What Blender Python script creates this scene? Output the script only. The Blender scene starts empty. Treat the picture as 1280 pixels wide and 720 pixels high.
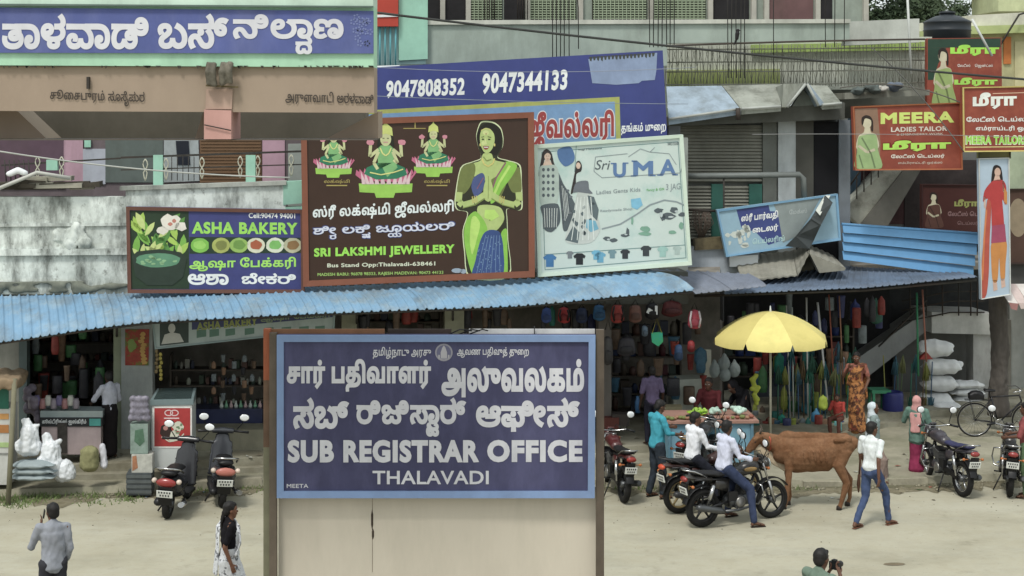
import bpy, math, random
from mathutils import Vector, Matrix, noise
from mathutils.geometry import tessellate_polygon, delaunay_2d_cdt
import numpy as np
R = math.radians
rnd = random.Random(7)
S = bpy.context.scene
COL = S.collection
# ---------------------------------------------------------------- camera, sky, sun, exposure
F, H, HY = 1900.0, 6.6, 145.0          # focal length in photo pixels, eye height (m), horizon row
cam = bpy.data.cameras.new('camera'); camo = bpy.data.objects.new('camera', cam); COL.objects.link(camo)
camo.location = (0, 0, H); camo.rotation_euler = (R(90), 0, 0)
cam.sensor_width = 36; cam.lens = 36 * F / 1280; cam.shift_y = -(360 - HY) / 1280
cam.clip_start = 0.1; cam.clip_end = 2000
S.camera = camo
SUN_EL, SUN_AZ = 58, 205               # compass-like azimuth, sun behind the viewer and to the left
wd = bpy.data.worlds.new('World'); S.world = wd; wd.use_nodes = True
wn, wl = wd.node_tree.nodes, wd.node_tree.links
sky = wn.new('ShaderNodeTexSky'); sky.sky_type = 'NISHITA'; sky.sun_disc = False
sky.sun_elevation = R(SUN_EL); sky.sun_rotation = R(SUN_AZ); sky.air_density = 1.6; sky.dust_density = 4.0; sky.ozone_density = 0.6
hsv = wn.new('ShaderNodeHueSaturation'); hsv.inputs['Saturation'].default_value = 0.30; hsv.inputs['Value'].default_value = 1.25
wl.new(sky.outputs[0], hsv.inputs['Color'])
ovc = wn.new('ShaderNodeMix'); ovc.data_type = 'RGBA'; ovc.inputs[0].default_value = 0.72      # thin even cloud over the blue
ovc.inputs[7].default_value = (6.3, 6.9, 7.0, 1); wl.new(hsv.outputs[0], ovc.inputs[6])
wl.new(ovc.outputs[2], wn['Background'].inputs[0]); wn['Background'].inputs[1].default_value = 0.13
sl = bpy.data.lights.new('sun', 'SUN'); sl.energy = 1.9; sl.angle = R(10); sl.color = (1.0, 0.97, 0.90)
slo = bpy.data.objects.new('sun', sl); COL.objects.link(slo)
sd = Vector((math.sin(R(SUN_AZ)) * math.cos(R(SUN_EL)), math.cos(R(SUN_AZ)) * math.cos(R(SUN_EL)), math.sin(R(SUN_EL))))
slo.rotation_euler = sd.to_track_quat('Z', 'Y').to_euler(); slo.location = (0, -5, 30)
S.view_settings.view_transform = 'Standard'; S.view_settings.look = 'None'
S.view_settings.exposure = 0.30; S.view_settings.gamma = 1

# ---------------------------------------------------------------- geometry of the place
def W(px, py, Y): return Vector(((px - 640) * Y / F, Y, H - (py - HY) * Y / F))
def G(px, py, z=0.0): return W(px, py, F * (H - z) / (py - HY))
class Plane:
    """vertical wall plane Y = a + b X, offsets count towards the street"""
    def __init__(s, a, b=0.12):
        s.a, s.b = a, b; s.n = Vector((b, -1, 0)).normalized()
    def __call__(s, px, py, off=0.0):
        Y = s.a / (1 - s.b * (px - 640) / F)
        return W(px, py, Y) + s.n * off
    def z(s, px, zz, off=0.0):
        Y = s.a / (1 - s.b * (px - 640) / F)
        p = W(px, HY, Y); p.z = zz
        return p + s.n * off
    def py(s, px, zz):
        return HY + (H - zz) * F / (s.a / (1 - s.b * (px - 640) / F))

# ---------------------------------------------------------------- materials
MC = {}
def lin(v):
    v /= 255.0
    return v / 12.92 if v <= 0.04045 else ((v + 0.055) / 1.055) ** 2.4
def mat(rgb, rough=0.75, var=0.14, scale=3.0, bump=0.0, metal=0.0, stain=0.0, sscale=0.9, stretch=1.0, spec=0.3, trans=0.0, alb=0.80, scol=(70, 66, 56), patch=None):
    key = (rgb, rough, var, scale, bump, metal, stain, sscale, stretch, spec, trans, alb, scol, patch)
    if key in MC: return MC[key]
    m = bpy.data.materials.new('surface'); m.use_nodes = True
    n, l = m.node_tree.nodes, m.node_tree.links
    b = n['Principled BSDF']
    c = [lin(v) * alb for v in rgb]; gy = sum(c) / 3; c = [v * .88 + gy * .12 for v in c]
    b.inputs['Roughness'].default_value = rough; b.inputs['Metallic'].default_value = metal
    b.inputs['Specular IOR Level'].default_value = spec
    if trans: b.inputs['Transmission Weight'].default_value = trans
    tc = n.new('ShaderNodeTexCoord'); mp = n.new('ShaderNodeMapping'); l.new(tc.outputs['Object'], mp.inputs[0])
    mp.inputs['Scale'].default_value = (1, 1, stretch)
    t = n.new('ShaderNodeTexNoise'); t.inputs['Scale'].default_value = scale; t.inputs['Detail'].default_value = 6; t.inputs['Roughness'].default_value = 0.65
    l.new(mp.outputs[0], t.inputs['Vector'])
    cr = n.new('ShaderNodeValToRGB'); l.new(t.outputs[0], cr.inputs[0])
    cr.color_ramp.elements[0].position = 0.3; cr.color_ramp.elements[1].position = 0.7
    lo = [v * (1 - var) for v in c]; hi = [min(1, v * (1 + var * 0.8)) for v in c]
    cr.color_ramp.elements[0].color = (*lo, 1); cr.color_ramp.elements[1].color = (*hi, 1)
    out = cr.outputs[0]
    def over(src, col, sc, amt, p0, p1, st=1.0, sv=None):
        mp2 = n.new('ShaderNodeMapping'); l.new(tc.outputs['Object'], mp2.inputs[0]); mp2.inputs['Scale'].default_value = sv or (1, 1, st)
        t2 = n.new('ShaderNodeTexNoise'); t2.inputs['Scale'].default_value = sc; t2.inputs['Detail'].default_value = 8; t2.inputs['Roughness'].default_value = 0.7
        l.new(mp2.outputs[0], t2.inputs['Vector'])
        r2 = n.new('ShaderNodeMapRange'); r2.inputs[1].default_value = p0; r2.inputs[2].default_value = p1; r2.inputs[4].default_value = amt
        l.new(t2.outputs[0], r2.inputs[0])
        mx = n.new('ShaderNodeMix'); mx.data_type = 'RGBA'
        l.new(r2.outputs[0], mx.inputs[0]); l.new(src, mx.inputs[6])
        mx.inputs[7].default_value = (*[lin(v) * 0.7 for v in col], 1)
        return mx.outputs[2]
    for pt in ((patch if isinstance(patch[0][0], tuple) else (patch,)) if patch else ()): out = over(out, *pt[:5], sv=pt[5] if len(pt) > 5 else None)
    if stain: out = over(out, scol, sscale, stain, 0.46, 0.66, 0.35 if stretch == 1 else stretch)
    l.new(out, b.inputs['Base Color'])
    if bump:
        bp = n.new('ShaderNodeBump'); bp.inputs['Strength'].default_value = bump; bp.inputs['Distance'].default_value = 0.02
        l.new(t.outputs[0], bp.inputs['Height']); l.new(bp.outputs[0], b.inputs['Normal'])
    MC[key] = m
    return m
def shade_name(c):
    r, g, b = c; mx, mn = max(c), min(c)
    if mx - mn < 16: return 'grey' if mx < 150 else 'pale'
    if r == mx: return 'dull red' if r - g > 26 else 'brown'
    return 'green' if g == mx else 'slate blue'
def paint(*rgb): return mat(rgb, rough=0.6, var=0.12, scale=2.5, stain=0.12, sscale=1.3)
def prn(*rgb):
    g = .3 * rgb[0] + .6 * rgb[1] + .1 * rgb[2]; rgb = tuple(round(.84 * v + .16 * g + 4) for v in rgb)
    return mat(rgb, rough=0.45, var=0.13, scale=5)        # printed vinyl
def metal(*rgb): return mat(rgb, rough=0.35, var=0.15, scale=6, metal=0.6, stain=0.2)
def cloth(*rgb): return mat(rgb, rough=0.95, var=0.2, scale=11, spec=0.1, stain=.18, sscale=5, stretch=.5, scol=tuple(int(v * .72) for v in rgb))
BLACK = mat((28, 28, 30), rough=0.45, var=0.3); RUBBER = mat((30, 29, 28), rough=0.9, var=0.3, scale=12)
CHROME = mat((190, 190, 190), rough=0.2, metal=0.9, var=0.1)
MIRROR = mat((235, 238, 240), rough=0.25, metal=0.3, var=0.02, alb=0.95)  # whitish colour stands in for the sky reflected in the glass
WHITE = mat((232, 236, 238), rough=0.6, var=0.05)
GLASS = mat((160, 175, 175), rough=0.15, var=0.1, spec=0.8)
DARKWALL = mat((146, 140, 130), rough=0.95, var=0.35, scale=2, stain=0.3)
WOOD = mat((120, 88, 60), rough=0.8, var=0.3, scale=5, stretch=0.2)
RUST = mat((120, 72, 46), rough=0.85, var=0.35, scale=5, stain=0.5, scol=(60, 45, 38))

# ---------------------------------------------------------------- objects
ORG = {}
LINK = []          # finished objects are linked together at the end
def link(o): LINK.append(o); return o
def props(o, label=None, cat=None, group=None, kind=None):
    if label: o['label'] = label
    if cat: o['category'] = cat
    if group: o['group'] = group
    if kind: o['kind'] = kind
    return o
def thing(name, label, cat, loc=(0, 0, 0), rz=0.0, group=None):
    o = link(bpy.data.objects.new(name, None)); o.location = loc; o.rotation_euler = (0, 0, rz); o.empty_display_size = 0.2
    ORG[o.name] = Vector(loc)
    return props(o, label, cat, group)
def finish(o, parent, world, local_origin=None):
    if parent is not None:
        o.parent = parent; ORG[o.name] = ORG.get(parent.name, Vector())
        if world:
            o.data.transform(Matrix.Translation(-ORG[parent.name]))
    return o
class MB:
    def __init__(s): s.v = []; s.f = []; s.sm = []
    def add(s, vs, fs, smooth=False):
        b = len(s.v); s.v += [tuple(p) for p in vs]; s.f += [tuple(b + i for i in q) for q in fs]; s.sm += [smooth] * len(fs)
        return s
    def hexa(s, p):   # 8 points: bottom 4 ccw, top 4 ccw
        return s.add(p, [(3, 2, 1, 0), (4, 5, 6, 7), (0, 1, 5, 4), (1, 2, 6, 5), (2, 3, 7, 6), (3, 0, 4, 7)])
    def box(s, c, d, rz=0.0, rx=0.0, ry=0.0):
        M = Matrix.Rotation(rz, 3, 'Z') @ Matrix.Rotation(ry, 3, 'Y') @ Matrix.Rotation(rx, 3, 'X'); c = Vector(c)
        x, y, z = d[0] / 2, d[1] / 2, d[2] / 2
        return s.hexa([c + M @ Vector(q) for q in ((-x, -y, -z), (x, -y, -z), (x, y, -z), (-x, y, -z), (-x, -y, z), (x, -y, z), (x, y, z), (-x, y, z))])
    def prism(s, pts, dvec, smooth=False):   # planar polygon extruded by dvec
        n = len(pts); a = [Vector(p) for p in pts]; b = [p + Vector(dvec) for p in a]
        tri = tessellate_polygon([a])
        fs = [tuple(t) for t in tri] + [tuple(n + i for i in reversed(t)) for t in tri]
        fs += [(i, (i + 1) % n, n + (i + 1) % n, n + i) for i in range(n)]
        return s.add(a + b, fs)
    def tube(s, pts, r, n=8, cap=True, smooth=True, flat=1.0, up=None):
        pts = [Vector(p) for p in pts]; k = len(pts)
        rs = r if isinstance(r, (list, tuple)) else [r] * k
        vs = []; ref = Vector(up) if up else None
        for i, p in enumerate(pts):
            d = (pts[min(i + 1, k - 1)] - pts[max(i - 1, 0)]).normalized()
            if ref is None or abs(d.dot(ref)) > 0.95: ref = Vector((0, 0, 1)) if abs(d.z) < 0.9 else Vector((1, 0, 0))
            u = d.cross(ref).normalized(); w = u.cross(d).normalized()
            for j in range(n):
                a = 2 * math.pi * j / n
                vs.append(p + u * math.cos(a) * rs[i] + w * math.sin(a) * rs[i] * flat)
        fs = [(i * n + j, i * n + (j + 1) % n, (i + 1) * n + (j + 1) % n, (i + 1) * n + j) for i in range(k - 1) for j in range(n)]
        s.add(vs, fs, smooth)
        if cap:
            b = len(s.v) - len(vs)
            s.f += [tuple(b + j for j in reversed(range(n))), tuple(b + (k - 1) * n + j for j in range(n))]; s.sm += [False, False]
        return s
    def lathe(s, prof, c=(0, 0, 0), n=16, axis='Z', sx=1.0, sy=1.0, smooth=True):  # prof: (radius, height)
        vs = []; c = Vector(c)
        for r, h in prof:
            for j in range(n):
                a = 2 * math.pi * j / n; q = (r * math.cos(a) * sx, r * math.sin(a) * sy, h)
                if axis == 'Y': q = (q[0], q[2], q[1])
                if axis == 'X': q = (q[2], q[0], q[1])
                vs.append(c + Vector(q))
        k = len(prof)
        fs = [(i * n + j, i * n + (j + 1) % n, (i + 1) * n + (j + 1) % n, (i + 1) * n + j) for i in range(k - 1) for j in range(n)]
        s.add(vs, fs, smooth)
        b = len(s.v) - len(vs)
        s.f += [tuple(b + j for j in reversed(range(n))), tuple(b + (k - 1) * n + j for j in range(n))]; s.sm += [False, False]
        return s
    def ell(s, c, r, n=12, M=None):
        c = Vector(c); vs = []; m = n // 2 + 1
        for i in range(m):
            t = math.pi * (0.02 + 0.96 * i / (m - 1)) - math.pi / 2
            for j in range(n):
                a = 2 * math.pi * j / n
                q = Vector((r[0] * math.cos(t) * math.cos(a), r[1] * math.cos(t) * math.sin(a), r[2] * math.sin(t)))
                vs.append(c + (M @ q if M else q))
        fs = [(i * n + j, i * n + (j + 1) % n, (i + 1) * n + (j + 1) % n, (i + 1) * n + j) for i in range(m - 1) for j in range(n)]
        fs += [tuple(reversed(range(n))), tuple((m - 1) * n + j for j in range(n))]
        return s.add(vs, fs, True)
    def torus(s, c, R_, r, n=24, k=8, flat=1.0):      # ring in the local x-z plane
        return s._ring(Vector(c), R_, r, n, k, flat, 0, 2 * math.pi)
    def _ring(s, c, R_, r, n, k, flat, a0, a1):
        full = abs(a1 - a0) > 6.28; m = n if full else n + 1; vs = []
        for i in range(m):
            a = a0 + (a1 - a0) * i / n; e = Vector((math.cos(a), 0, math.sin(a)))
            for j in range(k):
                b = 2 * math.pi * j / k; vs.append(c + e * (R_ + r * math.cos(b)) + Vector((0, r * flat * math.sin(b), 0)))
        fs = [(i * k + j, i * k + (j + 1) % k, ((i + 1) % m) * k + (j + 1) % k, ((i + 1) % m) * k + j) for i in range(n if full else m - 1) for j in range(k)]
        return s.add(vs, fs, True)
    def arc(s, c, R_, r, a0, a1, n=14, k=6, flat=1.0): return s._ring(Vector(c), R_, r, n, k, flat, R(a0), R(a1))
    def cone(s, p0, r0, p1, r1, n=10, ax=None):
        """round-ended limb piece; r may be (lateral, depth) with ax the lateral axis"""
        p0, p1 = Vector(p0), Vector(p1); d = p1 - p0; L = d.length or 1e-4; d = d / L
        a0 = r0 if isinstance(r0, tuple) else (r0, r0); a1 = r1 if isinstance(r1, tuple) else (r1, r1)
        u = Vector(ax) if ax else (Vector((1, 0, 0)) if abs(d.x) < 0.9 else Vector((0, 1, 0)))
        u = (u - d * u.dot(d)).normalized(); w = d.cross(u)
        rings = []
        for t in (-85, -50, -20): rings.append((p0 + d * min(a0) * math.sin(R(t)), a0, math.cos(R(t))))
        for t in (20, 50, 85): rings.append((p1 + d * min(a1) * math.sin(R(t)), a1, math.cos(R(t))))
        vs = [c + (u * a[0] * math.cos(2 * math.pi * j / n) + w * a[1] * math.sin(2 * math.pi * j / n)) * k for c, a, k in rings for j in range(n)]
        m = len(rings)
        fs = [(i * n + j, i * n + (j + 1) % n, (i + 1) * n + (j + 1) % n, (i + 1) * n + j) for i in range(m - 1) for j in range(n)]
        fs += [tuple(reversed(range(n))), tuple((m - 1) * n + j for j in range(n))]
        return s.add(vs, fs, True)
    def mesh(s, name, m):
        me = bpy.data.meshes.new(name); me.from_pydata(s.v, [], s.f)
        me.polygons.foreach_set('use_smooth', s.sm)
        if m: me.materials.append(m)
        me.update(); return me
    def build(s, name, m, parent=None, world=True, label=None, cat=None, group=None, kind=None):
        me = s.mesh(name, m); o = link(bpy.data.objects.new(name, me))
        if parent is not None: finish(o, parent, world)
        elif world and cat:      # single-mesh thing: origin at its base centre
            xs, ys, zs = zip(*s.v)
            c = Vector(((min(xs) + max(xs)) / 2, (min(ys) + max(ys)) / 2, min(zs)))
            me.transform(Matrix.Translation(-c)); o.location = c; ORG[o.name] = c
        return props(o, label, cat, group, kind)
    def blob(s, name, m, parent=None, voxel=0.012, smooth=3, fold=0.0, ff=9.0, **k):
        """fuse all the pieces into one continuous skin"""
        me = s.mesh(name, m); t = bpy.data.objects.new('t', me); COL.objects.link(t)
        md = t.modifiers.new('r', 'REMESH'); md.mode = 'VOXEL'; md.voxel_size = voxel; md.use_smooth_shade = True
        if smooth:
            ms = t.modifiers.new('s', 'SMOOTH'); ms.iterations = smooth; ms.factor = 0.6
        dg = bpy.context.evaluated_depsgraph_get(); me2 = bpy.data.meshes.new_from_object(t.evaluated_get(dg))
        bpy.data.objects.remove(t); bpy.data.meshes.remove(me)
        if fold:
            nv = len(me2.vertices); co = np.empty(nv * 3); nr = np.empty(nv * 3, dtype=np.float32); me2.vertices.foreach_get('co', co); me2.vertex_normals.foreach_get('vector', nr)
            for i in range(nv):
                c = Vector(co[3 * i:3 * i + 3]); f = noise.noise(Vector((c.x * ff, c.y * ff, c.z * ff * 0.45))) + 0.5 * noise.noise(Vector((c.x * ff * 2.3, c.y * ff * 2.3, c.z * ff * 1.6 + 7)))
                co[3 * i:3 * i + 3] += nr[3 * i:3 * i + 3] * (f * fold)
            me2.vertices.foreach_set('co', co); me2.update()
        me2.name = name
        o = link(bpy.data.objects.new(name, me2))
        world = k.pop('world', False)
        if parent is not None: finish(o, parent, world)
        elif world:
            n_ = len(me2.vertices); c = Vector((sum(v.co.x for v in me2.vertices) / n_, sum(v.co.y for v in me2.vertices) / n_, min(v.co.z for v in me2.vertices)))
            me2.transform(Matrix.Translation(-c)); o.location = c; ORG[o.name] = c
        return props(o, **k)
def children(o): return list(o.children)
def copy_tree(o, parent=None):
    c = o.copy(); link(c)
    ORG[c.name] = ORG.get(o.name, Vector())
    if parent is not None: c.parent = parent
    for ch in list(o.children): copy_tree(ch, c)
    return c
def clone(o, loc, rz=0.0, label=None, scale=None, group=None):
    c = copy_tree(o); c.location = loc; c.rotation_euler = (0, 0, rz)
    if label: c['label'] = label
    if group: c['group'] = group
    if scale: c.scale = scale if isinstance(scale, tuple) else (scale,) * 3
    return c

# ---------------------------------------------------------------- lettering (flat print cut out as outlines)
TC = {}; SPC = [1.0]
def tamil(s):
    out = []
    for ch in s:
        if ch in '\u0bc6\u0bc7\u0bc8': out.insert(len(out) - 1, ch)
        elif ch == '\u0bca': out.insert(len(out) - 1, '\u0bc6'); out.append('\u0bbe')
        elif ch == '\u0bcb': out.insert(len(out) - 1, '\u0bc7'); out.append('\u0bbe')
        else: out.append(ch)
    return ''.join(out)
def splines(s):
    cu = bpy.data.curves.new('t', 'FONT'); cu.body = s; cu.resolution_u = 4; cu.space_character = SPC[0]
    ob = bpy.data.objects.new('t', cu); COL.objects.link(ob); dg = bpy.context.evaluated_depsgraph_get()
    oe = ob.evaluated_get(dg); c2 = oe.to_curve(dg); out = []
    for sp in c2.splines:
        if sp.type == 'BEZIER':
            P = sp.bezier_points; n = len(P); pl = []
            for i in range(n):
                a, b = P[i], P[(i + 1) % n]
                p0, p1, p2, p3 = a.co, a.handle_right, b.handle_left, b.co
                st = (p3 - p0).length; bend = ((p1 - p0).cross(p3 - p0)).length + ((p2 - p0).cross(p3 - p0)).length
                k = 1 if bend < 1e-4 * max(st, 1e-3) else (4 if st > 0.12 else 3)
                for j in range(k):
                    t = j / k; q = (1 - t) ** 3 * p0 + 3 * (1 - t) ** 2 * t * p1 + 3 * (1 - t) * t * t * p2 + t ** 3 * p3
                    pl.append((q.x, q.y))
        else: pl = [(p.co.x, p.co.y) for p in sp.points]
        cl = []
        for q in pl:
            if not cl or abs(q[0] - cl[-1][0]) + abs(q[1] - cl[-1][1]) > 1e-4: cl.append(q)
        if len(cl) > 2 and abs(cl[0][0] - cl[-1][0]) + abs(cl[0][1] - cl[-1][1]) < 1e-4: cl.pop()
        if len(cl) >= 3: out.append(cl)
    oe.to_curve_clear(); bpy.data.objects.remove(ob); bpy.data.curves.remove(cu)
    return out
def area(p): return 0.5 * sum(p[i][0] * p[(i + 1) % len(p)][1] - p[(i + 1) % len(p)][0] * p[i][1] for i in range(len(p)))
def inside(q, poly):
    x, y = q; c = False; n = len(poly)
    for i in range(n):
        x1, y1 = poly[i]; x2, y2 = poly[(i + 1) % n]
        if (y1 > y) != (y2 > y) and x < (x2 - x1) * (y - y1) / (y2 - y1) + x1: c = not c
    return c
def grow(p, d, sgn):
    n = len(p); out = []
    for i in range(n):
        a, b, c = p[i - 1], p[i], p[(i + 1) % n]
        e1 = (b[0] - a[0], b[1] - a[1]); e2 = (c[0] - b[0], c[1] - b[1])
        l1 = math.hypot(*e1) or 1; l2 = math.hypot(*e2) or 1
        nx = e1[1] / l1 + e2[1] / l2; ny = -e1[0] / l1 - e2[0] / l2; l = math.hypot(nx, ny) or 1
        k = min(1.6, 2 / max(l, 0.3)) * d * sgn
        out.append((b[0] + nx / l * k, b[1] + ny / l * k))
    return out
def glyphs(s, bold):
    """list of (outer, [holes]); '_x' hangs a small x under the letter before it"""
    if (s, bold) in TC: return TC[(s, bold)]
    SPC[0] = 1.0 + (bold * 2.2 if s.isascii() else bold * .9)
    sub = []; base = ''; i = 0
    while i < len(s):
        if s[i] == '_': sub.append((len(base), s[i + 1])); i += 2
        else: base += s[i]; i += 1
    sps = splines(base)
    for k, ch in enumerate(base):        # vowel signs replace the tick above a Kannada consonant
        if k and ch in 'ಿೀಾ' and '\u0c95' <= base[k - 1] <= '\u0cb9':
            n0, n1 = len(splines(base[:k - 1])) if k > 1 else 0, len(splines(base[:k])); n2 = len(splines(base[:k + 1]))
            xr = max(q[0] for p in sps[n0:n1] for q in p)
            for i in range(n0, n1): sps[i] = [(x, min(y, .545) if x > xr - .26 else y) for x, y in sps[i]]
            if ch != 'ಾ':
                for i in range(n1, n2): sps[i] = [(x - .05, y) for x, y in sps[i]]
    for k, ch in sub:
        pre = splines(base[:k]); xr = max(q[0] for p in pre for q in p)
        g = splines(ch); x0 = min(q[0] for p in g for q in p); x1 = max(q[0] for p in g for q in p); y1 = max(q[1] for p in g for q in p)
        for p in g: sps.append([((q[0] - x0) * 0.6 + xr - (x1 - x0) * 0.6 - 0.02, (q[1] - y1) * 0.6 - 0.02) for q in p])
    tot = sum(area(p) for p in sps); sg = 1 if tot > 0 else -1
    if bold: sps = [grow(p, bold, sg) for p in sps]
    vs = []; es = []
    for p in sps:
        b0 = len(vs); vs += [Vector(q) for q in p]; es += [(b0 + i, b0 + (i + 1) % len(p)) for i in range(len(p))]
    V, E, T = delaunay_2d_cdt(vs, es, [], 0, 1e-5, False)[:3]
    A = np.array([vs[a] for a, _ in es]); B = np.array([vs[b] for _, b in es])
    V = [(v.x, v.y) for v in V]; keep = []
    for t in T:
        cx = sum(V[i][0] for i in t) / len(t); cy = sum(V[i][1] for i in t) / len(t)
        up = (A[:, 1] <= cy) & (B[:, 1] > cy); dn = (A[:, 1] > cy) & (B[:, 1] <= cy)
        side = (B[:, 0] - A[:, 0]) * (cy - A[:, 1]) - (cx - A[:, 0]) * (B[:, 1] - A[:, 1])
        w = np.count_nonzero(up & (side > 0)) - np.count_nonzero(dn & (side < 0))
        if w * sg > 0: keep.append(tuple(t))
    TC[(s, bold)] = (V, keep, [q for p in sps for q in p])
    return TC[(s, bold)]
def curve(p, k=4):
    n = len(p); out = []
    for i in range(n):
        a, b, c, d = p[i - 1], p[i], p[(i + 1) % n], p[(i + 2) % n]
        for j in range(k):
            t = j / k; out.append(tuple(((1 + 2 * t) * (1 - t) ** 2 * b[m] + t * (1 - t) ** 2 * (c[m] - a[m]) * .42 + t * t * (3 - 2 * t) * c[m] + t * t * (t - 1) * (d[m] - b[m]) * .42) for m in (0, 1)))
    return out
class Print:
    """flat print on a sign: everything is drawn in photo pixels on the sign's own plane"""
    def __init__(s, plane, base=0.03, step=0.0016): s.pl = plane; s.base = base; s.step = step
    def off(s, layer): return s.base + s.step * layer
    def text(s, mb, t, x0, x1, y0, y1, slope=0.0, bold=0.0, layer=2, shear=0.0):
        V, T, Q = glyphs(tamil(t), bold)
        X = [q[0] for q in Q]; Y = [q[1] for q in Q]
        mx, Mx, my, My = min(X), max(X), min(Y), max(Y); sx = (x1 - x0) / (Mx - mx); sy = (y1 - y0) / (My - my)
        off = s.off(layer); vs = []
        for q in V:
            px = x0 + (q[0] - mx) * sx; py = y1 - (q[1] - my) * sy + slope * (px - x0); px += shear * (y1 - py)
            vs.append(s.pl(px, py, off))
        fs = []
        for t_ in T:
            n_ = (vs[t_[1]] - vs[t_[0]]).cross(vs[t_[2]] - vs[t_[0]])
            if n_.length > 1e-12: fs.append(t_ if n_.dot(s.pl.n) > 0 else tuple(reversed(t_)))
        mb.add(vs, fs)
        return mb
    SM = False
    def poly(s, mb, pts, layer=1):
        if Print.SM and len(pts) > 5 and len(pts) < 40: pts = curve(pts)
        vs = [s.pl(x, y, s.off(layer)) for x, y in pts]
        tri = tessellate_polygon([vs]); fs = []
        for a, b, c in tri:
            fs.append((a, b, c) if (vs[b] - vs[a]).cross(vs[c] - vs[a]).dot(s.pl.n) > 0 else (a, c, b))
        mb.add(vs, fs); return mb
    def rect(s, mb, x0, y0, x1, y1, layer=1, slope=0.0):
        d = slope * (x1 - x0); return s.poly(mb, [(x0, y0), (x1, y0 + d), (x1, y1 + d), (x0, y1)], layer)
    def oval(s, mb, cx, cy, rx, ry, layer=1, n=18, wob=0.0, a0=0):
        return s.poly(mb, [(cx + rx * (1 + wob * rnd.uniform(-1, 1)) * math.cos(2 * math.pi * i / n + a0), cy + ry * (1 + wob * rnd.uniform(-1, 1)) * math.sin(2 * math.pi * i / n + a0)) for i in range(n)], layer)
    def line(s, mb, pts, w, layer=2):
        for (x0, y0), (x1, y1) in zip(pts, pts[1:]):
            l = math.hypot(x1 - x0, y1 - y0) or 1; nx, ny = (y1 - y0) / l * w / 2, -(x1 - x0) / l * w / 2
            s.poly(mb, [(x0 + nx, y0 + ny), (x1 + nx, y1 + ny), (x1 - nx, y1 - ny), (x0 - nx, y0 - ny)], layer)
        return mb
class Sign:
    def __init__(s, name, label, cat, plane, c, board, frame=None, fw=4, thick=0.06, group=None, ny=1):
        s.c = c; s.pl = plane
        lo = max(c, key=lambda q: q[1]); bx = sum(q[0] for q in c) / 4; by = max(c[2][1], c[3][1])
        s.o = thing(name, label, cat, plane(bx, by, -thick / 2), 0, group)
        TL, TR, BR, BL = c
        m = MB(); m.hexa([plane(*BL, -thick), plane(*BR, -thick), plane(*BR, 0.03), plane(*BL, 0.03), plane(*TL, -thick), plane(*TR, -thick), plane(*TR, 0.03), plane(*TL, 0.03)])
        m.build('board', board, s.o)
        s.p = Print(plane, 0.03)
        if frame:
            I = s.inner(fw); f = MB()
            for a, b, ia, ib in ((TL, TR, I[0], I[1]), (TR, BR, I[1], I[2]), (BR, BL, I[2], I[3]), (BL, TL, I[3], I[0])):
                f.hexa([plane(*a, 0.032), plane(*b, 0.032), plane(*ib, 0.032), plane(*ia, 0.032), plane(*a, 0.065), plane(*b, 0.065), plane(*ib, 0.06), plane(*ia, 0.06)])
            f.build('frame', frame, s.o)
    def inner(s, w):
        cx = sum(q[0] for q in s.c) / 4; cy = sum(q[1] for q in s.c) / 4
        return [(q[0] + (w if q[0] < cx else -w), q[1] + (w if q[1] < cy else -w)) for q in s.c]
    def text(s, t, x0, x1, y0, y1, m, slope=0.0, bold=0.01, layer=3, name='lettering', outline=None, ow=0.05, shear=0.0):
        if outline:
            o = MB(); s.p.text(o, t, x0 - 1.2, x1 + 1.2, y0 - 1.2, y1 + 1.2, slope, bold + ow, layer - 1, shear); o.build('lettering_outline', outline, s.o)
        b = MB(); s.p.text(b, t, x0, x1, y0, y1, slope, bold, layer, shear); return b.build(name, m, s.o)
    def draw(s, name, m, fn):
        b = MB(); fn(s.p, b); o = b.build(name, m, s.o)
        if len(b.f) > 1: o['kind'] = 'stuff'      # one print, too fine to pick apart
        return o
def wallbox(pl, x0, y0, x1, y1, off=0.0, depth=0.2, mb=None):
    """box whose street face fills the pixel rectangle on plane pl"""
    mb = mb or MB()
    A = [(x0, y1), (x1, y1), (x1, y0), (x0, y0)]
    b = [pl(*A[0], off), pl(*A[1], off), pl(*A[1], off - depth), pl(*A[0], off - depth)]
    z0 = pl(x0, y1).z; z1 = pl(x1, y1).z; t0 = pl(x0, y0).z; t1 = pl(x1, y0).z
    for q, z in zip(b, (z0, z1, z1, z0)): q.z = z
    t = [Vector(q) for q in b]
    for q, z in zip(t, (t0, t1, t1, t0)): q.z = z
    return mb.hexa(b + t)
def quadbox(pl, c, off=0.0, depth=0.1, mb=None):
    mb = mb or MB(); TL, TR, BR, BL = c
    return mb.hexa([pl(*BL, off), pl(*BR, off), pl(*BR, off - depth), pl(*BL, off - depth), pl(*TL, off), pl(*TR, off), pl(*TR, off - depth), pl(*TL, off - depth)])
# ================================================================ GROUND
road = mat((182, 176, 153), rough=0.95, var=0.12, scale=0.9, bump=0.3, stain=0.45, sscale=0.45, stretch=1.001, scol=(140, 132, 108), patch=(((196, 196, 180), 5.0, 0.30, 0.45, 0.7), ((148, 144, 126), 1.0, .45, .48, .70, (.5, .9, 1)), ((206, 204, 190), 1.0, .35, .5, .70, (.22, 1.1, 1)), ((126, 120, 100), 1.6, .5, .58, .74), ((112, 106, 90), 14.0, .3, .58, .68)))
m = MB(); m.add([(-900, -60, 0), (900, -60, 0), (900, 1500, 0), (-900, 1500, 0)], [(0, 1, 2, 3)]); m.build('ground', road, kind='structure')
earth = mat((158, 153, 132), rough=1, var=0.2, scale=2, bump=0.5, stain=0.45, sscale=1.1, stretch=1.001, scol=(105, 110, 80))
kpts = [(-260, 618), (0, 612), (160, 607), (330, 599), (560, 600), (760, 600), (900, 600), (1000, 600), (1160, 596), (1300, 590), (1600, 580)]
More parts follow.
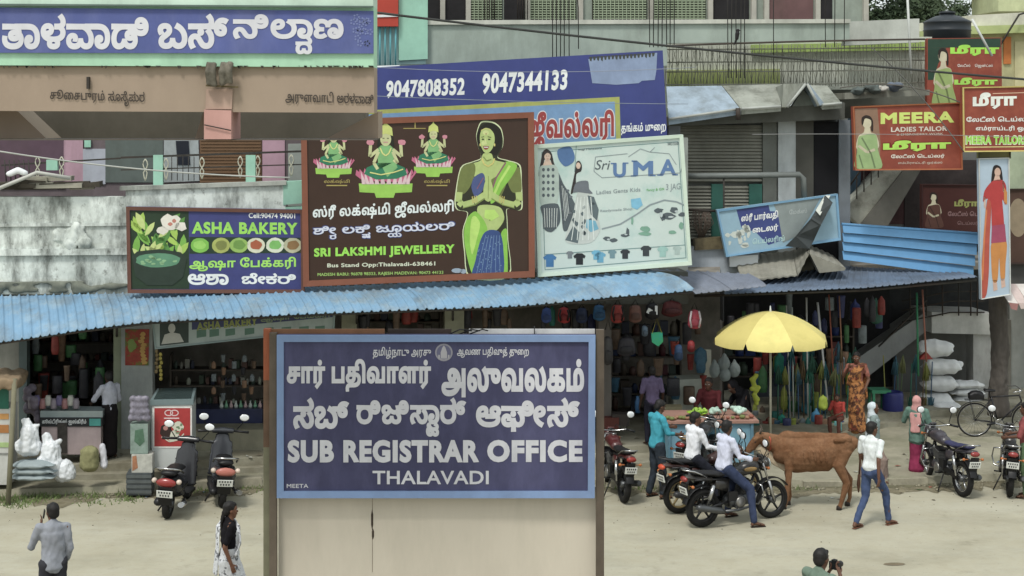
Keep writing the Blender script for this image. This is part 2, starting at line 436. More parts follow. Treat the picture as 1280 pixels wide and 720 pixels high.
kf = [G(x, y, 0.12) for x, y in kpts]
m = MB()
n = len(kf)
back = [Vector((p.x, 45, 0.12)) for p in kf]
m.add(kf + back + [Vector((p.x + rnd.uniform(-.02, .02), p.y - 0.06, -0.02)) for p in kf], [(i, i + 1, n + i + 1, n + i) for i in range(n - 1)] + [(2 * n + i, 2 * n + i + 1, i + 1, i) for i in range(n - 1)])
m.build('pavement', earth, kind='structure')
# broken kerb stones along the verge
kst = mat((168, 162, 140), rough=0.95, var=0.22, scale=4, bump=0.5, stain=0.4, sscale=1.5, stretch=1.001)
kb = []
for i in range(n - 1):
    a, b = kf[i], kf[i + 1]; k = max(1, int((b - a).length / 0.75))
    for j in range(k):
        if rnd.random() < (0.14 if a.x < 0 else 0.45): continue
        p = a.lerp(b, (j + .5) / k) + Vector((0, rnd.uniform(-.04, .03), 0)); L = (b - a).length / k * rnd.uniform(.86, .97)
        q = MB(); q.box((0, 0, 0 if a.x < 0 else rnd.uniform(-.05, -.01)), (L, .17, rnd.uniform(.13, .2)), math.atan2(b.y - a.y, b.x - a.x) + rnd.uniform(-.07, .07), rnd.uniform(-.06, .06), rnd.uniform(-.03, .03)); o = q.build('kerb_stone', kst, kind='structure'); o.location = (p.x, p.y, .07)
conc = mat((166, 162, 142), rough=0.95, var=0.14, scale=1.6, bump=0.3, stain=0.5, sscale=0.9, stretch=1.001, scol=(96, 90, 74), patch=((128, 120, 98), 1.2, .7, .45, .65))
def slabstep(name, pts, z, z0):
    f = [G(x, y, z) for x, y in pts]; n = len(f); m = MB()
    bk = [Vector((p.x, 44.9, z)) for p in f]; lo = [Vector((p.x, p.y - .002, z0)) for p in f]
    m.add(f + bk + lo, [(i, i + 1, n + i + 1, n + i) for i in range(n - 1)] + [(2 * n + i, 2 * n + i + 1, i + 1, i) for i in range(n - 1)])
    return m.build(name, conc, kind='structure')
slabstep('lower_step', [(-260, 602), (0, 596), (160, 592), (330, 584), (560, 581), (760, 580), (900, 574), (1010, 566), (1060, 540), (1110, 528), (1280, 519), (1600, 505)], 0.22, 0.1)
slabstep('plinth', [(-260, 592), (0, 584), (160, 579), (330, 572), (560, 564), (760, 559), (840, 555), (900, 548), (1000, 543), (1060, 529), (1110, 516), (1280, 507), (1600, 495)], 0.36, 0.2)
# loose dirt and broken edge where the road meets the kerb
dirt = mat((134, 126, 102), rough=1, var=.3, scale=5, bump=.8, patch=((104, 98, 76), 3.0, .7, .45, .6))
for k, (w0, w1, zz) in enumerate(((.15, .95, .004), (.02, .42, .008))):
    m = MB(); N_ = 400; xs_ = [kf[1].x - 2 + i * (kf[-2].x - kf[1].x + 4) / N_ for i in range(N_ + 1)]
    def ky(x):
        for p, q in zip(kf, kf[1:]):
            if x <= q.x: return p.y + (q.y - p.y) * (x - p.x) / (q.x - p.x)
        return kf[-1].y
    lo = [Vector((x, ky(x) - w0 - (w1 - w0) * (.5 + .9 * noise.noise(Vector((x * 1.1, k * 9, 0))) + .35 * noise.noise(Vector((x * 6, k * 9, 3)))), zz)) for x in xs_]
    hi = [Vector((x, ky(x) + .05, zz)) for x in xs_]
    m.add(lo + hi, [(i, i + 1, N_ + 2 + i, N_ + 1 + i) for i in range(N_)]); m.build('dirt_verge', dirt if k == 0 else mat((112, 108, 84), rough=1, var=.3, scale=6, bump=.8), kind='structure')
# stones and clods along the edge
m = MB()
for _ in range(500):
    x = rnd.uniform(kf[1].x - 1, kf[-2].x); y = ky(x) - abs(rnd.gauss(0, .28)); s_ = rnd.uniform(.012, .045); m.ell((x, y, s_ * .3), (s_, s_ * .8, s_ * .6), 5)
m.build('clods', mat((150, 144, 122), rough=1, var=.35, scale=3), kind='stuff')
# grass growing at the foot of the kerb
gm = mat((112, 132, 74), rough=0.9, var=0.35, scale=8, alb=0.8)
m = MB()
def tuft(x, y, s, n):
    for _ in range(n):
        a = rnd.uniform(0, 6.28); px, py = x + rnd.gauss(0, s * .6), y + rnd.gauss(0, s * .35); h = rnd.uniform(.04, .15) * s * 3
        dx, dy = math.cos(a) * .012, math.sin(a) * .012; l = rnd.uniform(-.06, .06)
        m.add([(px - dx, py - dy, 0), (px + dx, py + dy, 0), (px + l, py + l * .5, h)], [(0, 1, 2)])
for a, b, d in ((-60, 130, 900), (0, 60, 500), (150, 200, 500), (225, 326, 420), (150, 326, 200), (756, 770, 60), (790, 830, 260), (940, 1010, 120)):
    for _ in range(d // 12):
        x = rnd.uniform(a, b); yk = 612 - x * 0.04 if x < 400 else 600
        p = G(x, yk + rnd.uniform(4, 26 if x < 170 else 14) * rnd.random() + 3, 0.0)
        tuft(p.x, p.y, rnd.uniform(.12, .3), 16)
m.build('grass', gm, kind='stuff')
# litter: small pebbles, joined
m = MB()
for _ in range(420):
    x, y = rnd.uniform(-20, 1300), 600 + abs(rnd.gauss(0, 34)); p = G(x, y, 0)
    s = rnd.uniform(.004, .016); m.ell((p.x, p.y, s * .4), (s, s * .8, s * .6), 5)
m.build('pebbles', mat((150, 146, 126), rough=1, var=.3), kind='stuff')
# scraps of paper, plastic and leaf litter along the shop fronts
for c, n_ in (((196, 196, 184), 46), ((120, 110, 90), 90), ((150, 90, 70), 16), ((90, 110, 70), 24), ((96, 120, 150), 10)):
    m = MB()
    for _ in range(n_):
        x = rnd.uniform(-10, 1290); zz, y = rnd.choice(((0, rnd.uniform(602, 628)), (.37, rnd.uniform(566, 572) if x < 760 else rnd.uniform(545, 556))))
        if x > 1000 and zz: zz, y = .125, rnd.uniform(560, 592)
        p = G(x, y, zz + .006); a = rnd.uniform(0, 3); w, l = rnd.uniform(.015, .05), rnd.uniform(.02, .08); u = Vector((math.cos(a), math.sin(a), 0)) * l; v = Vector((-math.sin(a), math.cos(a), 0)) * w
        m.add([p - u, p - v + Vector((0, 0, .008)), p + u, p + v + Vector((0, 0, .014))], [(0, 1, 2, 3)])
    m.build('litter', mat(c, rough=.8, var=.3), kind='stuff')
mudp = mat((120, 108, 86), rough=1, var=.2, scale=6)
m = MB()
for cx, cy, rx, ry in ((1118, 668 + 37, 14, 2),):
    m.add([G(cx + rx * math.cos(t / 10 * 6.283), cy + ry * math.sin(t / 10 * 6.283), .005) for t in range(10)], [tuple(range(10))])
m.build('dirt_patch', mudp, kind='structure')

# ================================================================ MAIN PLANES
PA = Plane(28.6); PJ = Plane(28.15); PW = Plane(29.4); PI = Plane(32.4); PB = Plane(29.75); PC = Plane(31.2); PD = Plane(32.6)
PR = Plane(33.2); PT = Plane(31.0); PF = Plane(27.35)
stained = mat((226, 234, 228), rough=0.95, var=0.10, scale=2.2, bump=0.3, stain=0.8, sscale=2.4, scol=(60, 62, 54), patch=(((160, 168, 160), 1.1, 0.6, 0.45, 0.62), ((96, 96, 86), 6, .6, .58, .68)), alb=.9)
stained2 = mat((176, 180, 172), rough=0.95, var=0.15, scale=2.2, bump=0.3, stain=0.9, sscale=1.1, scol=(58, 60, 54))
pale = mat((200, 205, 196), rough=0.9, var=0.1, scale=2, stain=0.35, sscale=1.3)
greyg = mat((172, 186, 176), rough=0.9, var=0.1, scale=1.4, stain=0.4, sscale=0.8, scol=(104, 112, 102))
mint = mat((158, 210, 188), rough=0.7, var=0.1, stain=0.25)
pink = mat((190, 152, 168), rough=0.85, var=0.1, stain=0.3); purple = mat((98, 76, 90), rough=0.9, var=0.15, stain=0.3)
teal = mat((52, 112, 100), rough=0.6, var=0.15, stain=0.2)
IRON = mat((62, 60, 56), rough=0.8, var=0.3, scale=10, stain=.3, scol=(90, 56, 40))
SHADE = mat((44, 42, 44), rough=0.95, var=0.3)

# ---------------------------------------------------------------- left building: bakery row
LB = thing('shop_building', 'low stained white building holding the bakery and corner shop behind the long blue awning', 'building', PA(200, 560))
# parapet with broken ledges, behind the bakery sign
m = MB(); wallbox(PA, -80, 246, 160, 368, 0, .25, m); m.build('parapet', stained, LB)
m = MB(); quadbox(PA, [(157, 236), (356, 228), (360, 366), (160, 368)], .003, .25, m); m.build('parapet', stained, LB)
m = MB(); quadbox(PA, [(-80, 312), (160, 310), (160, 318), (-80, 320)], .07, .06, m); quadbox(PA, [(-80, 280), (160, 278), (160, 282), (-80, 284)], .04, .035, m); m.build('ledge', stained, LB)
m = MB(); quadbox(PA, [(150, 233), (358, 226), (358, 231), (150, 238)], .06, .3, m); m.build('coping', stained2, LB)
m = MB(); quadbox(PA, [(-60, 352), (40, 356), (130, 350), (-60, 352)], .05, .04, m)
for i in range(26):      # crumbling render along the foot of the parapet
    x = rnd.uniform(-10, 160); y = rnd.uniform(355, 366); s = rnd.uniform(.05, .14); p = PA(x, y, .03); m.ell(p, (s * 1.8, s * .6, s * .6), 6)
m.blob('crumbled_render', mat((120, 124, 112), rough=1, var=.35, scale=5), LB, voxel=.03, world=True)
m = MB(); p = PA(92, 292, .05)
for i in range(16): m.ell(p + Vector((rnd.uniform(-.34, .3), rnd.uniform(0, .05), rnd.uniform(-.24, .14))), (.16, .05, .10), 6)
m.blob('plaster_lump', stained, LB, voxel=.03, world=True, fold=.03)
for x0 in (356,):
    m = MB(); quadbox(PA, [(354, 227), (378, 226), (378, 254), (354, 256)], .02, .3, m); m.build('pier', mint, LB)
    m = MB(); quadbox(PA, [(357, 259), (378, 258), (378, 264), (357, 265)], .03, .2, m); m.build('pier_band', mint, LB)
# upper back wall
PU = Plane(30.6)
m = MB(); quadbox(PU, [(-80, 100), (470, 100), (470, 260), (-80, 262)], 0, .2, m); m.build('upper_wall', mat((112, 100, 104), rough=.9, var=.2, stain=.4), LB)
for c, mm in (([(0, 172), (82, 172), (82, 236), (0, 236)], purple), ([(80, 172), (104, 172), (104, 232), (80, 232)], pink), ([(328, 172), (356, 172), (356, 232), (328, 232)], pink),
              ([(104, 186), (132, 186), (132, 230), (104, 232)], mat((176, 180, 192), stain=.2)), ([(205, 172), (248, 172), (250, 226), (205, 228)], mat((168, 176, 178), stain=.5)),
              ([(132, 172), (204, 172), (204, 228), (132, 228)], mat((96, 106, 102), stain=.4))):
    m = MB(); quadbox(PU, c, .03, .03, m); m.build('wall_panel', mm, LB)
m = MB(); quadbox(PU, [(250, 172), (327, 172), (327, 232), (250, 232)], .04, .03, m); d = m.build('roller_door', mat((122, 92, 64), rough=.7, var=.1, stain=.3), LB)
m = MB()
for i in range(14): quadbox(PU, [(251, 174 + i * 4), (326, 174 + i * 4), (326, 176 + i * 4), (251, 176 + i * 4)], .055, .015, m)
m.build('door_slats', mat((122, 92, 64), rough=.7, var=.1, stain=.3), d)
m = MB(); quadbox(PU, [(220, 176), (236, 176), (238, 206), (222, 206)], .05, .03, m); m.build('window', mat((34, 38, 50), rough=.3), LB)
m = MB(); quadbox(PU, [(106, 172), (114, 172), (114, 184), (106, 184)], .06, .03, m); m.build('vent', mint, LB)
# balcony railing with mint posts
m = MB(); quadbox(PA, [(150, 196), (378, 188), (378, 190.5), (150, 198.5)], -.1, .05, m); quadbox(PA, [(0, 206), (150, 197), (150, 199), (0, 208)], -.1, .05, m)
quadbox(PA, [(150, 212), (378, 205), (378, 206.5), (150, 213.5)], -.1, .03, m); m.build('handrail', IRON, LB)
for x in (191, 307):
    m = MB(); quadbox(PA, [(x - 0, 194), (x + 12, 194), (x + 12, 232), (x, 233)], -.06, .14, m); m.build('balcony_post', mint, LB)
m = MB(); quadbox(PA, [(57, 200), (71, 200), (71, 213), (57, 213)], -.06, .14, m); m.build('balcony_post', mint, LB)
sc = mat((190, 190, 170), rough=.7, var=.1)
for x in (46, 76, 181, 207, 252, 300, 322, 364):
    m = MB(); y = 210 if x < 100 else 213 - (x - 180) * .03
    for sg in (-1, 1):
        pts = [PA(x + sg * 3.0 * math.sin(t * .8) * (1 if t < 6 else .6), y - 14 + t * 3.4, -.08) for t in range(9)]
        m.tube(pts, .012, 5)
    m.build('scroll_baluster', sc, LB)
m = MB()
for x in range(4, 40, 6): m.tube([PA(x, 200, -.1), PA(x + 3, 232, -.1)], .012, 5)
for x in range(214, 250, 7): m.tube([PA(x, 196, -.1), PA(x, 226, -.1)], .008, 5)
m.build('railing_bars', IRON, LB, kind='stuff')
m = MB(); quadbox(Plane(29.9), [(360, 180), (860, 172), (860, 360), (360, 372)], 0, .2, m); m.build('upper_wall', mat((150, 156, 150), stain=.5), LB)
m = MB(); wallbox(Plane(29.0), -80, 340, 860, 380, 0, .9, m); m.build('eaves_beam', mat((96, 98, 92), stain=.4), LB)
# ground-floor pillars and side walls
pil = mat((176, 182, 180), rough=.85, var=.1, stain=.45, scol=(98, 104, 100))
m = MB(); wallbox(PW, -60, 395, 26, 572, .02, .3, m); m.build('pillar', mat((150, 150, 140), stain=.4), LB)
m = MB(); wallbox(PW, 152, 395, 191, 572, .05, .4, m); m.build('pillar', pil, LB)
m = MB(); wallbox(PW, 142, 395, 152, 572, .02, .3, m); m.build('door_jamb', mat((150, 158, 132), stain=.3), LB)
m = MB(); wallbox(PW, 24, 395, 34, 572, .03, .3, m); m.build('door_jamb', mat((96, 112, 112), stain=.3), LB)
m = MB(); wallbox(PW, 427, 360, 446, 560, .02, .3, m); m.build('pillar', mat((150, 150, 128), stain=.4), LB)
m = MB(); wallbox(PW, 556, 360, 580, 560, .02, .3, m); m.build('pillar', mat((150, 150, 128), stain=.4), LB)
m = MB(); wallbox(PW, 748, 370, 764, 556, .02, .3, m); m.build('pillar', mat((110, 104, 98), stain=.4), LB)
# dark interiors: back wall, floor stays the plinth, ceiling slab, partitions
m = MB(); wallbox(PI, -60, 330, 900, 556, 0, .2, m); m.build('back_wall', DARKWALL, LB)
a0, b0, a1, b1 = PW(-60, 368), PW(900, 352), PI(-60, 368), PI(900, 352)
m = MB(); z = 3.32
m.hexa([(p.x, p.y, z) for p in (a0, b0, b1, a1)] + [(p.x, p.y, z + .18) for p in (a0, b0, b1, a1)]); m.build('ceiling', DARKWALL, LB)
for x in (-60, 172, 437, 568, 756):
    p, q = PW.z(x, .3, -.3), PI.z(x, .3, .0); m = MB()
    m.hexa([p, p + Vector((.12, 0, 0)), q + Vector((.12, 0, 0)), q] + [v + Vector((0, 0, 3.02)) for v in (p, p + Vector((.12, 0, 0)), q + Vector((.12, 0, 0)), q)])
    m.build('partition', DARKWALL, LB)
# junk lying on the roof edge at far left
J = thing('timber_pile', 'dark weathered boards and sheeting heaped on the parapet at the far left under the balcony', 'timber', PA(60, 240))
wd_ = mat((78, 72, 62), rough=.95, var=.4, scale=6)
for i in range(22):
    x = rnd.uniform(-10, 110); y = 234 - rnd.uniform(0, 16) * (1 - abs(x - 75) / 110); l = rnd.uniform(25, 60)
    m = MB(); quadbox(PA, [(x - l / 2, y - rnd.uniform(-2, 3)), (x + l / 2, y - rnd.uniform(-1, 5)), (x + l / 2, y + 2.5), (x - l / 2, y + 3.5)], rnd.uniform(0, .25), rnd.uniform(.1, .5), m); m.build('board', wd_ if i % 4 else mat((160, 156, 140), var=.2), J)
m = MB(); m.tube([PA(-5, 238, .3), PA(50, 215, .28), PA(90, 222, .2)], .035, 8); m.build('pipe', mat((190, 190, 182), rough=.6), J)
m = MB()
for i in range(8): m.ell(PA(16 + i * 2.5, 212 + abs(i - 4) * 1.2, .25), (.09, .08, .06), 6)
m.blob('white_bundle', WHITE, J, voxel=.025, world=True)

# ---------------------------------------------------------------- blue ribbed awning
def awning(root, back, front, pb, pf, mt, rib=11.5, bulge=.10, nsheet=8, amp=.022, name='awning_sheet'):
    def ip(pts, x):
        for (x0, y0), (x1, y1) in zip(pts, pts[1:]):
            if x <= x1: return y0 + (y1 - y0) * (x - x0) / (x1 - x0)
        return pts[-1][1]
    xb0, xb1, xf0, xf1 = back[0][0], back[-1][0], front[0][0], front[-1][0]
    for s in range(nsheet):
        m = MB(); t0, t1 = s / nsheet, (s + 1) / nsheet
        nst = max(8, int((xf1 - xf0) / nsheet / rib * 8)); rows = []
        for i in range(nst + 1):
            t = t0 + (t1 - t0) * i / nst; xb = xb0 + (xb1 - xb0) * t; xf = xf0 + (xf1 - xf0) * t
            B = pb(xb, ip(back, xb)); Fp = pf(xf, ip(front, xf)); ph = (xf - xf0) / rib * 2 * math.pi
            w = max(0, math.cos(ph)) ** 4 * amp * 1.6 + amp * .2 * math.cos(ph * 2) + (0.006 if s % 2 else 0)
            for k in range(7):
                u = k / 6; p = B.lerp(Fp, u); p.z += bulge * math.sin(math.pi * u ** 1.4) + w
                p.z += noise.noise(Vector((p.x * .8, p.y, 3))) * .012
                rows.append(p)
        lower = [p - Vector((0, 0, .012)) for p in rows]; N = len(rows)
        fs = [(i * 7 + k, (i + 1) * 7 + k, (i + 1) * 7 + k + 1, i * 7 + k + 1) for i in range(nst) for k in range(6)]
        fs2 = [tuple(N + v for v in reversed(q)) for q in fs]
        fs3 = [(i * 7 + 6, (i + 1) * 7 + 6, N + (i + 1) * 7 + 6, N + i * 7 + 6) for i in range(nst)]
        m.add(rows + lower, fs + fs2 + fs3, True)
        m.build(name, mt, root)
bluem = mat((118, 160, 192), rough=0.6, var=0.14, scale=1.6, stain=0.6, sscale=1.3, stretch=1.001, scol=(112, 116, 116), patch=(((182, 200, 206), 2.5, .5, .48, .66), ((96, 92, 84), 5.0, .5, .60, .72)))
AW = thing('awning', 'long pale blue ribbed metal awning running below the bakery and jewellery signs', 'awning', PA(400, 370))
awning(AW, [(-30, 371), (160, 367), (380, 359), (660, 349), (812, 340)], [(-30, 432), (100, 413), (190, 402), (300, 397), (420, 391), (640, 383), (868, 363)], Plane(28.55), Plane(27.15), bluem)
m = MB(); m.tube([Plane(27.2)(x, y + 1.5) for x, y in [(-30, 432), (100, 413), (190, 402), (420, 391), (640, 383), (866, 364)]], .025, 6); m.build('edge_pipe', IRON, AW)
for x, y in ((146, 406), (446, 390), (566, 386), (756, 375)):
    p = Plane(27.3)(x, y + 3); q = PW(x, y + 14); m = MB(); m.tube([p, q], .022, 6); m.build('bracket', IRON, AW)
A2 = thing('awning', 'faded purple grey ribbed sheet awning drooping right of the blue awning', 'awning', PT(960, 360))
greyp = mat((122, 130, 146), rough=.6, var=.15, scale=2, stain=.4, sscale=1.1, stretch=1.001)
awning(A2, [(808, 336), (935, 343)], [(868, 367), (958, 358)], Plane(29.3), Plane(28.4), greyp, rib=9, bulge=.02, nsheet=2, amp=.014)
awning(A2, [(946, 346), (1060, 333), (1190, 340)], [(905, 367), (1080, 360), (1222, 346)], Plane(30.8), Plane(29.2), mat((104, 122, 146), rough=.6, var=.18, stain=.45, stretch=1.001), rib=9, bulge=.02, nsheet=4, amp=.014)
m = MB(); m.tube([Plane(29.3)(868, 370), Plane(29.3)(1080, 363), Plane(29.3)(1220, 350)], .03, 6); m.build('edge_pipe', IRON, A2)

# ---------------------------------------------------------------- centre building (phone number banner, shutters)
CB = thing('commercial_building', 'grey green two storey building with louvred windows behind the phone number banner and the shutters', 'building', PC(760, 300))
m = MB(); quadbox(PC, [(530, 28), (834, 27), (834, 82), (530, 100)], 0, .25, m); m.build('parapet', greyg, CB)
m = MB(); quadbox(PC, [(834, 27), (1062, 26), (1062, 51), (834, 54)], 0, .25, m); m.build('parapet', greyg, CB)
m = MB(); quadbox(PC, [(530, 25.5), (1062, 24), (1062, 29), (530, 31)], .06, .36, m); m.build('coping', mat((206, 208, 196), stain=.3), CB)
m = MB(); quadbox(PC, [(1062, 26), (1156, 22), (1156, 52), (1062, 56)], -.3, .2, m); m.build('parapet', mat((196, 200, 192), stain=.4, scol=(130, 134, 126)), CB)
for x0, x1, y1 in ((500, 834, 200), (834, 1085, 56)): m = MB(); quadbox(PD, [(x0, -60), (x1, -60), (x1, y1), (x0, y1)], 0, .25, m); m.build('upper_wall', mat((152, 162, 150), stain=.3), CB)
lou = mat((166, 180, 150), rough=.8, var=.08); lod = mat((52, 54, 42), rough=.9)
for x0, x1 in ((585, 628), (660, 720), (740, 808), (814, 882)):
    m = MB(); quadbox(PD, [(x0, -60), (x1, -60), (x1, 28), (x0, 28)], .02, .02, m); w = m.build('window', lod, CB)
    m = MB()
    for i in range(24):
        y = -46 + i * 3.1; quadbox(PD, [(x0 + 1, y), (x1 - 1, y), (x1 - 1, y + 1.5), (x0 + 1, y + 1.5)], .06, .03, m)
    for i in range(int((x1 - x0) / 5)):
        x = x0 + 2 + i * 5; quadbox(PD, [(x, -60), (x + .9, -60), (x + .9, 28), (x, 28)], .085, .02, m)
    m.build('louvre', lou, w)
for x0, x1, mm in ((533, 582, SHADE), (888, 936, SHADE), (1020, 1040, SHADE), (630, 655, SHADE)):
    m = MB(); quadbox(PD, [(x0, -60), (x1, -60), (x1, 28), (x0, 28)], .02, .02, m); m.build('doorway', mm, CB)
m = MB(); quadbox(PD, [(960, -60), (1016, -60), (1016, 28), (960, 28)], .03, .02, m); m.build('wall_panel', mat((116, 84, 84), stain=.4), CB)
for x in (550, 582, 656, 722, 810, 884, 938, 954, 1018, 1078):
    m = MB(); quadbox(PD, [(x, -60), (x + 6, -60), (x + 6, 30), (x, 30)], .10, .1, m); m.build('mullion', mat((186, 182, 170), stain=.3), CB)
for x0, x1 in ((604, 612), (645, 652)):
    m = MB()
    for k in range(5):
        x = x0 + k * 3; m.tube([PD(x, -30, .3), PD(x, 26, .3)], .012, 5)
    m.build('window_bars', IRON, CB)
# left strip: red box sign, cyan verticals, mint column beside bus stand
m = MB(); quadbox(PC, [(467, -40), (532, -40), (532, 80), (467, 82)], .1, .3, m); m.build('side_wall', mat((160, 196, 196), stain=.3), CB)
m = MB(); quadbox(PC, [(498, -40), (534, -40), (534, 74), (498, 76)], .16, .05, m); m.build('column', mint, CB)
rb = MB(); quadbox(PC, [(464, -40), (497, -40), (497, 34), (464, 34)], .3, .15, rb); rb.build('signboard', mat((186, 62, 44), var=.1), CB)
rb = MB(); quadbox(PC, [(466, 20), (497, 19), (497, 22), (466, 23)], .32, .02, rb); rb.build('white_stripe', WHITE, CB)
for i in range(5):
    m = MB(); m.tube([PC(468 + i * 6.5, 34, .2), PC(468 + i * 6.5, 82, .2)], .02, 6); m.build('pipe', mat((92, 170, 180), rough=.5), CB)
# reinforcing rods standing up from the column stubs
REB = mat((52, 50, 48), rough=.9, var=.3)
def rods(x0, n, y0, y1, sp, lean=0):
    m = MB()
    for i in range(n):
        x = x0 + i * sp + rnd.uniform(-1, 1); m.tube([PC(x + lean * rnd.uniform(-.5, 1), y0, .35 + .05 * (i % 2)), PC(x, (y0 + y1) / 2, .33), PC(x + rnd.uniform(-1, 1), y1, .35)], .010, 5)
    return m
for a in ((688, 5, -60, 76, 5, 5), (720, 1, -40, 62, 5, 22), (808, 7, -60, 60, 5, 2), (905, 5, -60, 98, 5, 2), (962, 1, -60, 100, 5, 0), (1025, 3, -60, 60, 12, 2)):
    rods(*a).build('reinforcing_rods', REB, CB)
# terrace with mesh railing right of the banner
PG = Plane(31.8)
m = MB(); quadbox(Plane(32.2), [(834, 44), (1165, 46), (1165, 112), (834, 112)], 0, .15, m); m.build('terrace_wall', mat((206, 210, 196), stain=.5, scol=(120, 124, 112)), CB)
m = MB(); quadbox(Plane(32.1), [(835, 88), (975, 86), (975, 106), (835, 109)], 0, .1, m); m.build('painted_band', mat((190, 204, 120), stain=.6, scol=(170, 174, 150), alb=.8), CB)
m = MB(); quadbox(Plane(32.1), [(940, 56), (1160, 52), (1160, 62), (940, 66)], 0, .1, m); m.build('painted_band', mat((176, 204, 110), stain=.3), CB)
gi = mat((150, 150, 136), rough=.8, var=.3)
RL = thing('railing', 'rusty railing of thin crossed rods on the terrace right of the phone number banner', 'railing', PG(1000, 110))
for i in range(84):
    x = 832 + i * 4; y0 = 58 - i * .06 + rnd.uniform(-2, 2)
    m = MB(); m.tube([PG(x + rnd.uniform(-2, 2), y0), PG(x + rnd.uniform(-1, 1), 108)], .008, 5); m.build('bar', gi, RL)
for y in (62, 78, 90, 106):
    m = MB(); m.tube([PG(832, y, .02), PG(1000, y - 1, .02), PG(1166, y - 3, .02)], .014, 5); m.build('rail', gi, RL)
m = MB()
for i in range(40):
    x = 834 + i * 8; m.tube([PG(x, 64, .03), PG(x + 10, 104, .03)], .005, 4); m.tube([PG(x + 10, 64, .03), PG(x, 104, .03)], .005, 4)
m.build('cross_rods', gi, RL)
m = MB(); quadbox(Plane(33.4), [(1035, 104), (1165, 104), (1165, 165), (1035, 165)], 0, .2, m); m.build('terrace_wall', mat((110, 112, 104), stain=.6), CB)
m = MB(); quadbox(Plane(31.0), [(1056, 116), (1162, 112), (1162, 119), (1056, 124)], 0, 2.2, m); m.build('porch_slab', mat((138, 138, 126), stain=.6, sscale=2), CB)
# eaves slab above the shutters
PE = Plane(30.2)
eav = mat((158, 162, 152), rough=.95, var=.16, stain=.7, sscale=1.8, scol=(92, 94, 82))
def slope_slab(tl, tr, br, bl, pt, pb_, th, name, mt, root):
    m = MB(); T = [pt(*tl), pt(*tr)]; B = [pb_(*br), pb_(*bl)]
    q = [T[0], T[1], B[0], B[1]]; m.hexa([v - Vector((0, 0, th)) for v in q] + q); return m.build(name, mt, root)
eavb = mat((158, 176, 192), rough=.95, var=.14, stain=.6, sscale=1.8, scol=(112, 118, 114)); ridge = mat((180, 184, 178), rough=.9, stain=.3)
for n_, (tl, tr, br, bl, mm) in enumerate((((833, 108), (902, 107), (926, 137), (836, 150), eavb), ((903, 107), (978, 105), (976, 133), (927, 137), eav), ((1008, 106), (1034, 107), (1052, 129), (1028, 131), eav))):
    slope_slab(tl, tr, br, bl, Plane(31.3), PE, .10, 'eave_slab', mm, CB)
# the gable over the middle bay: two leaning slabs meeting at the top
for q, mm in (([(979, 105), (1008, 104), (985, 134), (977, 134)], eav), ([(1008, 104), (1012, 106), (1031, 131), (1022, 132)], eavb)):
    m = MB(); P = Plane(30.25); m.prism([P(*v, .02) for v in q], (0, .9, -.05)); m.build('gable_slab', mm, CB)
m = MB(); m.prism([Plane(30.6)(1004, 112), Plane(30.6)(1022, 132), Plane(30.6)(990, 133)], (0, .2, 0)); m.build('gable_infill', mat((128, 136, 130), stain=.5), CB)
for a_, b_ in (((836, 149), (926, 136)), ((927, 136), (976, 133)), ((984, 134), (1007, 105)), ((1009, 105), (1023, 132)), ((1028, 131), (1052, 129))):
    m = MB(); m.tube([Plane(30.15)(*a_), Plane(30.15)(*b_)], .03, 6); m.build('slab_edge', ridge, CB)
m = MB(); quadbox(Plane(30.6), [(833, 146), (1056, 128), (1056, 149), (833, 158)], 0, .9, m); m.build('shadow_lintel', mat((96, 98, 92), stain=.5), CB)  # lintel coloured dark to paint in the shadow under the eaves
m = MB(); m.tube([PE(921, 135, .1), PE(921, 150, .1)], .05, 8); m.build('downpipe', IRON, CB)
# shutters and columns of the upper shop
PS = Plane(31.0)
m = MB(); quadbox(PS, [(833, 150), (1062, 148), (1062, 345), (833, 345)], -.12, .25, m); m.build('front_wall', mat((126, 130, 126), stain=.4), CB)
slat = mat((150, 150, 138), rough=.6, var=.12, stain=.3, metal=.2)
def shutter(x0, x1, y0, y1, step=4.2):
    m = MB(); quadbox(PS, [(x0, y0), (x1, y0), (x1, y1), (x0, y1)], -.05, .03, m); s = m.build('shutter', mat((74, 72, 66)), CB)
    m = MB(); k = int((y1 - y0) / step)
    for i in range(k):
        y = y0 + i * step; a, b, c, d = PS(x0, y + .4, -.04), PS(x1, y + .4, -.04), PS(x1, y + step * .8, -.005), PS(x0, y + step * .8, -.005)
        e, f_ = PS(x1, y + step, -.04), PS(x0, y + step, -.04); m.add([a, b, c, d, e, f_], [(0, 1, 2, 3), (3, 2, 4, 5)])
    m.build('slats', slat, s)
shutter(850, 953, 156, 228); shutter(853, 893, 232, 302); shutter(903, 938, 232, 302)
for x0, x1, mm in ((889, 903, teal), (936, 952, teal), (836, 850, mat((142, 148, 160), stain=.3)), (953, 972, mat((112, 116, 110), stain=.3)), (970, 994, mat((196, 204, 206), stain=.3)), (1048, 1062, mat((120, 128, 136), stain=.3))):
    y0 = 230 if mm is teal else 150
    m = MB(); quadbox(PS, [(x0, y0), (x1, y0), (x1, 345 if x0 > 940 else 312), (x0, 345 if x0 > 940 else 312)], .04, .1, m); m.build('column', mm, CB)
m = MB(); quadbox(PS, [(998, 152), (1047, 152), (1047, 345), (998, 345)], .01, .1, m); m.build('doorway', mat((26, 26, 30), rough=.9), CB)
m = MB(); quadbox(PS, [(994, 150), (1016, 150), (1016, 345), (994, 345)], .05, .1, m); m.build('door_frame', mat((84, 84, 78), stain=.3), CB)
m = MB(); m.tube([PS(850, 219, .5), PS(990, 217, .5), PS(995, 222, .5), PS(996, 246, .5)], .06, 8); m.build('handrail', mat((116, 122, 120), rough=.5), CB)
m = MB(); m.tube([PS(897, 220, .5), PS(897, 300, .5)], .02, 6); m.tube([PS(846, 260, .5), PS(889, 262, .5)], .03, 6); m.build('handrail_post', IRON, CB)
